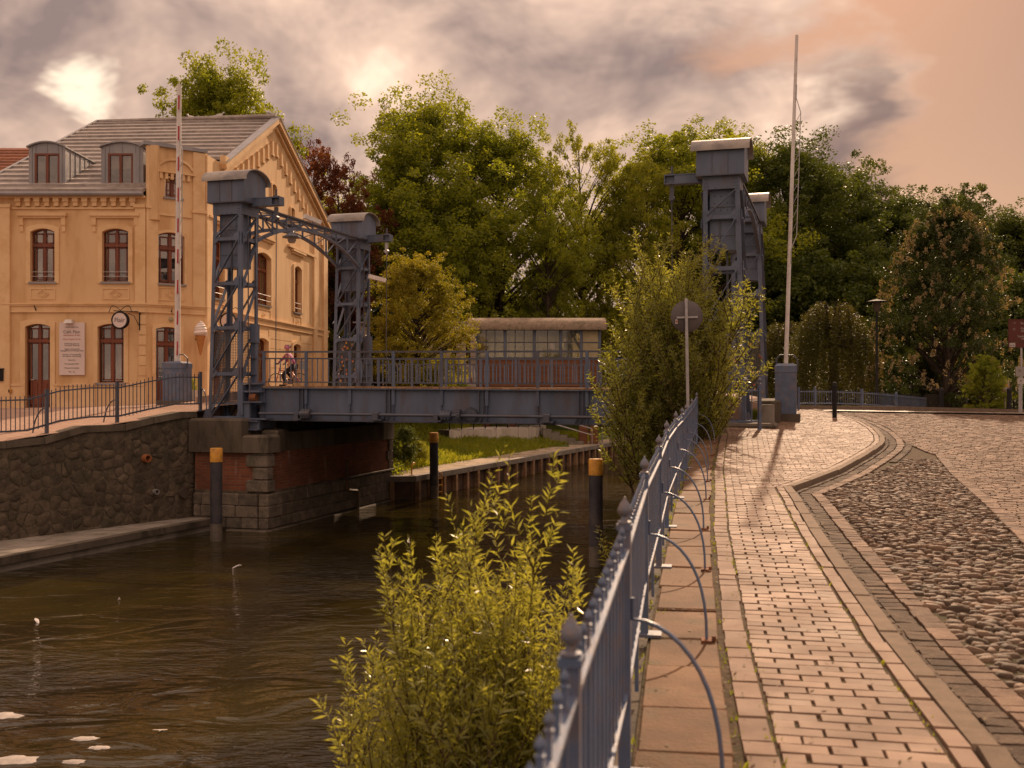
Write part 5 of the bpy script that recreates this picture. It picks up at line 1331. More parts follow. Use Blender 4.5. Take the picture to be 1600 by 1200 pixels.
def window(w, s0, s1, z0, z1, rise, parent, transom=None, mull=1, rail=True, door=False, sill=True, open_=False, depth=.17, bars=0, curtain=False, blind=0):
    poly = arch_poly(s0, s1, z0, z1, rise)
    mb = loopframe(w, poly, .075, -depth-.03, -depth+.04)
    W_ = s1-s0
    tz = z0+(z1-z0)*transom if transom else None
    if mull:
        for k in range(1, mull+1):
            sc_ = s0+W_*k/(mull+1); w.box(mb, sc_-.045, sc_+.045, z0+.05, (z1-.04 if not door else z1-.04), -depth-.02, -depth+.035)
    if tz: w.box(mb, s0+.05, s1-.05, tz-.055, tz+.055, -depth-.02, -depth+.065)
    # casement sashes: inner frames so the timber reads as two leaves
    for k in range(mull+1):
        a = s0+.075+(W_-.15)*k/(mull+1)+.035; b = s0+.075+(W_-.15)*(k+1)/(mull+1)-.035
        for (za, zb) in (((z0+.08, tz-.06), (tz+.06, z1-.08-rise*.55)) if tz else ((z0+.08, z1-.09-rise*.5),)):
            for (p, q, r_, t) in ((a, b, za, za+.05), (a, b, zb-.05, zb), (a, a+.04, za, zb), (b-.04, b, za, zb)): w.box(mb, p, q, r_, t, -depth-.015, -depth+.015)
    if bars:
        for k in range(1, bars+1): w.box(mb, s0+.08, s1-.08, z0+(z1-z0)*k/(bars+1)-.012, z0+(z1-z0)*k/(bars+1)+.012, -depth, -depth+.02)
    win = mb.build('door' if door else 'window', 'wood_frame', parent)
    # panes
    for k in range(mull+1):
        a = s0+.06+(W_-.12)*k/(mull+1); b = s0+.06+(W_-.12)*(k+1)/(mull+1)
        for (za, zb) in (((z0+.06, tz), (tz, z1-.02)) if tz else ((z0+.06, z1-.02),)):
            if door and za < tz-.01: za = lerp(z0, tz, .42)
            mb = MB(); tilt = random.uniform(-.004, .004)
            mb.hexa([w.p(a, za, -depth-.012+tilt), w.p(b, za, -depth-.012-tilt), w.p(b, za, -depth-.03), w.p(a, za, -depth-.03)], [w.p(a, zb, -depth-.012+tilt), w.p(b, zb, -depth-.012-tilt), w.p(b, zb, -depth-.03), w.p(a, zb, -depth-.03)])
            mb.build('pane', 'glass', win)
    if door:
        for k in range(2):
            a = s0+.10+(W_-.2)*k/2+.05; b = s0+.10+(W_-.2)*(k+1)/2-.05; mb = MB(); w.box(mb, a-.06, b+.06, z0+.02, lerp(z0, tz, .42), -depth-.03, -depth-.005); w.box(mb, a+.04, b-.04, z0+.12, lerp(z0, tz, .36), -depth-.005, -depth+.015); mb.build('door_panel', 'wood_frame', win)
        mb = MB(); mb.tube([w.p(s0+.14, z0+1.0, -depth), w.p(s0+.14, z0+1.0, -depth+.07), w.p(s0+.26, z0+1.0, -depth+.07)], .015, 6); mb.build('handle', 'galv', win)
    if curtain:
        mb = MB(); a = (s0+s1)/2+.05; b = s1-.08; n = 14
        vs = []; 
        for i in range(n+1):
            t = i/n; x = lerp(a, b, t); o_ = -depth-.09-.025*math.sin(t*22)
            zb_ = lerp(z0+.25, z0+.08, t)
            vs += [w.p(x+.18*(1-t)*1.0, zb_, o_), w.p(x, z1-.1, o_)]
        mb.add(vs, [(2*i, 2*i+2, 2*i+3, 2*i+1) for i in range(n)]); mb.sm = True; mb.build('curtain', 'blind', win)
    if blind:
        mb = MB(); w.box(mb, s0+.07, s1-.07, lerp(z1, z0, blind), z1-.06, -depth-.10, -depth-.085); mb.build('blind', 'blind', win)
    if sill:
        mb = MB(); w.box(mb, s0-.06, s1+.06, z0-.075, z0-.012, -depth, .07); mb.build('sill', 'zinc', win)
    return win
def surround(w, s0, s1, z0, z1, rise, parent, wid=.13, keel=.05, down=0):
    poly = arch_poly(s0-wid, s1+wid, z0-down, z1+wid, rise); c = [Vector(q) for q in poly]; inn = arch_poly(s0, s1, z0-down, z1, rise); n = len(poly)
    mb = MB()
    for i in range(1, n):
        j = (i+1) % n
        a, b, e, f_ = poly[i], poly[j], inn[j], inn[i]
        mb.hexa([w.p(*f_, .0), w.p(*e, .0), w.p(*b, .0), w.p(*a, .0)], [w.p(*f_, keel), w.p(*e, keel), w.p(*b, keel), w.p(*a, keel)])
    return mb.build('window_surround', 'stucco_trim', parent)
def diamond(w, s, z, parent):
    mb = MB()
    for r_ in (.17, .10):
        pts = [(s-r_*1.2, z), (s, z-r_), (s+r_*1.2, z), (s, z+r_)]
        for a, b in zip(pts, pts[1:]+pts[:1]): mb.beam(w.p(*a, .012), w.p(*b, .012), .03, .025, up=w.n)
    mb.build('diamond_ornament', 'stucco_trim', parent)
def panel_frame(w, s0, s1, z0, z1, parent):
    mb = MB()
    for (a, b, c, d) in ((s0, s1, z0, z0+.035), (s0, s1, z1-.035, z1), (s0, s0+.035, z0+.035, z1-.035), (s1-.035, s1, z0+.035, z1-.035)): w.box(mb, a, b, c, d, 0, .025)
    mb.build('panel_moulding', 'stucco_trim', parent)

FB = (-12.87, 36.0); FA = (-18.9, 36.0); CC = (-11.2, 37.3); gd_ = Vector((.0897, .996))
GE = (CC[0]+gd_.x*16.7, CC[1]+gd_.y*16.7)
cafe = thing('cafe_building', 'ochre stucco corner café with dormers, gable and dark tiled roof', 'building', (-14, 37, -.8))
wf = Wall(FA, FB); wc = Wall(FB, CC); wg = Wall(CC, GE)
zs0, zs1 = 2.68, 2.95
def wz(py): return Zp(py, 36.0)
# -- front wall
fw = [dict(px=(48, 86), zy=(440, 357), tr=.70), dict(px=(160, 201), zy=(440, 357), tr=.70)]
holes = []
wins = []
for f_ in fw:
    s0, s1 = wf.s_of(f_['px'][0]), wf.s_of(f_['px'][1]); wins.append((s0, s1, wz(440), wz(357), .12, 'up'))
wins.append((wf.s_of(40), wf.s_of(79), -.74, wz(506), .10, 'door'))
wins.append((wf.s_of(153), wf.s_of(194), wz(598), wz(506), .10, 'low'))
for (s0, s1, z0, z1, r_, k) in wins: holes.append(arch_poly(s0, s1, z0, z1, r_))
fwall = wall_mesh(wf, [(0, -1.6), (wf.L, -1.6), (wf.L, 6.72), (0, 6.72)], holes, .24, 'stucco', 'front_wall', cafe)
for i, (s0, s1, z0, z1, r_, k) in enumerate(wins):
    if k == 'up':
        window(wf, s0, s1, z0, z1, r_, cafe, .69, curtain=(i == 0), blind=.62 if i == 1 else 0); surround(wf, s0, s1, z0, z1, r_, cafe, .15, .045, .06)
        sm = (s0+s1)/2; mb = MB(); hw = .86
        wf.box(mb, sm-hw, sm+hw, wz(338), wz(333), 0, .14); wf.box(mb, sm-hw+.05, sm+hw-.05, wz(341), wz(338), 0, .09)
        for q in (-1, 1): wf.box(mb, sm+q*(hw-.12)-.07, sm+q*(hw-.12)+.07, wz(352), wz(341), 0, .08); wf.box(mb, sm+q*(hw-.12)-.055, sm+q*(hw-.12)+.055, wz(362), wz(352), 0, .04)
        mb.build('lintel_cornice', 'stucco_trim', cafe)
        panel_frame(wf, s0-.02, s1+.02, wz(468), wz(450), cafe); diamond(wf, sm, wz(459), cafe)
        mb = MB(); 
        for q in (0, .16): mb.tube([wf.p(s0-.02, z0+.18+q, .02), wf.p(s1+.02, z0+.18+q, .02)], .010, 6)
        mb.build('guard_bar', 'galv', cafe)
    elif k == 'door':
        window(wf, s0, s1, z0, z1, r_, cafe, .80, door=True, sill=False); surround(wf, s0, s1, z0, z1, r_, cafe, .17, .05, .0)
        mb = MB(); wf.box(mb, s0-.1, s1+.1, -1.1, z0-.004, -.1, .35); mb.build('door_step', 'concrete', cafe)
    else:
        window(wf, s0, s1, z0, z1, r_, cafe, .71, curtain=True); surround(wf, s0, s1, z0, z1, r_, cafe, .15, .045, .0)
# string courses, plinth, pilasters, frieze
def bandw(w, s0, s1, z0, z1, o_, name, mat='stucco_trim'):
    mb = MB(); w.box(mb, s0, s1, z0, z1, 0, o_); return mb.build(name, mat, cafe)
def string_course(w, s0, s1):
    mb = MB(); w.box(mb, s0, s1, zs1-.05, zs1, 0, .115); w.box(mb, s0, s1, zs1-.11, zs1-.052, 0, .075); w.box(mb, s0, s1, zs0, zs1-.112, 0, .035); w.box(mb, s0, s1, zs0-.05, zs0-.002, 0, .065); mb.build('string_course', 'stucco_trim', cafe)
string_course(wf, -.02, wf.L+.05); string_course(wc, -.03, wc.L+.03); string_course(wg, -.05, wg.L)
for a, b in ((0, wf.s_of(36)), (wf.s_of(83), wf.s_of(149)), (wf.s_of(198), wf.L)): 
    bandw(wf, a, b, wz(603), wz(599.5), .06, 'plinth_moulding'); bandw(wf, a, b, -1.4, wz(603.2), .035, 'plinth')
bandw(wf, 0, wf.s_of(17), -1.4, 6.3, .10, 'pilaster'); bandw(wf, -.03, wf.s_of(18.5), 6.3, 6.42, .13, 'pilaster_cap')
bandw(wf, wf.s_of(212), wf.L+.0, zs1, 6.3, .07, 'pilaster'); bandw(wf, wf.s_of(210), wf.L, 6.3, 6.42, .12, 'pilaster_cap')
for k in range(7):
    mb = MB(); z = zs0-.14-.36*k; wf.box(mb, wf.s_of(217), wf.L, z-.33, z, 0, .03); mb.build('quoin', 'stucco_trim', cafe)
bandw(wf, wf.s_of(19), wf.s_of(211), wz(327), wz(324), .05, 'frieze_line')
s = wf.s_of(30)
while s < wf.s_of(222):
    mb = MB(); wf.box(mb, s-.10, s+.10, wz(316), wz(310), 0, .15); wf.box(mb, s-.08, s+.08, wz(322.5), wz(316), 0, .11); mb.build('corbel', 'stucco_trim', cafe); s += .335
bandw(wf, 0, wf.L, wz(310), 6.72, .16, 'eaves_band')
# gutter
gb = MB(); n = 7; prof = [(.16+.09*math.sin(t), 6.74-.09*math.cos(t)) for t in np.linspace(-1.5, 1.5, n)]
gp_ = [wf.p(-.3, 6.76, .26), wf.p(wf.L-.02, 6.76, .26)]
gb.tube(gp_, .085, 10); gb.build('gutter', 'zinc', cafe)
# -- chamfered corner
zpar = 8.52
cs = lambda px: wc.s_of(px); cz = lambda px, py: wc.z_of(px, py)
cd = (cs(243), cs(281)); cw_ = (cs(247), cs(288)); c2 = (cs(257.5), cs(284))
chole = [arch_poly(cd[0], cd[1], -.62, cz(262, 511), .08), arch_poly(cw_[0], cw_[1], cz(265, 443), cz(265, 363), .12), arch_poly(c2[0], c2[1], cz(265, 308), cz(265, 272), .05)]
wall_mesh(wc, [(0, -1.6), (wc.L, -1.6), (wc.L, zpar), (0, zpar)], chole, .24, 'stucco', 'corner_wall', cafe)
window(wc, cd[0], cd[1], -.62, cz(262, 511), .08, cafe, .78, door=True, sill=False); surround(wc, cd[0], cd[1], -.62, cz(262, 511), .08, cafe, .12, .04)
window(wc, cw_[0], cw_[1], cz(265, 443), cz(265, 363), .12, cafe, .69, blind=.30); surround(wc, cw_[0], cw_[1], cz(265, 443), cz(265, 363), .12, cafe, .09, .035, .05)
window(wc, c2[0], c2[1], cz(265, 308), cz(265, 272), .05, cafe, None, bars=2)
panel_frame(wc, cw_[0]-.02, cw_[1]+.02, cz(265, 470), cz(265, 449), cafe); diamond(wc, (cw_[0]+cw_[1])/2, cz(265, 460), cafe)
sA, sB = cs(246), cs(301)
bandw(wc, 0, sA, zs1, zpar-.02, .07, 'pilaster'); bandw(wc, sB, wc.L, zs1, zpar-.02, .07, 'pilaster')
for (a, b) in ((-.04, sA+.04), (sB-.04, wc.L+.04)): bandw(wc, a, b, 6.30, 6.40, .12, 'pilaster_cap')
bandw(wc, sA+.045, sB-.045, 6.10, 6.17, .05, 'string_moulding')
mb = MB(); zz = 7.62
wc.box(mb, sA-.10, sB+.06, zz, zz+.05, 0, .13); mb.build('hood_moulding', 'stucco_trim', cafe)
mb = MB(); arc = [((sA+sB)/2+(sB-sA)*.50*math.cos(t), zz+.10+.42*math.sin(t)) for t in np.linspace(.2, math.pi-.2, 11)]
for a, b in zip(arc[:-1], arc[1:]): mb.beam(wc.p(*a, .04), wc.p(*b, .04), .09, .05, up=wc.n)
mb.build('arched_hood', 'stucco_trim', cafe)
s = sA+.10
while s < sB-.05:
    mb = MB(); wc.box(mb, s-.05, s+.05, zz-.22, zz-.002, 0, .10); mb.build('corbel', 'stucco_trim', cafe); s += .20
# parapet capping round the corner
mb = MB(); wc.box(mb, -.10, wc.L+.08, zpar, zpar+.13, -.45, .11); mb.build('parapet_capping', 'zinc', cafe)
mb = MB(); ret = Wall((FB[0]+.0, FB[1]+.0+4.2), FB); ret.box(mb, 0, ret.L, 5.9, zpar-.004, -.40, 0.0); mb.build('parapet_return', 'stucco', cafe)
# -- gable wall
gs = lambda px: wg.s_of(px); gz = lambda px, py: wg.z_of(px, py)
AP = (gs(428), gz(428, 184)); 
sl_l = (AP[1]-8.75)/(AP[0]-1.9); sl_r = .40
outer = [(0, -1.6), (wg.L, -1.6), (wg.L, AP[1]-sl_r*(wg.L-AP[0])), AP, (1.9, 8.75), (1.45, zpar), (0, zpar)]
gw = [(gs(400.5), gs(422), gz(411, 476), gz(411, 395), .16, 2), (gs(459), gs(470), gz(464, 488), gz(464, 416), .14, 2), (gs(330), gs(349), gz(340, 466), gz(340, 372), .14, 2),
      (gs(399), gs(418), -.5, gz(408, 528), .14, 3), (gs(457), gs(468.5), gz(462, 590), gz(462, 537.5), .12, 2), (gs(331), gs(350), -.5, gz(340, 516), .14, 3),
      (gs(453.5), gs(459), gz(456, 348), gz(456, 325), .06, 1), (gs(424), gs(431), gz(427, 312), gz(427, 288), .08, 1)]
wall_mesh(wg, outer, [arch_poly(*q[:5]) for q in gw], .26, 'stucco', 'gable_wall', cafe)
for q in gw:
    if q[5] == 3: window(wg, *q[:5], cafe, .76, door=True, sill=False, depth=.20)
    else: window(wg, *q[:5], cafe, .68 if q[5] == 2 else None, depth=.20, mull=1 if q[1]-q[0] > .9 else 0, curtain=q[1]-q[0] > .9, blind=.35 if q[5] == 2 and q[1]-q[0] < .9 else 0)
    surround(wg, *q[:5], cafe, .16 if q[5] > 1 else .08, .06, .0)
    sm = (q[0]+q[1])/2; w2 = (q[1]-q[0])/2
    if q[5] == 2 and q[2] > 2.5:
        mb = MB(); wg.box(mb, sm-w2-.45, sm+w2+.45, q[3]+.62, q[3]+.70, 0, .15); wg.box(mb, sm-w2-.38, sm+w2+.38, q[3]+.52, q[3]+.618, 0, .08); mb.build('lintel_cornice', 'stucco_trim', cafe)
        panel_frame(wg, q[0]-.05, q[1]+.05, q[2]-.78, q[2]-.18, cafe); diamond(wg, sm, q[2]-.46, cafe)
        mb = MB()
        for v in (.18, .42): mb.tube([wg.p(q[0]-.06, q[2]+v, .04), wg.p(q[1]+.06, q[2]+v, .04)], .012, 6)
        mb.build('guard_bar', 'galv', cafe)
for (a, b) in ((gs(488), gs(493)), (gs(503), gs(509)), (.0, .5)):
    bandw(wg, a, b, -1.4, 7.9 if a > 1 else 8.45, .11, 'pilaster')
bandw(wg, gs(449), gs(491), gz(470, 391)-.1, gz(470, 391)+.02, .12, 'cornice_moulding')
for z in np.arange(-.4, 2.5, .42): bandw(wg, gs(420), gs(456), z, z+.395, .018, 'rustication_band', 'stucco')
for z in np.arange(-.4, 2.5, .42): bandw(wg, gs(470), gs(487), z, z+.395, .018, 'rustication_band', 'stucco')
# stepped corbel ornaments following the rake
def corbel_step(s, z):
    mb = MB(); wg.box(mb, s-.09, s+.09, z-.62, z, 0, .09); wg.box(mb, s+.09, s+.26, z-.62, z-.50, 0, .07); mb.build('corbel_step', 'stucco_trim', cafe)
for k in range(9):
    s = AP[0]-.35-.62*k
    if s > 1.6: corbel_step(s, AP[1]-.95-(AP[0]-s)*sl_l*.92)
for k in range(12):
    s = AP[0]+.25+.66*k
    if s < wg.L-.8: corbel_step(s, AP[1]-.95-(s-AP[0])*sl_r)
# rake mouldings
def rake(s0, z0, s1, z1, name):
    mb = MB(); mb.beam(wg.p(s0, z0-.10, .13), wg.p(s1, z1-.10, .13), .26, .22, up=UZ); mb.build(name, 'stucco_trim', cafe)
    mb = MB(); mb.beam(wg.p(s0, z0-.38, .06), wg.p(s1, z1-.38, .06), .12, .10, up=UZ); mb.build('rake_moulding', 'stucco_trim', cafe)
    mb = MB(); mb.beam(wg.p(s0, z0+.035, .12), wg.p(s1, z1+.035, .12), .34, .04, up=UZ); mb.build('rake_flashing', 'zinc', cafe)
rake(1.5, AP[1]-sl_l*(AP[0]-1.5)-.06, AP[0]+.05, AP[1], 'rake_cornice'); rake(AP[0]-.05, AP[1], wg.L+.15, AP[1]-sl_r*(wg.L+.15-AP[0]), 'rake_cornice')
mb = MB(); wg.box(mb, 1.50, 1.95, 8.42, 8.78, 0, .22); mb.build('kneeler', 'stucco_trim', cafe)
mb = MB(); mb.prism([(-18.5, 36.9, -1), (-13.15, 36.9, -1), (-12.0, 37.75, -1), (GE[0]-.85, GE[1]-.5, -1), (-18.3, GE[1]-.5, -1)], (0, 0, 7.5)); mb.build('room_core', 'interior', cafe)
# -- main roof, course by course
apx = wg.p(AP[0], AP[1])
E0, R0 = (35.70, 6.78), (apx.y+.3, AP[1]+.02); NC = 18
roof = MB(); roof.add([(-18.95, E0[0], E0[1]-.05), (FB[0]-.05, E0[0], E0[1]-.05), (FB[0]-.05, 37.3, 6.73+.78), wg.p(1.3, 7.6, -.2), wg.p(AP[0], AP[1]-.06, -.1), (-18.6, R0[0]+.6, R0[1]-.06)], [(0, 1, 2, 3, 4, 5)])
roof.add([(-18.6, R0[0]+.6, R0[1]-.06), wg.p(AP[0], AP[1]-.06, -.1), wg.p(wg.L, AP[1]-sl_r*(wg.L-AP[0])-.06, -.1), (-18.4, GE[1]+.5, AP[1]-sl_r*(wg.L-AP[0])-.06)], [(0, 1, 2, 3)])
roof.add([(-18.95, 36, 6.7), (-18.6, R0[0]+.6, R0[1]-.1), (-18.4, GE[1]+.5, 8.0), (-18.4, GE[1]+.5, -1), (-18.95, 36, -1)], [(0, 1, 2, 3, 4)])
rfo = roof.build('roof', 'interior', cafe)
def right_x(y):
    if y < 36.2: return FB[0]+.0
    if y < 38.6: return FB[0]-.02+0*(y-36.2)
    return wg.o.x+wg.d.x*((y-CC[1])/wg.d.y)-.12
for k in range(NC):
    t0, t1 = k/NC, (k+1.25)/NC
    y0, y1 = lerp(E0[0], R0[0], t0), lerp(E0[0], R0[0], min(t1, 1.0)); z0, z1 = lerp(E0[1], R0[1], t0), lerp(E0[1], R0[1], min(t1, 1.0))
    xl = lerp(-18.95, -18.6, t0); xr = right_x(y0); yo = .6*t0
    if 38.0 < y0 < 39.6: xr = lerp(FB[0], right_x(39.7), (y0-38.0)/1.6)
    mb = MB(); mb.hexa([(xl, y0+yo, z0+.005), (xr, y0, z0+.005), (xr, y1, z1-.05), (xl, y1+yo, z1-.05)], [(xl, y0+yo, z0+.13), (xr, y0, z0+.13), (xr, y1, z1+.016), (xl, y1+yo, z1+.016)])
    mb.build('tile_course', 'roof_tile', rfo)
mb = MB(); mb.tube([(-18.6, R0[0]+.65, R0[1]+.03), wg.p(AP[0], AP[1]+.05, .1)], .12, 8); mb.build('ridge', 'roof_tile', rfo)
mb = MB(); mb.beam((-18.97, E0[0], E0[1]+.06), (-18.63, R0[0]+.6, R0[1]+.06), .10, .14); mb.build('verge_flashing', 'zinc', rfo)
c = P(193, 196, 46.4); mb = MB(); mb.tube([c-UZ*.15, c+UZ*.05], .07, 8); mb.lathe(c+UZ*.0, [(.0, -.12), (.11, -.10), (.16, 0), (.11, .10), (0, .13)], 12); mb.build('ball_vent', 'zinc', rfo)
c = P(234, 193, 46.2); mb = MB(); mb.tube([c-UZ*.2, c+UZ*.06], .06, 8); mb.lathe(c+UZ*.06, [(.10, 0), (.08, .06), (0, .08)], 10); mb.build('pipe_vent', 'zinc', rfo)
# -- dormers with curved zinc roofs
def dormer(px0, px1, wpx, name):
    y0 = 36.5; x0, x1 = X(px0, y0), X(px1, y0); zb, ze, zc = Zp(293, y0), Zp(229, y0), Zp(222, y0); slope = (R0[1]-E0[1])/(R0[0]-E0[0])
    yb = lambda z: E0[0]+(z-E0[1])/slope+.1
    wa, wb = X(wpx[0], y0), X(wpx[1], y0); za, zt = Zp(290, y0), Zp(239.5, y0)
    mb = MB(); xm = (x0+x1)/2; hw = (x1-x0)/2
    prof = [(x0, zb), (x1, zb), (x1, ze)]+[(xm+hw*t, ze+(zc-ze)*(1-t*t)) for t in (.7, .35, 0, -.35, -.7)]+[(x0, ze)]
    loops = [[Vector((a, b, 0)) for a, b in prof], [Vector(q+(0,)) for q in ((wa, za), (wb, za), (wb, zt), (wa, zt))]]
    flat = loops[0]+loops[1]; vs = [Vector((q.x, y0, q.y)) for q in flat]; fs = []
    for t in tessellate_polygon(loops):
        a, b, c_ = [flat[i] for i in t]; fs.append(tuple(t) if (b-a).cross(c_-a).z > 0 else (t[0], t[2], t[1]))
    mb.add(vs, fs)
    for i in range(4):
        p, q = loops[1][i], loops[1][(i+1) % 4]; mb.add([(p.x, y0, p.y), (q.x, y0, q.y), (q.x, y0+.12, q.y), (p.x, y0+.12, p.y)], [(3, 2, 1, 0)])
    for xx in (x0, x1): mb.add([(xx, y0, zb), (xx, y0, ze), (xx, yb(ze), ze), (xx, yb(zb)+.1, zb)], [(0, 1, 2, 3)])
    body = mb.build(name, 'zinc', cafe)
    mb = MB(); ts = np.linspace(-1.08, 1.08, 11); up = [(xm+hw*t, ze+.03+(zc-ze)*(1-t*t)) for t in ts]; n = len(up)
    mb.add([(a, y0-.10, b) for a, b in up]+[(a, yb(b)+.2, b) for a, b in up]+[(a, y0-.10, b-.05) for a, b in up]+[(a, yb(b)+.2, b-.05) for a, b in up], [(i, i+1, n+i+1, n+i) for i in range(n-1)]+[(2*n+i+1, 2*n+i, 3*n+i, 3*n+i+1) for i in range(n-1)]+[(i+1, i, 2*n+i, 2*n+i+1) for i in range(n-1)]+[(0, n, 3*n, 2*n), (2*n-1, n-1, 3*n-1, 4*n-1)])
    mb.sm = True; mb.build('dormer_roof', 'zinc', body)
    for t in (-.82, -.62, 0, .62, .82):                       # standing seams on the front
        a = xm+hw*t; top = ze+(zc-ze)*(1-t*t)
        mb = MB()
        if abs(t) < .65: mb.abox(a-.010, a+.010, y0-.022, y0-.002, zt+.03, top-.01)
        else: mb.abox(a-.010, a+.010, y0-.022, y0-.002, zb, top-.01)
        mb.build('seam', 'zinc', body)
    for k in range(1, 8):                                     # and on the cheek
        yy = y0+k*.42; z_ = zb+max(0, (yy-yb(zb)))*slope
        if z_ > ze-.05: break
        for xx, s_ in ((x1, 1), (x0, -1)):
            mb = MB(); mb.abox(min(xx, xx+.022*s_), max(xx, xx+.022*s_), yy-.01, yy+.01, z_, ze); mb.build('seam', 'zinc', body)
    mb = MB(); y1_ = y0+.05
    for (a, b, c_, d_) in ((wa, wb, za, za+.07), (wa, wb, zt-.07, zt), (wa, wa+.07, za+.07, zt-.07), (wb-.07, wb, za+.07, zt-.07), ((wa+wb)/2-.045, (wa+wb)/2+.045, za+.07, zt-.07)): mb.abox(a, b, y1_-.05, y1_+.04, c_, d_)
    wo = mb.build('dormer_window', 'wood_frame', body)
    for k in range(2):
        a, b = lerp(wa+.06, wb-.06, k/2), lerp(wa+.06, wb-.06, (k+1)/2); mb = MB(); mb.abox(a, b, y1_+.005, y1_+.02, za+.05, zt-.05); mb.build('pane', 'glass', wo)
    mb = MB(); mb.abox(wa-.02, wb+.02, y0+.35, y0+.38, za-.1, zt+.1); mb.build('dark_room', 'interior', wo)
    mb = MB(); mb.abox(wa+.05, wb-.05, y0+.16, y0+.17, lerp(za, zt, .55 if px0 > 100 else .9), zt); mb.build('blind', 'blind', wo)
dormer(45, 102, (54, 93), 'dormer'); dormer(158, 224, (168.5, 208), 'dormer')
# downpipe at the inner corner of the façade and wires
# -- things on the front
bd = thing('menu_board', 'tall white board with café name and menu lines beside the left door', 'sign board', tuple(wf.p(wf.s_of(114), wz(587), .05)))
mb = MB(); s0, s1 = wf.s_of(94), wf.s_of(133.5); wf.box(mb, s0, s1, wz(586), wz(504), .03, .08); pn = mb.build('panel', 'board_white', bd)
sm = (s0+s1)/2
for (tx, py, size, mt) in (('herzlich willkommen', 512, .055, 'print_dark'), ('Café Flair', 521, .155, 'print_dark'), ('Restaurant & Bar', 525, .085, 'print_red'), ('Unser Angebot für Sie', 531, .068, 'print_red'), ('Frühstück auch am', 538, .068, 'print_dark'), ('Sonntag & Feiertag', 540.5, .068, 'print_dark'), ('Täglich wechselnde', 546.5, .068, 'print_dark'), ('Tagesgerichte & Mittags Menü', 549, .068, 'print_dark'), ('Kuchen- & Tortenbuffet', 555, .068, 'print_dark'), ('aus eigener Herstellung', 557.5, .068, 'print_dark'), ('Eisbecher', 563.5, .068, 'print_dark'), ('Fein gezapftes Bier', 569.5, .068, 'print_dark'), ('Weine & Cocktails', 576, .068, 'print_dark'), ('Mo - So', 582, .068, 'print_dark')):
    text(tx, size, mt, wf.p(sm, wz(py), .082), wf.d, 'lettering', pn)
lo = wf.p(wf.s_of(111), wz(503), .16); l_ = thing('wall_lamp', 'small white lamp box over the menu board', 'lamp', tuple(lo-UZ*.1))
mb = MB(); mb.hexa([lo+wf.d*x+wf.n*y+UZ*-.06 for x, y in ((-.15, .16), (.15, .16), (.15, -.08), (-.15, -.08))], [lo+wf.d*x+wf.n*y+UZ*.07 for x, y in ((-.09, .08), (.12, .08), (.12, -.08), (-.09, -.08))]); mb.build('housing', 'white_paint', l_)
mb = MB(); mb.box(lo-wf.n*.12, wf.d, wf.n, UZ, .06, .10, .06); mb.build('bracket', 'white_paint', l_)
# round sign on iron bracket
def round_sign(w, px, py, r_, label, txt=True, out=.55):
    s = w.s_of(px); z = w.z_of(px, py); c = w.p(s, z, out); rt = thing('round_sign', label, 'sign', tuple(w.p(s, z, 0)))
    v = Vector((c.x, c.y, 0)); ax = Vector((-.12, -1, 0)).normalized(); xd = Vector((-ax.y, ax.x, 0))
    mb = MB(); mb.lathe(c-ax*.06, [(r_-.02, 0), (r_-.02, .12)], 28, ax); pn = mb.build('panel', 'board_white', rt)
    mb = MB(); mb.tube([c+(xd*math.cos(t)+UZ*math.sin(t))*(r_-.005)+ax*.055 for t in np.linspace(0, 6.2832, 33)], .028, 6, False); mb.tube([c+(xd*math.cos(t)+UZ*math.sin(t))*(r_-.005)-ax*.055 for t in np.linspace(0, 6.2832, 33)], .028, 6, False); mb.build('rim', 'black_metal', rt)
    if txt: text('Flair', r_*.78, 'print_dark', c+ax*.064-UZ*r_*.24, xd, 'lettering', pn)
    mb = MB(); bp = w.p(s+.48, z, .03); mb.beam(bp+UZ*-.32, bp+UZ*.36, .05, .03); mb.beam(bp+UZ*.33, c-xd*r_*.9+UZ*.33, .03, .03)
    mb.tube([bp+UZ*-.2]+[lerp(bp, c, t)+UZ*(.28-.2*(1-t)**2) for t in (.3, .6)], .012, 5)
    for q in (-1, 1): mb.tube([c+UZ*.34]+[c+xd*q*(.10+.26*math.sin(t))+UZ*(.40+.10*math.cos(t*1.6-1.2)) for t in np.linspace(.2, 1.5, 7)]+[c+xd*q*.42+UZ*.28], .012, 5)
    mb.tube([c+UZ*.33, c+UZ*(r_-.02)], .012, 5)
    mb.build('bracket', 'black_metal', rt)
round_sign(wf, 197.5, 502, .285, 'round white sign reading Flair on a scrolled iron bracket')
round_sign(wg, 337, 502, .30, 'round sign on an iron bracket seen through the nearer café-side tower', False, .5)
# big ice cream cone sign
c = wc.p(wc.s_of(306), wc.z_of(306, 556), .45); ic = thing('ice_cream_sign', 'large soft-ice cone sign hanging on the café corner', 'sign', tuple(c))
mb = MB(); mb.lathe(c, [(.0, 0), (.03, .02), (.16, .62), (.19, .70), (.17, .72)], 18); mb.build('wafer_cone', 'cone_wafer', ic)
mb = MB()
for k, (r_, z) in enumerate(((.24, .76), (.23, .86), (.195, .95), (.15, 1.03), (.10, 1.10))):
    pts = [c+Vector((math.cos(t)*r_*.62, math.sin(t)*r_*.62, z+.085*t/6.28)) for t in np.linspace(0, 6.28, 13)]; mb.tube(pts, r_*.42, 8)
mb.lathe(c+UZ*.70, [(.17, 0), (.15, .35), (.05, .48), (0, .55)], 12); mb.build('soft_ice', 'cone_cream', ic)
mb = MB(); mb.beam(c+UZ*.6, c+UZ*.6-wc.n*.45, .04, .04); mb.build('bracket', 'black_metal', ic)
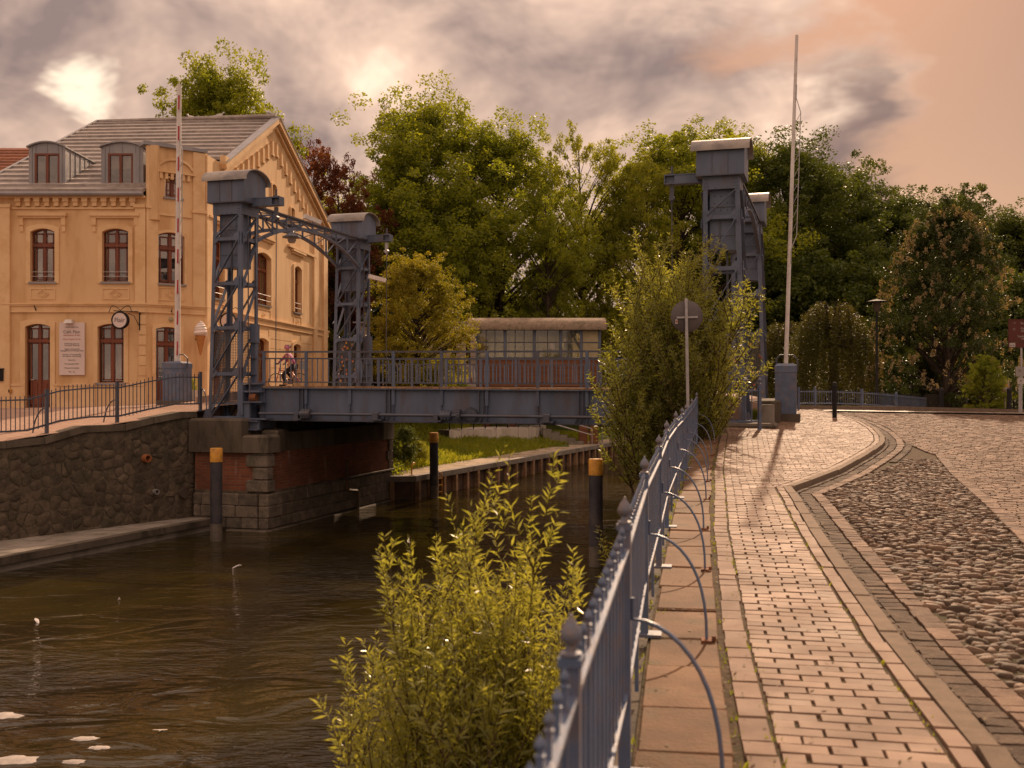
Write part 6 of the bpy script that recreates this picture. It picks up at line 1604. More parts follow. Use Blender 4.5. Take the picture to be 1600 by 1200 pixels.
# letterbox, entry phone, gas tap, hooks
o = wf.p(wf.s_of(3), wz(586), .08); mb = MB(); mb.box(o, wf.d, wf.n, UZ, .22, .14, .42); mb.box(o+UZ*.22, wf.d, wf.n, UZ, .26, .18, .03); tag(mb.build('letterbox', 'black_metal', loc=o), 'dark letterbox on the café wall at the picture edge', 'letterbox')
o = wf.p(wf.s_of(13.5), wz(571), .03); mb = MB(); mb.box(o, wf.d, wf.n, UZ, .09, .05, .28); e = mb.build('entry_phone', 'black_metal', loc=o); tag(e, 'small black entry phone between letterbox and left door', 'entry phone')
for q in (-.06, .06):
    mb = MB(); mb.box(o+UZ*q+wf.n*.03, wf.d, wf.n, UZ, .06, .012, .07); mb.build('button_plate', 'sign_white', e)
o = wf.p(wf.s_of(17.5), wz(611), .05); mb = MB(); mb.box(o, wf.d, wf.n, UZ, .11, .10, .11); tag(mb.build('gas_cap', 'yellow_paint', loc=o), 'small yellow service cap low on the café wall', 'cap')
for (w, px, py, lb) in ((wf, 56, 481, 'small iron hook above the left café door'), (wc, 267, 486, 'small iron hook above the corner café door')):
    o = w.p(w.s_of(px), w.z_of(px, py), .05); mb = MB(); mb.tube([o-w.n*.05, o+w.n*.05, o+w.n*.07+UZ*.08], .014, 5); mb.tube([o, o-UZ*.10+w.d*.03], .02, 5); tag(mb.build('wall_hook', 'black_metal', loc=o), lb, 'hook')
o = wc.p(wc.s_of(267), wc.z_of(267, 499), .05); mb = MB(); mb.lathe(o-wc.n*.05, [(.09, 0), (.09, .03), (.05, .07), (0, .08)], 14, wc.n); tag(mb.build('wall_light', 'cream_panel', loc=o), 'small round wall light over the corner café door', 'lamp')

# -- gulls on the ridge
def gull(px, py, d, hd, label):
    c = P(px, py, d); x = Vector((hd, .15, 0)).normalized(); y = Vector((-x.y, x.x, 0)); r = thing('gull', label, 'gull', tuple(c), 'gulls resting on the café ridge')
    prof = [(-.24, .0, .012, .09), (-.16, .02, .045, .06), (-.05, .05, .078, .03), (.06, .07, .08, .02), (.13, .10, .06, .01), (.16, .15, .042, 0), (.18, .19, .046, 0), (.215, .205, .035, 0), (.235, .20, .014, 0), (.285, .185, .006, 0)]
    mb = MB(); n = 10; vs = []
    for a, z, r_, _ in prof:
        for j in range(n): t = 6.283*j/n; vs.append(c+x*a+y*(r_*math.cos(t))+UZ*(z+.09+r_*math.sin(t)))
    mb.add(vs, [(i*n+j, i*n+(j+1) % n, (i+1)*n+(j+1) % n, (i+1)*n+j) for i in range(len(prof)-1) for j in range(n)]); mb.sm = True; mb.build('body', 'feather', r, smooth=True)
    for s_ in (-1, 1):
        mb = MB(); mb.add([c+x*.10+y*s_*.07+UZ*.20, c+x*.0+y*s_*.088+UZ*.19, c+x*-.30+y*s_*.02+UZ*.12, c+x*-.12+y*s_*.080+UZ*.09, c+x*.06+y*s_*.085+UZ*.12], [(0, 1, 2, 3, 4)]); mb.build('wing', 'gull_grey', r)
        mb = MB(); mb.tube([c+x*.02+y*s_*.03+UZ*.09, c+x*.02+y*s_*.03+UZ*.0], .008, 5); mb.build('leg', 'yellow_paint', r)
gull(300, 189, 46.0, -1, 'gull on the café ridge nearest the barrier boom')
gull(342, 186, 45.8, 1, 'gull on the middle of the café ridge')
gull(421, 182, 45.4, -1, 'gull perched next to the gable peak')

# ------------------------------------------------------------------ other buildings
nb = thing('neighbour_house', 'house with red tiled roof behind the café at the picture edge', 'house', (-26, 46, -1))
mb = MB(); mb.abox(-32, -20.4, 44, 54, -1, 8.2); mb.build('wall', 'stucco_grey', nb)
rfm = MB(); rfm.add([(-32, 43.6, 8.0), (-20.3, 43.6, 8.0), (-20.3, 49, 11.4), (-32, 49, 11.4), (-32, 54.4, 8.0), (-20.3, 54.4, 8.0)], [(0, 1, 2, 3), (3, 2, 5, 4), (1, 5, 2)]); r2 = rfm.build('roof', 'interior', nb)
for k in range(16):
    t0, t1 = k/16, (k+1.2)/16; mb = MB(); y0, y1, z0, z1 = lerp(43.5, 49, t0), lerp(43.5, 49, t1), lerp(8.0, 11.4, t0), lerp(8.0, 11.4, t1)
    mb.hexa([(-32, y0, z0), (-20.25, y0, z0), (-20.25, y1, z1-.06), (-32, y1, z1-.06)], [(-32, y0, z0+.10), (-20.25, y0, z0+.10), (-20.25, y1, z1+.02), (-32, y1, z1+.02)]); mb.build('tile_course', 'red_tile', r2)
mb = MB(); mb.abox(-24, -19.2, 40, 43.9, -1, 6.6); mb.build('wing_wall', 'stucco_grey', nb)
mb = MB(); mb.add([(-24, 38.8, 6.4), (-19.1, 38.8, 6.4), (-19.1, 43.5, 8.3), (-24, 43.5, 8.3)], [(0, 1, 2, 3)]); mb.build('wing_roof', 'roof_tile', nb)
c = P(9, 284, 41); mb = MB(); mb.tube([c-UZ*.4, c+UZ*.35], .13, 12); mb.lathe(c+UZ*.35, [(.15, 0), (.15, .08), (.10, .16), (0, .18)], 12); mb.build('vent_pipe', 'clay_pipe', nb)
# grey house behind the span
gh = thing('grey_house', 'pale grey masonry house with narrow dark windows behind the bridge railing', 'house', (-5, 64, -1))
w = Wall((X(560, 64), 64), (X(760, 64), 64)); sp_ = [(w.s_of(a), w.s_of(b), Zp(570, 64), Zp(523, 64)) for a, b in ((704, 713), (728, 735), (640, 649), (598, 607))]
wall_mesh(w, [(0, -1.5), (w.L, -1.5), (w.L, Zp(505, 64)), (0, Zp(505, 64))], [[(a, c_), (b, c_), (b, d_), (a, d_)] for a, b, c_, d_ in sp_], .25, 'grey_brick', 'wall', gh)
mb = MB(); mb.abox(w.o.x, w.o.x+w.L, 64.3, 70, -1.5, Zp(506, 64)); mb.build('core', 'interior', gh)
for a, b, c_, d_ in sp_:
    mb = MB(); 
    for (p, q, r_, t) in ((a, b, c_, c_+.08), (a, b, d_-.08, d_), (a, a+.06, c_+.08, d_-.08), (b-.06, b, c_+.08, d_-.08)): w.box(mb, p, q, r_, t, -.22, -.15)
    wo = mb.build('window', 'black_metal', gh); mb = MB(); w.box(mb, a+.03, b-.03, c_+.03, d_-.03, -.21, -.19); mb.build('pane', 'glass', wo)
mb = MB(); mb.abox(w.o.x-.3, w.o.x+w.L+.3, 63.7, 70.3, Zp(505, 64), Zp(503, 64)); mb.build('roof', 'zinc', gh)
# glazed bridge keeper's cabin on posts
D_ = 57.0
kc = thing('bridge_keeper_cabin', 'glazed cabin with curved felt roof and plank walls behind the span', 'cabin', (3.0, D_, -3.2))
kx0, kx1 = X(744, D_), X(941, D_); zf, zw, ze, zt = -.35, Zp(560, D_), Zp(513, D_), Zp(494, D_); dp = 3.2
mb = MB(); mb.abox(kx0-.1, kx1+.1, D_-.05, D_+dp+.1, zf-.22, zf-.004); mb.build('floor', 'steel_dark', kc)
zz = zf
while zz < zw-.02:
    mb = MB(); h_ = .20; mb.abox(kx0, kx1, D_, D_+.05, zz+.006, min(zw, zz+h_)-.006); mb.build('plank', 'wood_plank', kc)
    mb = MB(); mb.abox(kx0, kx0+.05, D_+.055, D_+dp, zz+.006, min(zw, zz+h_)-.006); mb.build('plank', 'wood_plank', kc)
    mb = MB(); mb.abox(kx1-.05, kx1, D_+.055, D_+dp, zz+.006, min(zw, zz+h_)-.006); mb.build('plank', 'wood_plank', kc); zz += h_
mb = MB(); mb.abox(kx0+.06, kx1-.06, D_+dp-.05, D_+dp, zf, zw); mb.abox(kx0+.06, kx1-.06, D_+.06, D_+.08, zf, zw-.02); mb.build('back_lining', 'interior', kc)
mull = [744, 789, 835, 876, 908, 937]
for i, px in enumerate(mull):
    a = X(px, D_); mb = MB(); mb.abox(a-.07 if i else kx0-.02, a+.07, D_-.06, D_+.06, zf if i in (0, 4, 5) else zw, ze); mb.build('frame_post', 'steel', kc)
for px in (744, 937):
    a = X(px, D_); mb = MB(); mb.abox(a-.07, a+.07, D_+dp-.1, D_+dp+.02, zf, ze); mb.build('frame_post', 'steel', kc)
mb = MB(); mb.abox(kx0, kx1, D_-.04, D_+.04, zw-.04, zw+.05); mb.abox(kx0, kx1, D_-.05, D_+.05, ze-.10, ze); mb.build('frame_rail', 'steel', kc)
zm = Zp(535, D_)
for i in range(5):
    a, b = X(mull[i], D_)+.07, X(mull[i+1], D_)-.07; n = 3 if i < 2 else (2 if i < 4 else 1)
    for k in range(n):
        p, q = lerp(a, b, k/n), lerp(a, b, (k+1)/n)
        for (z0, z1) in ((zw+.05, zm), (zm, ze-.10)):
            mb = MB(); mb.abox(p+.02, q-.02, D_-.006, D_+.006, z0+.02, z1-.02); mb.build('pane', 'cream_panel' if i == 4 else 'clear_glass', kc)
        if k: 
            mb = MB(); mb.abox(p-.025, p+.025, D_-.03, D_+.03, zw+.05, ze-.10); mb.build('glazing_bar', 'steel_dark', kc)
    mb = MB(); mb.abox(a, b, D_-.028, D_+.028, zm-.03, zm+.03); mb.build('glazing_bar', 'steel_dark', kc)
for k in range(4):
    a, b = lerp(kx0+.1, kx1-.1, k/4), lerp(kx0+.1, kx1-.1, (k+1)/4); mb = MB(); mb.abox(a+.06, b-.06, D_+dp-.03, D_+dp-.02, zw+.05, ze-.1); mb.build('rear_pane', 'clear_glass', kc)
    mb = MB(); mb.abox(a-.05, a+.05, D_+dp-.06, D_+dp, zw, ze); mb.build('rear_post', 'steel_dark', kc)
mb = MB(); n = 14; rp = []
for t in np.linspace(math.pi, 0, n): rp.append((D_+dp/2-(dp/2+.35)*math.cos(math.pi-t)*1.0, ze+(zt-ze)*math.sin(t)**.8))
xa, xb = X(731, D_), X(947, D_)
mb.add([(xa, y, z) for y, z in rp]+[(xb, y, z) for y, z in rp]+[(xa, y, z-.10) for y, z in rp]+[(xb, y, z-.10) for y, z in rp], [(i, n+i, n+i+1, i+1) for i in range(n-1)]+[(2*n+i, 2*n+i+1, 3*n+i+1, 3*n+i) for i in range(n-1)]+[(i, i+1, 2*n+i+1, 2*n+i) for i in range(n-1)]+[(n+i+1, n+i, 3*n+i, 3*n+i+1) for i in range(n-1)]+[(0, 2*n, 3*n, n), (n-1, 2*n-1, 4*n-1, 3*n-1)]); mb.sm = True
mb.build('curved_roof', 'felt_roof', kc)
mb = MB(); 
for x_ in (xa+.15, xb-.3): mb.prism([(x_, y, z-.08) for y, z in rp], (.1, 0, 0))
mb.build('roof_end', 'wood_plank', kc)
for px in (911, 928):
    a = X(px, D_+.8); mb = MB(); mb.abox(a-.24, a+.24, D_+.6, D_+1.0, -3.4, zf-.23); mb.build('support_post', 'wood_plank', kc)
for px in (760, 800):
    a = X(px, D_+1.5); mb = MB(); mb.abox(a-.2, a+.2, D_+1.2, D_+1.6, -3.4, zf-.23); mb.build('support_post', 'wood_plank', kc)
mb = MB(); mb.beam((X(911, D_+.8), D_+.8, -2.5), (X(928, D_+.8), D_+.8, -2.5), .1, .12); mb.build('support_tie', 'wood_plank', kc)
mb = MB(); o = P(863, 541, D_-.02); mb.abox(o.x-.12, o.x+.12, D_-.02, D_-.012, o.z-.16, o.z+.16); mb.build('notice', 'sign_white', kc)
# concrete landing wall, rail and steps
lw = thing('landing_wall', 'pale concrete landing wall on the grass bank below the span', 'wall', (X(760, 53), 53, -3))
a, b = P(702, 692, 52), P(843, 692, 57)
for k in range(8):
    p, q = a.lerp(b, k/8), a.lerp(b, (k+1)/8-.004); mb = MB(); mb.hexa([(p.x, p.y, -3.3), (q.x, q.y, -3.3), (q.x, q.y+.4, -3.3), (p.x, p.y+.4, -3.3)], [(p.x, p.y, Zp(672, 52)), (q.x, q.y, Zp(669, 57)), (q.x, q.y+.4, Zp(669, 57)), (p.x, p.y+.4, Zp(672, 52))]); mb.build('wall_panel', 'concrete_light', lw)
mb = MB(); mb.hexa([(a.x-2.2, a.y+2, -3.2), (a.x, a.y, -3.2), (a.x, a.y+.4, -3.2), (a.x-2.2, a.y+2.4, -3.2)], [(a.x-2.2, a.y+2, -2.2), (a.x, a.y, -2.2), (a.x, a.y+.4, -2.2), (a.x-2.2, a.y+2.4, -2.2)]); mb.build('return_wall', 'concrete_dark', lw)
mb = MB(); mb.hexa([(a.x-2, a.y+.4, -3.0), (b.x, b.y+.4, -3.0), (b.x+.5, b.y+4, -3.0), (a.x-2, a.y+4, -3)], [(a.x-2, a.y+.4, -2.2), (b.x, b.y+.4, -2.26), (b.x+.5, b.y+4, -2.26), (a.x-2, a.y+4, -2.2)]); mb.build('terrace', 'concrete_light', lw)
for k in range(9):
    t = k/8; p = Vector((lerp(a.x, b.x, t), lerp(a.y, b.y, t)+.2, -2.2)); mb = MB(); mb.beam(p, p+UZ*.95, .05, .05); mb.build('rail_post', 'black_metal', lw)
mb = MB(); mb.beam((a.x, a.y+.2, -1.27), (b.x, b.y+.2, -1.27), .05, .05); mb.build('rail', 'black_metal', lw)
for k in range(6):
    mb = MB(); x_ = b.x+.2+.45*k; z_ = -2.35-.17*k; mb.abox(x_, x_+.46, b.y-.2, b.y+1.2, -3.35, z_); mb.build('step', 'concrete', lw)
hr = thing('stair_handrail', 'light metal stair handrails on the bank below the cabin', 'handrail', (X(868, 57.5), 57.5, -3.2))
for y_ in (56.7, 58.2):
    mb = MB(); p, q = Vector((b.x+.1, y_, -1.5)), Vector((b.x+2.9, y_, -2.3)); mb.tube([p, q, q-UZ*.9], .035, 6); mb.tube([p-UZ*.35, q-UZ*.35], .03, 6); mb.tube([p, p-UZ*.8], .035, 6); mb.build('rail', 'galv', hr)
o = P(947, 697, 58.5); wr = thing('quay_guard_rail', 'pale metal hoop rail standing on the sheet piling end', 'handrail', tuple(o))
mb = MB(); mb.tube([o+Vector((-.22, 0, 0)), o+Vector((-.22, 0, 1.05)), o+Vector((.22, 0, 1.05)), o+Vector((.22, 0, 0))], .035, 6); mb.build('hoop', 'galv', wr)
mb = MB(); mb.tube([o+Vector((-.22, 0, .55)), o+Vector((.22, 0, .55))], .03, 6); mb.build('mid_bar', 'galv', wr)
# parked van behind the railing
vn = thing('parked_van', 'white van parked in front of the grey house behind the railings', 'van', (X(715, 60), 60, -.6)); o = Vector((X(714, 60), 60, -.62))
mb = MB(); mb.prism([o+Vector((-1.0, 0, .35)), o+Vector((1.0, 0, .35)), o+Vector((1.0, 0, 1.2)), o+Vector((.85, 0, 2.0)), o+Vector((-.85, 0, 2.0)), o+Vector((-1.0, 0, 1.2))], (0, 3.5, 0)); mb.build('body', 'white_paint', vn)
mb = MB(); mb.prism([o+Vector((-.75, -.01, 1.25)), o+Vector((.75, -.01, 1.25)), o+Vector((.68, -.01, 1.85)), o+Vector((-.68, -.01, 1.85))], (0, .02, 0)); mb.build('rear_window', 'glass', vn)
for x_ in (-.8, .8):
    mb = MB(); mb.lathe(o+Vector((x_-.1, .6, .33)), [(.33, 0), (.33, .2)], 16, (1, 0, 0)); mb.build('wheel', 'tyre', vn)
    mb = MB(); mb.abox(o.x+x_-.06, o.x+x_+.06, 59.97, 60, o.z+.9, o.z+1.2); mb.build('tail_light', 'red_paint', vn)
mb = MB(); mb.abox(o.x-1, o.x+1, 59.93, 60, o.z+.35, o.z+.55); mb.build('bumper', 'black_metal', vn)
# ------------------------------------------------------------------ vegetation
def leaf_mass(C, rad, per, size, rg, flat=.75, aspect=.62, up=.35):
    """leaf-sized faces scattered round clump centres C; returns vertices (n*4,3)"""
    m = len(C); n = m*per
    P0 = np.repeat(C, per, 0); r_ = np.repeat(rad, per)[:, None]
    g = rg.normal(0, 1, (n, 3)); g /= np.linalg.norm(g, axis=1)[:, None]+1e-9
    P0 = P0+g*(rg.uniform(0.15, 1, (n, 1))**.5)*r_*np.array([1, 1, flat])
    d = rg.normal(0, 1, (n, 3)); d[:, 2] = d[:, 2]*.6-.25; d /= np.linalg.norm(d, axis=1)[:, None]
    nn = rg.normal(0, 1, (n, 3)); nn[:, 2] += up*2; w = np.cross(d, nn); w /= np.linalg.norm(w, axis=1)[:, None]+1e-9
    s = size*rg.uniform(.6, 1.25, (n, 1))
    a = P0; b = P0+d*s*.5+w*s*aspect*.5; c = P0+d*s; e = P0+d*s*.5-w*s*aspect*.5
    return np.stack([a, b, c, e], 1).reshape(-1, 3)
def crown_points(rg, n, H, Rr, z0, shape, lumps=7):
    """branch ends inside an uneven crown; biased to its skin"""
    ph = rg.uniform(0, 6.28, (lumps, 2)); am = rg.uniform(.03, .08, lumps); fr = rg.integers(2, 6, (lumps, 2))
    out = []
    while len(out) < n:
        t = rg.uniform(0, 1); a = rg.uniform(0, 6.283)
        prof = shape(t)*Rr*(1+sum(am[i]*math.sin(fr[i, 0]*a+ph[i, 0])*math.cos(fr[i, 1]*t*3.1+ph[i, 1]) for i in range(lumps)))
        q = rg.uniform(.15, .90)**.45
        out.append((prof*q*math.cos(a), prof*q*math.sin(a), z0+(H-z0)*t*.97+rg.normal(0, .006)*H, q))
    return np.array(out)
def oval(t): return max(.08, math.sin(math.pi*min(1, .10+.90*t))**.62)*(1.0 if t < .55 else (1-.18*(t-.55)/.45))
def dome(t): return max(.1, math.sqrt(max(0, 1-t**2.4)))
def vase(t): return max(.12, (.45+.75*t)*math.sqrt(max(0.02, 1-max(0, (t-.55)/.45)**2.2)))
def cone(t): return max(.05, 1-t)**.8
def tree_data(seed, H, Rr, z0, shape, nb, sub, per, leaf, trunk_r, clump, lean=0.0):
    rg = np.random.default_rng(seed); random.seed(seed)
    tips = crown_points(rg, nb, H, Rr, z0, shape)
    tr = MB(); lean_v = Vector((rg.uniform(-1, 1), rg.uniform(-1, 1), 0))*lean
    def tpos(t): return Vector((math.sin(t*3+seed)*.03*H*t+lean_v.x*t*t, math.cos(t*2.3+seed)*.03*H*t+lean_v.y*t*t, H*.93*t))
    ts = np.linspace(0, 1, 9)
    tr.tube([tpos(t) for t in ts], [trunk_r*(1.25 if t == 0 else 1)*(1-.88*t)+.01 for t in ts], 8)
    C = []
    for (x, y, z, q) in tips:
        tip = Vector((x, y, z)); r0 = tip.xy.length
        t0 = max(.12, min(.93, (z-.55*r0-.05*H)/(.93*H))); b = tpos(t0); m = b.lerp(tip, .5)+Vector((rg.normal(0, .04), rg.normal(0, .04), .10))*max(.6, r0)*.6
        rb = trunk_r*(1-.85*t0)*.42+.012
        if q > .35: tr.tube([b, b.lerp(m, .5)+Vector((rg.normal(0, .05), rg.normal(0, .05), 0)), m, tip], [rb, rb*.75, rb*.5, .010], 4, False)
        C.append(tip); C.append(m.lerp(tip, .6))
        if q > .75: C.append(m.lerp(tip, .25))
        for k in range(sub):
            o = Vector(rg.normal(0, 1, 3)); o.z *= .65; C.append(tip+o*clump*.95+(tip-m).normalized()*clump*rg.uniform(-1.2, .8))
    C = np.array([tuple(c) for c in C]); rad = rg.uniform(.45, 1.10, len(C))*clump*.72
    return tr, leaf_mass(C, rad, per, leaf, rg)
TREES = {}
def proto(key, *a, **k): TREES[key] = tree_data(*a, **k)
def mesh_of(mb, mat):
    me = bpy.data.meshes.new('trunk_shape'); me.from_pydata([tuple(v) for v in mb.v], [], mb.f); me.materials.append(MATS[mat]); me.polygons.foreach_set('use_smooth', [True]*len(me.polygons)); me.update(); return me
def leaf_mesh(V, mat):
    me = bpy.data.meshes.new('leaf_shape'); n = len(V)//4
    me.vertices.add(len(V)); me.vertices.foreach_set('co', V.astype(np.float32).ravel()); me.loops.add(n*4); me.loops.foreach_set('vertex_index', np.arange(n*4, dtype=np.int32)); me.polygons.add(n); me.polygons.foreach_set('loop_start', np.arange(0, n*4, 4, dtype=np.int32)); me.polygons.foreach_set('loop_total', np.full(n, 4, dtype=np.int32)); me.materials.append(MATS[mat]); me.update(calc_edges=True); return me
TM = {}
def tree(key, x, y, z, sc_, rot, leafm, name, label, cat='tree', group=None, sxy=1.0, part='crown'):
    r = thing(name, label, cat, (x, y, z), group); r.rotation_euler = (0, 0, rot); r.scale = (sc_*sxy, sc_*sxy, sc_)
    if key+'_t' not in TM: TM[key+'_t'] = mesh_of(TREES[key][0], 'bark')
    if key+leafm not in TM: TM[key+leafm] = leaf_mesh(TREES[key][1], leafm)
    a = bpy.data.objects.new('trunk', TM[key+'_t']); COL.objects.link(a); a.parent = r
    b = bpy.data.objects.new(part, TM[key+leafm]); COL.objects.link(b); b.parent = r
    return r
# unit trees are 10 m high
proto('limeA', 3, 10, 3.9, 1.6, oval, 130, 7, 88, .105, .26, .54)
proto('limeB', 8, 10, 3.6, 1.2, oval, 115, 7, 88, .105, .24, .52, lean=.5)
proto('limeC', 14, 10, 3.3, 1.4, vase, 84, 6, 76, .10, .22, .48, lean=.4)
proto('round', 19, 10, 4.4, 1.0, dome, 120, 7, 84, .125, .26, .62)
proto('open', 23, 10, 4.4, 2.2, vase, 90, 6, 80, .11, .22, .48)
proto('cone', 29, 10, 2.6, .5, cone, 70, 6, 60, .20, .22, .46)
proto('bush', 31, 10, 5.2, .3, dome, 80, 6, 50, .28, .20, .84)
def tree_px(key, px, ytop, d, zb, rot, leafm, name, label, wpx=None, **kw):
    H = (Zp(ytop, d)-zb)*(.95 if d > 60 else 1); return tree(key, X(px, d), d, zb, H/10.0, rot, leafm, name, label, sxy=kw.pop('sxy', 1.0), **kw)
TG = 'tall park trees behind the bridge'
tree_px('limeA', 338, 76, 66, -1, 2.6, 'leaf_lime', 'lime_tree', 'tall tree rising above the café roof', sxy=.80)
tree_px('open', 452, 178, 70, -1, 2.2, 'leaf_copper', 'copper_beech', 'dark red copper beech right behind the gable', sxy=.52)
tree_px('open', 528, 262, 72, -1, 4.0, 'leaf_copper', 'copper_beech', 'low spreading red-leaved tree between gable and green trees', sxy=.72)
tree_px('limeB', 500, 300, 75, -1, .4, 'leaf_light', 'lime_tree', 'light green tree showing behind the copper beech', sxy=1.1)
tree_px('limeA', 668, 136, 78, -1, .3, 'leaf_lime', 'lime_tree', 'broad green tree directly behind the smaller café-side tower', group=TG, sxy=1.02)
tree_px('limeB', 622, 225, 76, -1, 3.3, 'leaf_lime', 'lime_tree', 'green tree at the front of the broad tree beside the red beech', group=TG, sxy=.95)
tree_px('limeA', 775, 180, 80, -1, 2.4, 'leaf_lime', 'lime_tree', 'tall green tree in the middle behind the span', group=TG, sxy=1.0)
tree_px('open', 912, 184, 84, -1, 1.7, 'leaf_light', 'lime_tree', 'pale open tree with sky gaps above the cabin roof', group=TG, sxy=.55)
tree_px('limeC', 858, 262, 76, -1, 4.7, 'leaf_lime', 'lime_tree', 'thin green tree left of the sky gap above the cabin', group=TG, sxy=.6)
tree_px('limeB', 1060, 182, 88, -1.5, 5.2, 'leaf_lime', 'lime_tree', 'broad green tree behind the willow-side tower head', group=TG, sxy=1.1)
tree_px('limeC', 1008, 235, 82, -1.5, .9, 'leaf_light', 'lime_tree', 'light tree between sky gap and the willow-side tower', group=TG, sxy=.6)
tree_px('limeA', 1140, 195, 96, -1.5, 4.2, 'leaf_lime', 'lime_tree', 'green tree peeking over the willow-side tower roof', group=TG, sxy=.95)
tree_px('limeA', 1235, 205, 92, -1.5, 1.2, 'leaf_dark', 'lime_tree', 'dark tree right behind the white barrier boom', group=TG, sxy=1.05)
tree_px('round', 1320, 255, 98, -1.5, 2.9, 'leaf_dark', 'park_tree', 'dark tree just beyond the boom tree', group=TG, sxy=.95)
tree_px('limeB', 1400, 290, 96, -1.5, .6, 'leaf_dark', 'park_tree', 'dark tree behind the flowering chestnut, left one', group=TG, sxy=1.25)
tree_px('round', 1490, 292, 100, -1.5, 5.0, 'leaf_dark', 'park_tree', 'dark tree behind the flowering chestnut, right one', group=TG, sxy=1.0)
tree_px('limeA', 1590, 318, 96, -1.5, 2.0, 'leaf_dark', 'park_tree', 'dark tree at the right picture edge', group=TG, sxy=1.3)
tree_px('round', 1680, 330, 98, -1.5, 1.0, 'leaf_dark', 'park_tree', 'dark tree cut by the right picture edge', group=TG, sxy=1.2)
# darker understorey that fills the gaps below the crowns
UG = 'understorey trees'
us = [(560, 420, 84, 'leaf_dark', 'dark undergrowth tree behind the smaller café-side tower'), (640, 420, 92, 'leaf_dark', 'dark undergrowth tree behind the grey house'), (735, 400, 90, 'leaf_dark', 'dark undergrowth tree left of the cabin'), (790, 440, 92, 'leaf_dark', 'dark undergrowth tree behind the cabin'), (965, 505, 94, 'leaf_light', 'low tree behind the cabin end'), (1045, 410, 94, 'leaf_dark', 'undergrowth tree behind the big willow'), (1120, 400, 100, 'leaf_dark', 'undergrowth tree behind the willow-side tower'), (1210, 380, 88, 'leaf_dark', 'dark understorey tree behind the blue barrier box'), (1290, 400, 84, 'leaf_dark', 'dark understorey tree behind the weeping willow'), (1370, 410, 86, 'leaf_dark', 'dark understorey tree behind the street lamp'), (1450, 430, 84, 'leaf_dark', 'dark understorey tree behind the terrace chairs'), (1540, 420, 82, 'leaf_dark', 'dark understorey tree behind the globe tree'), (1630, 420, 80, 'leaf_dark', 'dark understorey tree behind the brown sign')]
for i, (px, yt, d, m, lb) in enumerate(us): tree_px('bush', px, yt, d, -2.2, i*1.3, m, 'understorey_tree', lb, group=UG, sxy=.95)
# mid-distance trees and shrubs
tree_px('round', 650, 404, 48, -.5, .8, 'leaf_gold', 'ornamental_tree', 'golden green small tree beside the smaller café-side tower', sxy=1.0)
tree_px('cone', 594, 472, 50, -.6, 2.0, 'leaf_ivy', 'yew', 'dark conical yew at the foot of the golden tree', sxy=1.2)
tree_px('cone', 640, 505, 52, -.6, 3.0, 'leaf_ivy', 'yew', 'second dark yew under the golden tree', sxy=1.5)
tree_px('bush', 690, 560, 54, -1.0, 3.0, 'leaf_lime', 'shrub', 'green shrub in front of the grey house', cat='shrub', sxy=1.1)
tree_px('bush', 630, 668, 39.5, -2.9, 1.0, 'leaf_dark', 'shrub', 'dark green shrub at the abutment end under the bridge', cat='shrub', sxy=.9)
tree_px('bush', 655, 690, 41, -2.9, 2.5, 'leaf_light', 'shrub', 'light green shrub on the slope beside the abutment', cat='shrub', sxy=1.2)
tree_px('round', 1540, 558, 39, zR(18, 39)-.15, 2.2, 'leaf_lime', 'globe_tree', 'small round-headed tree beside the warning notice', sxy=.82)
tree_px('bush', 1440, 552, 46, zR(18, 46)-.2, .5, 'leaf_weep', 'shrub', 'olive green shrub behind the terrace chairs', cat='shrub', sxy=.62)
tree_px('bush', 1385, 615, 44, zR(16, 44)-.2, 1.5, 'leaf_weep', 'shrub', 'low shrub between the street lamp and the chairs', cat='shrub', sxy=1.0)
tree_px('bush', 1585, 600, 44, zR(20, 44)-.2, 2.5, 'leaf_dark', 'shrub', 'low dark shrub behind the warning notice', cat='shrub', sxy=1.5)
tree_px('bush', 1515, 632, 42, zR(18, 42)-.1, 4.5, 'leaf_gold', 'shrub', 'tiny yellow shrub at the chestnut trunk', cat='shrub', sxy=1.4)
tree_px('bush', 1180, 640, 26.2, zR(6, 26.2)-.1, 1.5, 'leaf_lime', 'shrub', 'weedy tuft between tower foot and concrete block', cat='shrub', sxy=1.0)
tree_px('bush', 292, 592, 34.2, -.6, 1.5, 'leaf_light', 'shrub', 'small bright shrub behind the barrier box at the café', cat='shrub', sxy=1.0)
# flowering horse chestnut: crown, trunk and upright blossom candles
rg = np.random.default_rng(77)
ch = tree_px('round', 1478, 326, 44, zR(18, 44)-.2, 3.7, 'leaf_chestnut', 'horse_chestnut', 'dark chestnut tree full of pale blossom beside the terrace', sxy=.78)
V = []
sc0 = ch.scale
for k in range(560):
    a = rg.uniform(0, 6.283); t = rg.uniform(.03, 1); r_ = 4.4*dome(t)*rg.uniform(.86, 1.04)
    c = np.array([r_*math.cos(a), r_*math.sin(a), 1.0+9.0*t])
    V.append(leaf_mass(np.array([c+np.array([0, 0, h]) for h in (0, .07, .15)]), np.array([.14, .11, .06]), 9, .10, rg, flat=.8, aspect=.9))
ob = bpy.data.objects.new('blossom', leaf_mesh(np.concatenate(V), 'blossom')); COL.objects.link(ob); ob.parent = ch
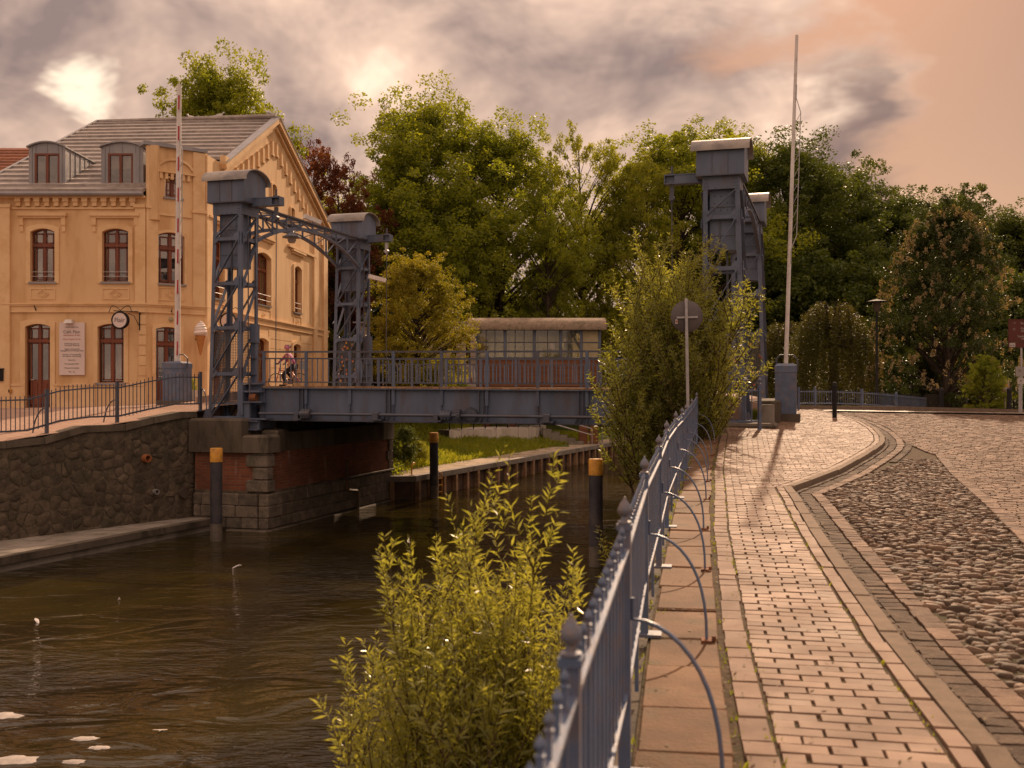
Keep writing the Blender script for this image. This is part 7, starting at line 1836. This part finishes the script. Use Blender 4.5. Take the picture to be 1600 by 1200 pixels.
# weeping willow with hanging strands
def weeping(px, ytop, d, zb, wid, label, seed):
    rg = np.random.default_rng(seed); H = Zp(ytop, d)-zb; c = Vector((X(px, d), d, zb)); r = thing('weeping_willow', label, 'tree', tuple(c))
    mb = MB(); mb.tube([c, c+Vector((.1, 0, H*.4)), c+Vector((-.1, 0, H*.85))], [.28, .22, .08], 8)
    V = []
    for k in range(330):
        a = rg.uniform(0, 6.283); q = rg.uniform(.1, 1)**.6; x, y = wid*q*math.cos(a), wid*q*math.sin(a); zt = H*(1-.42*q**2.0)+rg.normal(0, .12); L = min(zt-.15, rg.uniform(.5, .95)*H*(.35+.6*q))
        p = c+Vector((x, y, zt))
        if k % 4 == 0: mb.tube([c+Vector((0, 0, H*.6)), c+Vector((x*.5, y*.5, zt*1.0)), p], [.05, .03, .01], 4, False)
        n = int(L/.055); t = np.linspace(0, 1, n)
        pos = np.stack([p.x+x*.10*t+.05*np.sin(t*5+k), p.y+y*.10*t+.05*np.cos(t*4+k), p.z-L*t], 1)
        V.append(leaf_mass(pos, np.full(n, .05), 3, .14, rg, flat=1, aspect=.22))
    mb.build('trunk', 'bark', r); npmesh('crown', np.concatenate(V), np.arange(sum(map(len, V))).reshape(-1, 4), 'leaf_weep', r)
weeping(1300, 468, 47, zR(14, 47)-.2, 2.1, 'olive weeping willow with hanging strands behind the bollard', 5)
weeping(1225, 500, 52, zR(12, 52)-.2, 1.7, 'smaller weeping willow behind the blue barrier box', 6)

# ---- osier willows: shoots with narrow leaves
def osier(cx, cy, zb, H, spread, nshoot, leafL, label, mat, seed, per_m=70, side=.35, dirs=None, name='willow_bush', aspect=.17, twig=.007, oy=1.0, fan=0.0, low=0.0, bare=.15):
    rg = np.random.default_rng(seed); c = Vector((cx, cy, zb)); r = thing(name, label, 'willow', tuple(c)); mb = MB(); V = []
    def shoot(p, d, L, r0, lv):
        n = 7; pts = [p]; dd = d.copy()
        for i in range(n):
            dd = (dd+Vector((rg.normal(0, .07), rg.normal(0, .07), .10))).normalized(); pts.append(pts[-1]+dd*L/n)
        mb.tube(pts, [max(.0015, r0*(1-i/(n+.5))) for i in range(n+1)], 4, False)
        # leaves spiral up the shoot
        m = int(L*per_m); ts = np.sort(rg.uniform(.08 if lv else max(.30, bare), 1, m)); PA = np.array([tuple(q) for q in pts])
        idx = np.minimum((ts*n).astype(int), n-1); f = (ts*n-idx)[:, None]
        pos = PA[idx]*(1-f)+PA[idx+1]*f; ax = PA[idx+1]-PA[idx]; ax /= np.linalg.norm(ax, axis=1)[:, None]
        ang = np.arange(m)*2.4+rg.normal(0, .4, m); o1 = np.cross(ax, np.array([.3, .8, .1])); o1 /= np.linalg.norm(o1, axis=1)[:, None]; o2 = np.cross(ax, o1)
        rad = o1*np.cos(ang)[:, None]+o2*np.sin(ang)[:, None]
        ld = ax*rg.uniform(.35, 1.0, (m, 1))+rad*rg.uniform(.6, 1.0, (m, 1)); ld /= np.linalg.norm(ld, axis=1)[:, None]
        s = leafL*rg.uniform(.55, 1.15, (m, 1))*(1-.35*ts[:, None]**3)
        w = np.cross(ld, rg.normal(0, 1, (m, 3))); w /= np.linalg.norm(w, axis=1)[:, None]; droop = np.array([0, 0, -.10])*s
        nrm = np.cross(ld, w)*s*.05
        b0 = pos; b1 = pos+ld*s*.38+w*s*aspect*.5; b2 = pos+ld*s+droop; b3 = pos+ld*s*.38-w*s*aspect*.5
        V.append(np.stack([b0, b1+nrm, b2, b3+nrm], 1).reshape(-1, 3))
        if lv < 2:
            for k in range(int(L*(5 if lv == 0 else 3.0))):
                t = rg.uniform(bare if lv == 0 else .15, .9); i = min(int(t*n), n-1); q = pts[i].lerp(pts[i+1], t*n-i); a = rg.uniform(0, 6.283)
                d2 = (dd*.75+Vector((math.cos(a)*(.55+fan), math.sin(a)*(.55+fan), .20-fan*.3))).normalized(); shoot(q, d2, L*rg.uniform(.18, .38)*(1.15-t*.6)*(1+fan*.5), r0*.5, lv+1)
    for k in range(nshoot):
        a = rg.uniform(0, 6.283); q = rg.uniform(0, 1)**.6
        d = Vector((math.cos(a)*q*side, math.sin(a)*q*side, 1)).normalized(); p = c+Vector((math.cos(a)*q*spread, math.sin(a)*q*spread*oy, 0))
        shoot(p, d, H*rg.uniform(.70, 1.0)*(1.05-.30*q)*(1-low*max(0, math.cos(a)*q)), twig, 0)
    mb.build('stems', 'twig', r); A = np.concatenate(V); npmesh('leaves', A, np.arange(len(A)).reshape(-1, 4), mat, r)
    return len(A)//4
nl = [osier(-.12, 5.5, -3.85, 3.4, .62, 92, .088, 'bright green willow bush in the foreground beside the railing', 'leaf_willow', 2, 64, .085, twig=.010, aspect=.18, oy=.8, low=.10),
      osier(3.42, 22.6, -3.85, 7.2, .40, 26, .14, 'large grey-green willow bush in front of the footpath-side tower', 'leaf_sallow', 4, 40, .23, fan=.24, bare=.34, twig=.035, aspect=.22),
      osier(1.15, 10.8, -3.8, 1.95, .35, 12, .11, 'slim willow shoots growing along the railing beyond the foreground bush', 'leaf_willow', 9, 34, .22, twig=.008),
      osier(1.75, 14.2, -3.8, 2.1, .35, 12, .13, 'small willow growing by the railing near the yellow-capped post', 'leaf_willow', 12, 26, .28, twig=.008)]
print('osier leaves', nl)
# ivy on the slope beyond the abutment
rg = np.random.default_rng(3); C = []
for k in range(150):
    t = rg.uniform(0, 1); p = Vector((-5.1+rg.uniform(-.3, 1.0), 36.9+rg.uniform(0, 2.6), 0)); z = zF(p.x, p.y); C.append((p.x, p.y, max(z, -3.2)+rg.uniform(0, .35)))
A = leaf_mass(np.array(C), rg.uniform(.15, .35, len(C)), 20, .11, rg); o = npmesh('ivy', A, np.arange(len(A)).reshape(-1, 4), 'leaf_lime'); tag(o, 'ivy and weeds growing down the bank end beside the abutment', 'ivy', kind='stuff')
# ------------------------------------------------------------------ cyclist, feathers, foam
random.seed(3)
def skin_mesh(name, joints, edges, mat, parent, sub=2):
    me = bpy.data.meshes.new(name); o = ORG[parent.name]
    me.from_pydata([tuple(Vector(j[0])-o) for j in joints], edges, []); ob = bpy.data.objects.new(name+'_tmp', me); COL.objects.link(ob)
    md = ob.modifiers.new('s', 'SKIN'); me.skin_vertices[0].data[0].use_root = True
    for i, j in enumerate(joints): me.skin_vertices[0].data[i].radius = (j[1], j[2] if len(j) > 2 else j[1])
    sb_ = ob.modifiers.new('b', 'SUBSURF'); sb_.levels = sub; sb_.render_levels = sub
    dg = bpy.context.evaluated_depsgraph_get(); m2 = bpy.data.meshes.new_from_object(ob.evaluated_get(dg)); bpy.data.objects.remove(ob)
    m2.materials.clear(); m2.materials.append(MATS[mat]); m2.polygons.foreach_set('use_smooth', [True]*len(m2.polygons)); m2.name = name
    r = bpy.data.objects.new(name, m2); COL.objects.link(r); r.parent = parent; ORG[r.name] = Vector(o); return r
d = 41.0; zg_ = -.12; bx = X(450, d)                       # riding left, seen from behind the railing
fw_ = Vector((-.97, .24, 0)).normalized(); sd = Vector((-fw_.y, fw_.x, 0)); O = Vector((bx, d, zg_))
def bp(f, s, z): return O+fw_*f+sd*s+UZ*z
bk = thing('bicycle', 'red bicycle ridden towards the café behind the bridge railing', 'bicycle', tuple(O))
for f in (-.52, .52):
    mb = MB(); mb.tube([bp(f+.33*math.cos(t), 0, .34+.33*math.sin(t)) for t in np.linspace(0, 6.2832, 25)], .018, 6, False); wh = mb.build('wheel', 'tyre', bk)
    for t in np.linspace(0, 6.28, 13)[:-1]:
        mb = MB(); mb.tube([bp(f, 0, .34), bp(f+.32*math.cos(t), 0, .34+.32*math.sin(t))], .004, 4); mb.build('spoke', 'galv', wh)
mb = MB()
for a, b in (((-.52, .34), (-.08, .30)), ((-.08, .30), (-.22, .85)), ((-.20, .72), (.36, .80)), ((-.08, .30), (.38, .74)), ((-.52, .34), (-.18, .70)), ((.34, .95), (.52, .34))): mb.tube([bp(a[0], 0, a[1]), bp(b[0], 0, b[1])], .018, 6)
mb.build('frame', 'bike_red', bk)
mb = MB(); mb.lathe(bp(-.24, 0, .86), [(.10, 0), (.12, .04), (.08, .07), (0, .08)], 10); mb.build('saddle', 'trousers', bk)
mb = MB(); mb.tube([bp(.34, 0, .95), bp(.36, 0, 1.03), bp(.34, -.28, 1.06), bp(.24, -.30, 1.05)], .014, 6); mb.tube([bp(.36, 0, 1.03), bp(.34, .28, 1.06), bp(.24, .30, 1.05)], .014, 6); mb.build('handlebar', 'galv', bk)
mb = MB(); mb.box(bp(-.55, 0, .82), fw_, sd, UZ, .40, .18, .03); mb.tube([bp(-.52, .06, .36), bp(-.6, .06, .8)], .01, 5); mb.build('rack', 'galv', bk)
mb = MB(); mb.box(bp(-.60, .0, 1.0), fw_, sd, UZ, .10, .26, .34); mb.build('child_seat', 'plastic_grey', bk)
mb = MB(); mb.tube([bp(-.08, -.1, .30), bp(-.08, .1, .30)], .06, 8); mb.tube([bp(-.08, .1, .3), bp(.05, .1, .19), bp(.05, .18, .19)], .015, 5); mb.tube([bp(-.08, -.1, .3), bp(-.2, -.1, .42), bp(-.2, -.18, .42)], .015, 5); mb.build('crank', 'steel_dark', bk)
pr = thing('person', 'cyclist in purple jacket, dark trousers and pink helmet riding behind the railing', 'person', tuple(O))
J = [(bp(-.22, 0, .97), .15, .13), (bp(-.16, 0, 1.15), .14, .12), (bp(-.06, 0, 1.34), .16, .12), (bp(-.01, 0, 1.47), .07), (bp(.02, 0, 1.55), .055),
     (bp(.03, 0, 1.62), .085), (bp(.04, 0, 1.72), .08),
     (bp(-.03, -.18, 1.40), .065), (bp(.14, -.24, 1.22), .048), (bp(.28, -.29, 1.08), .034), (bp(-.03, .18, 1.40), .065), (bp(.14, .24, 1.22), .048), (bp(.28, .29, 1.08), .034),
     (bp(-.20, -.11, .92), .10), (bp(.14, -.12, .78), .075), (bp(-.12, -.13, .46), .05), (bp(.0, -.14, .42), .04), (bp(-.20, .11, .92), .10), (bp(.18, .12, .60), .075), (bp(.03, .13, .24), .05), (bp(.14, .14, .20), .04)]
E = [(0, 1), (1, 2), (2, 3), (3, 4), (4, 5), (5, 6), (2, 7), (7, 8), (8, 9), (2, 10), (10, 11), (11, 12), (0, 13), (13, 14), (14, 15), (15, 16), (0, 17), (17, 18), (18, 19), (19, 20)]
body = skin_mesh('body', J, E, 'skin', pr)
JJ = [(p[0],)+tuple(q*1.10 for q in p[1:]) for p in J]
skin_mesh('jacket', [JJ[i] for i in (0, 1, 2, 3, 7, 8, 9, 10, 11, 12)], [(0, 1), (1, 2), (2, 3), (2, 4), (4, 5), (5, 6), (2, 7), (7, 8), (8, 9)], 'jacket', pr)
skin_mesh('trousers', [(JJ[0][0]-UZ*.03, .155, .14)]+[JJ[i] for i in (13, 14, 15, 17, 18, 19)], [(0, 1), (1, 2), (2, 3), (0, 4), (4, 5), (5, 6)], 'trousers', pr)
for i in (16, 20):
    mb = MB(); mb.box(J[i][0]+fw_*.03-UZ*.01, fw_, sd, UZ, .25, .09, .08); mb.build('shoe', 'trousers', pr)
mb = MB(); mb.lathe(bp(.03, 0, 1.66), [(.125, 0), (.128, .05), (.11, .11), (.06, .15), (0, .165)], 16); hm = mb.build('helmet', 'helmet_pink', pr)
for q in (-.06, 0, .06):
    mb = MB(); mb.tube([bp(-.10, q, 1.72), bp(-.04, q, 1.805), bp(.10, q, 1.80)], .014, 5); mb.build('vent_rib', 'trousers', hm)
for s_ in (-1, 1):                                         # gloved hands closed on the grips: palm, four fingers, thumb
    c = bp(.29, s_*.295, 1.065); mb = MB(); mb.box(c, fw_, sd, UZ, .08, .085, .03)
    for k in range(4): y = s_*.295+(-.033+.022*k); mb.tube([bp(.32, y, 1.075), bp(.355, y, 1.065), bp(.35, y, 1.035), bp(.32, y, 1.03)], .010, 5)
    mb.tube([bp(.28, s_*.25, 1.06), bp(.31, s_*.245, 1.035), bp(.33, s_*.25, 1.03)], .011, 5); mb.build('glove', 'trousers', pr)
# feathers and a twig on the water
for i, (px, py, L, lb) in enumerate(((370, 887, .22, 'white feather afloat below the brick abutment'), (57, 972, .20, 'white feather afloat near the lower quay'), (252, 1142, .22, 'pale twig afloat in the near water'), (186, 938, .07, 'tiny white speck afloat off the lower quay'))):
    d = -WATER*F/(py-HZ); c = Vector((X(px, d), d, WATER+.012)); mb = MB(); a = .6+i*1.7; x = Vector((math.cos(a), math.sin(a), .25)); y = Vector((-math.sin(a), math.cos(a), 0)); n = 7
    if i == 2: mb.tube([c-x*L*.5, c+x*L*.1+y*.02, c+x*L*.5], [.008, .010, .004], 5); mb.tube([c, c+x*.07+y*.07], .005, 4)
    else:
        vs = []
        for k in range(n):
            t = k/(n-1); w_ = L*.16*math.sin(math.pi*min(1, t*.9+.1)); q = c+x*L*(t-.5)+UZ*.03*math.sin(t*3); vs += [q-y*w_, q+UZ*.012, q+y*w_]
        mb.add(vs, [f for k in range(n-1) for f in ((3*k, 3*k+1, 3*k+4, 3*k+3), (3*k+1, 3*k+2, 3*k+5, 3*k+4))]); mb.tube([c-x*L*.65, c+x*L*.5], .004, 4)
    tag(mb.build('twig' if i == 2 else 'feather', 'feather' if i != 2 else 'blind', loc=c), lb, 'twig' if i == 2 else 'feather')
for i, (px, py, w_, lb) in enumerate(((5, 1119, .50, 'pale flat patch of foam at the left edge of the water'), (132, 1155, .30, 'small oval patch of foam in the near water'), (20, 1188, .55, 'largest patch of foam in the bottom left corner'), (115, 1191, .26, 'narrow patch of foam next to the largest one'), (155, 1169, .22, 'thin sliver of foam beside the small oval patch'))):
    d = -WATER*F/(py-HZ); c = Vector((X(px, d), d, WATER+.006)); mb = MB(); n = 18; rg = np.random.default_rng(i); rr = 1+rg.uniform(-.22, .22, n)
    ring = [c+Vector((w_*.5*rr[k]*math.cos(6.283*k/n), w_*.24*rr[k]*math.sin(6.283*k/n), .0)) for k in range(n)]
    mb.add([p-UZ*.02 for p in ring]+ring+[lerp(c, p, .7)+UZ*.010 for p in ring]+[c+UZ*.012], [(k, (k+1) % n, n+(k+1) % n, n+k) for k in range(n)]+[(n+k, n+(k+1) % n, 2*n+(k+1) % n, 2*n+k) for k in range(n)]+[(2*n+k, 2*n+(k+1) % n, 3*n) for k in range(n)]); mb.sm = True
    tag(mb.build('foam_patch', 'foam', loc=c), lb, 'foam', 'foam patches drifting on the canal')

# dry leaves and bits blown over the path and road
rg = np.random.default_rng(44); V = []
while len(V) < 420:
    y = 3.6+16*rg.uniform(0, 1)**1.6; off = rg.choice([rg.uniform(.05, .5), rg.uniform(.40, .62), rg.uniform(.6, 1.3), rg.uniform(1.45, 1.62), rg.uniform(1.5, 3.4)], p=[.25, .25, .18, .22, .10]); x = XF(y)+off
    if x > .5*y: continue
    z = zR(x, y)+(RT+.012 if off > 1.42 else .008); a = rg.uniform(0, 6.28); L = rg.uniform(.012, .038); d = np.array([math.cos(a), math.sin(a), rg.uniform(-.1, .5)])*L; w = np.array([-math.sin(a), math.cos(a), rg.uniform(-.3, .3)])*L*rg.uniform(.15, .35); c = np.array([x, y, z])
    V.append([c, c+d*.5+w, c+d, c+d*.5-w])
o = npmesh('leaf_litter', np.array(V).reshape(-1, 3), np.arange(len(V)*4).reshape(-1, 4), 'dead_leaf'); tag(o, 'dry leaf bits scattered on the path and gutter', 'litter', kind='stuff')
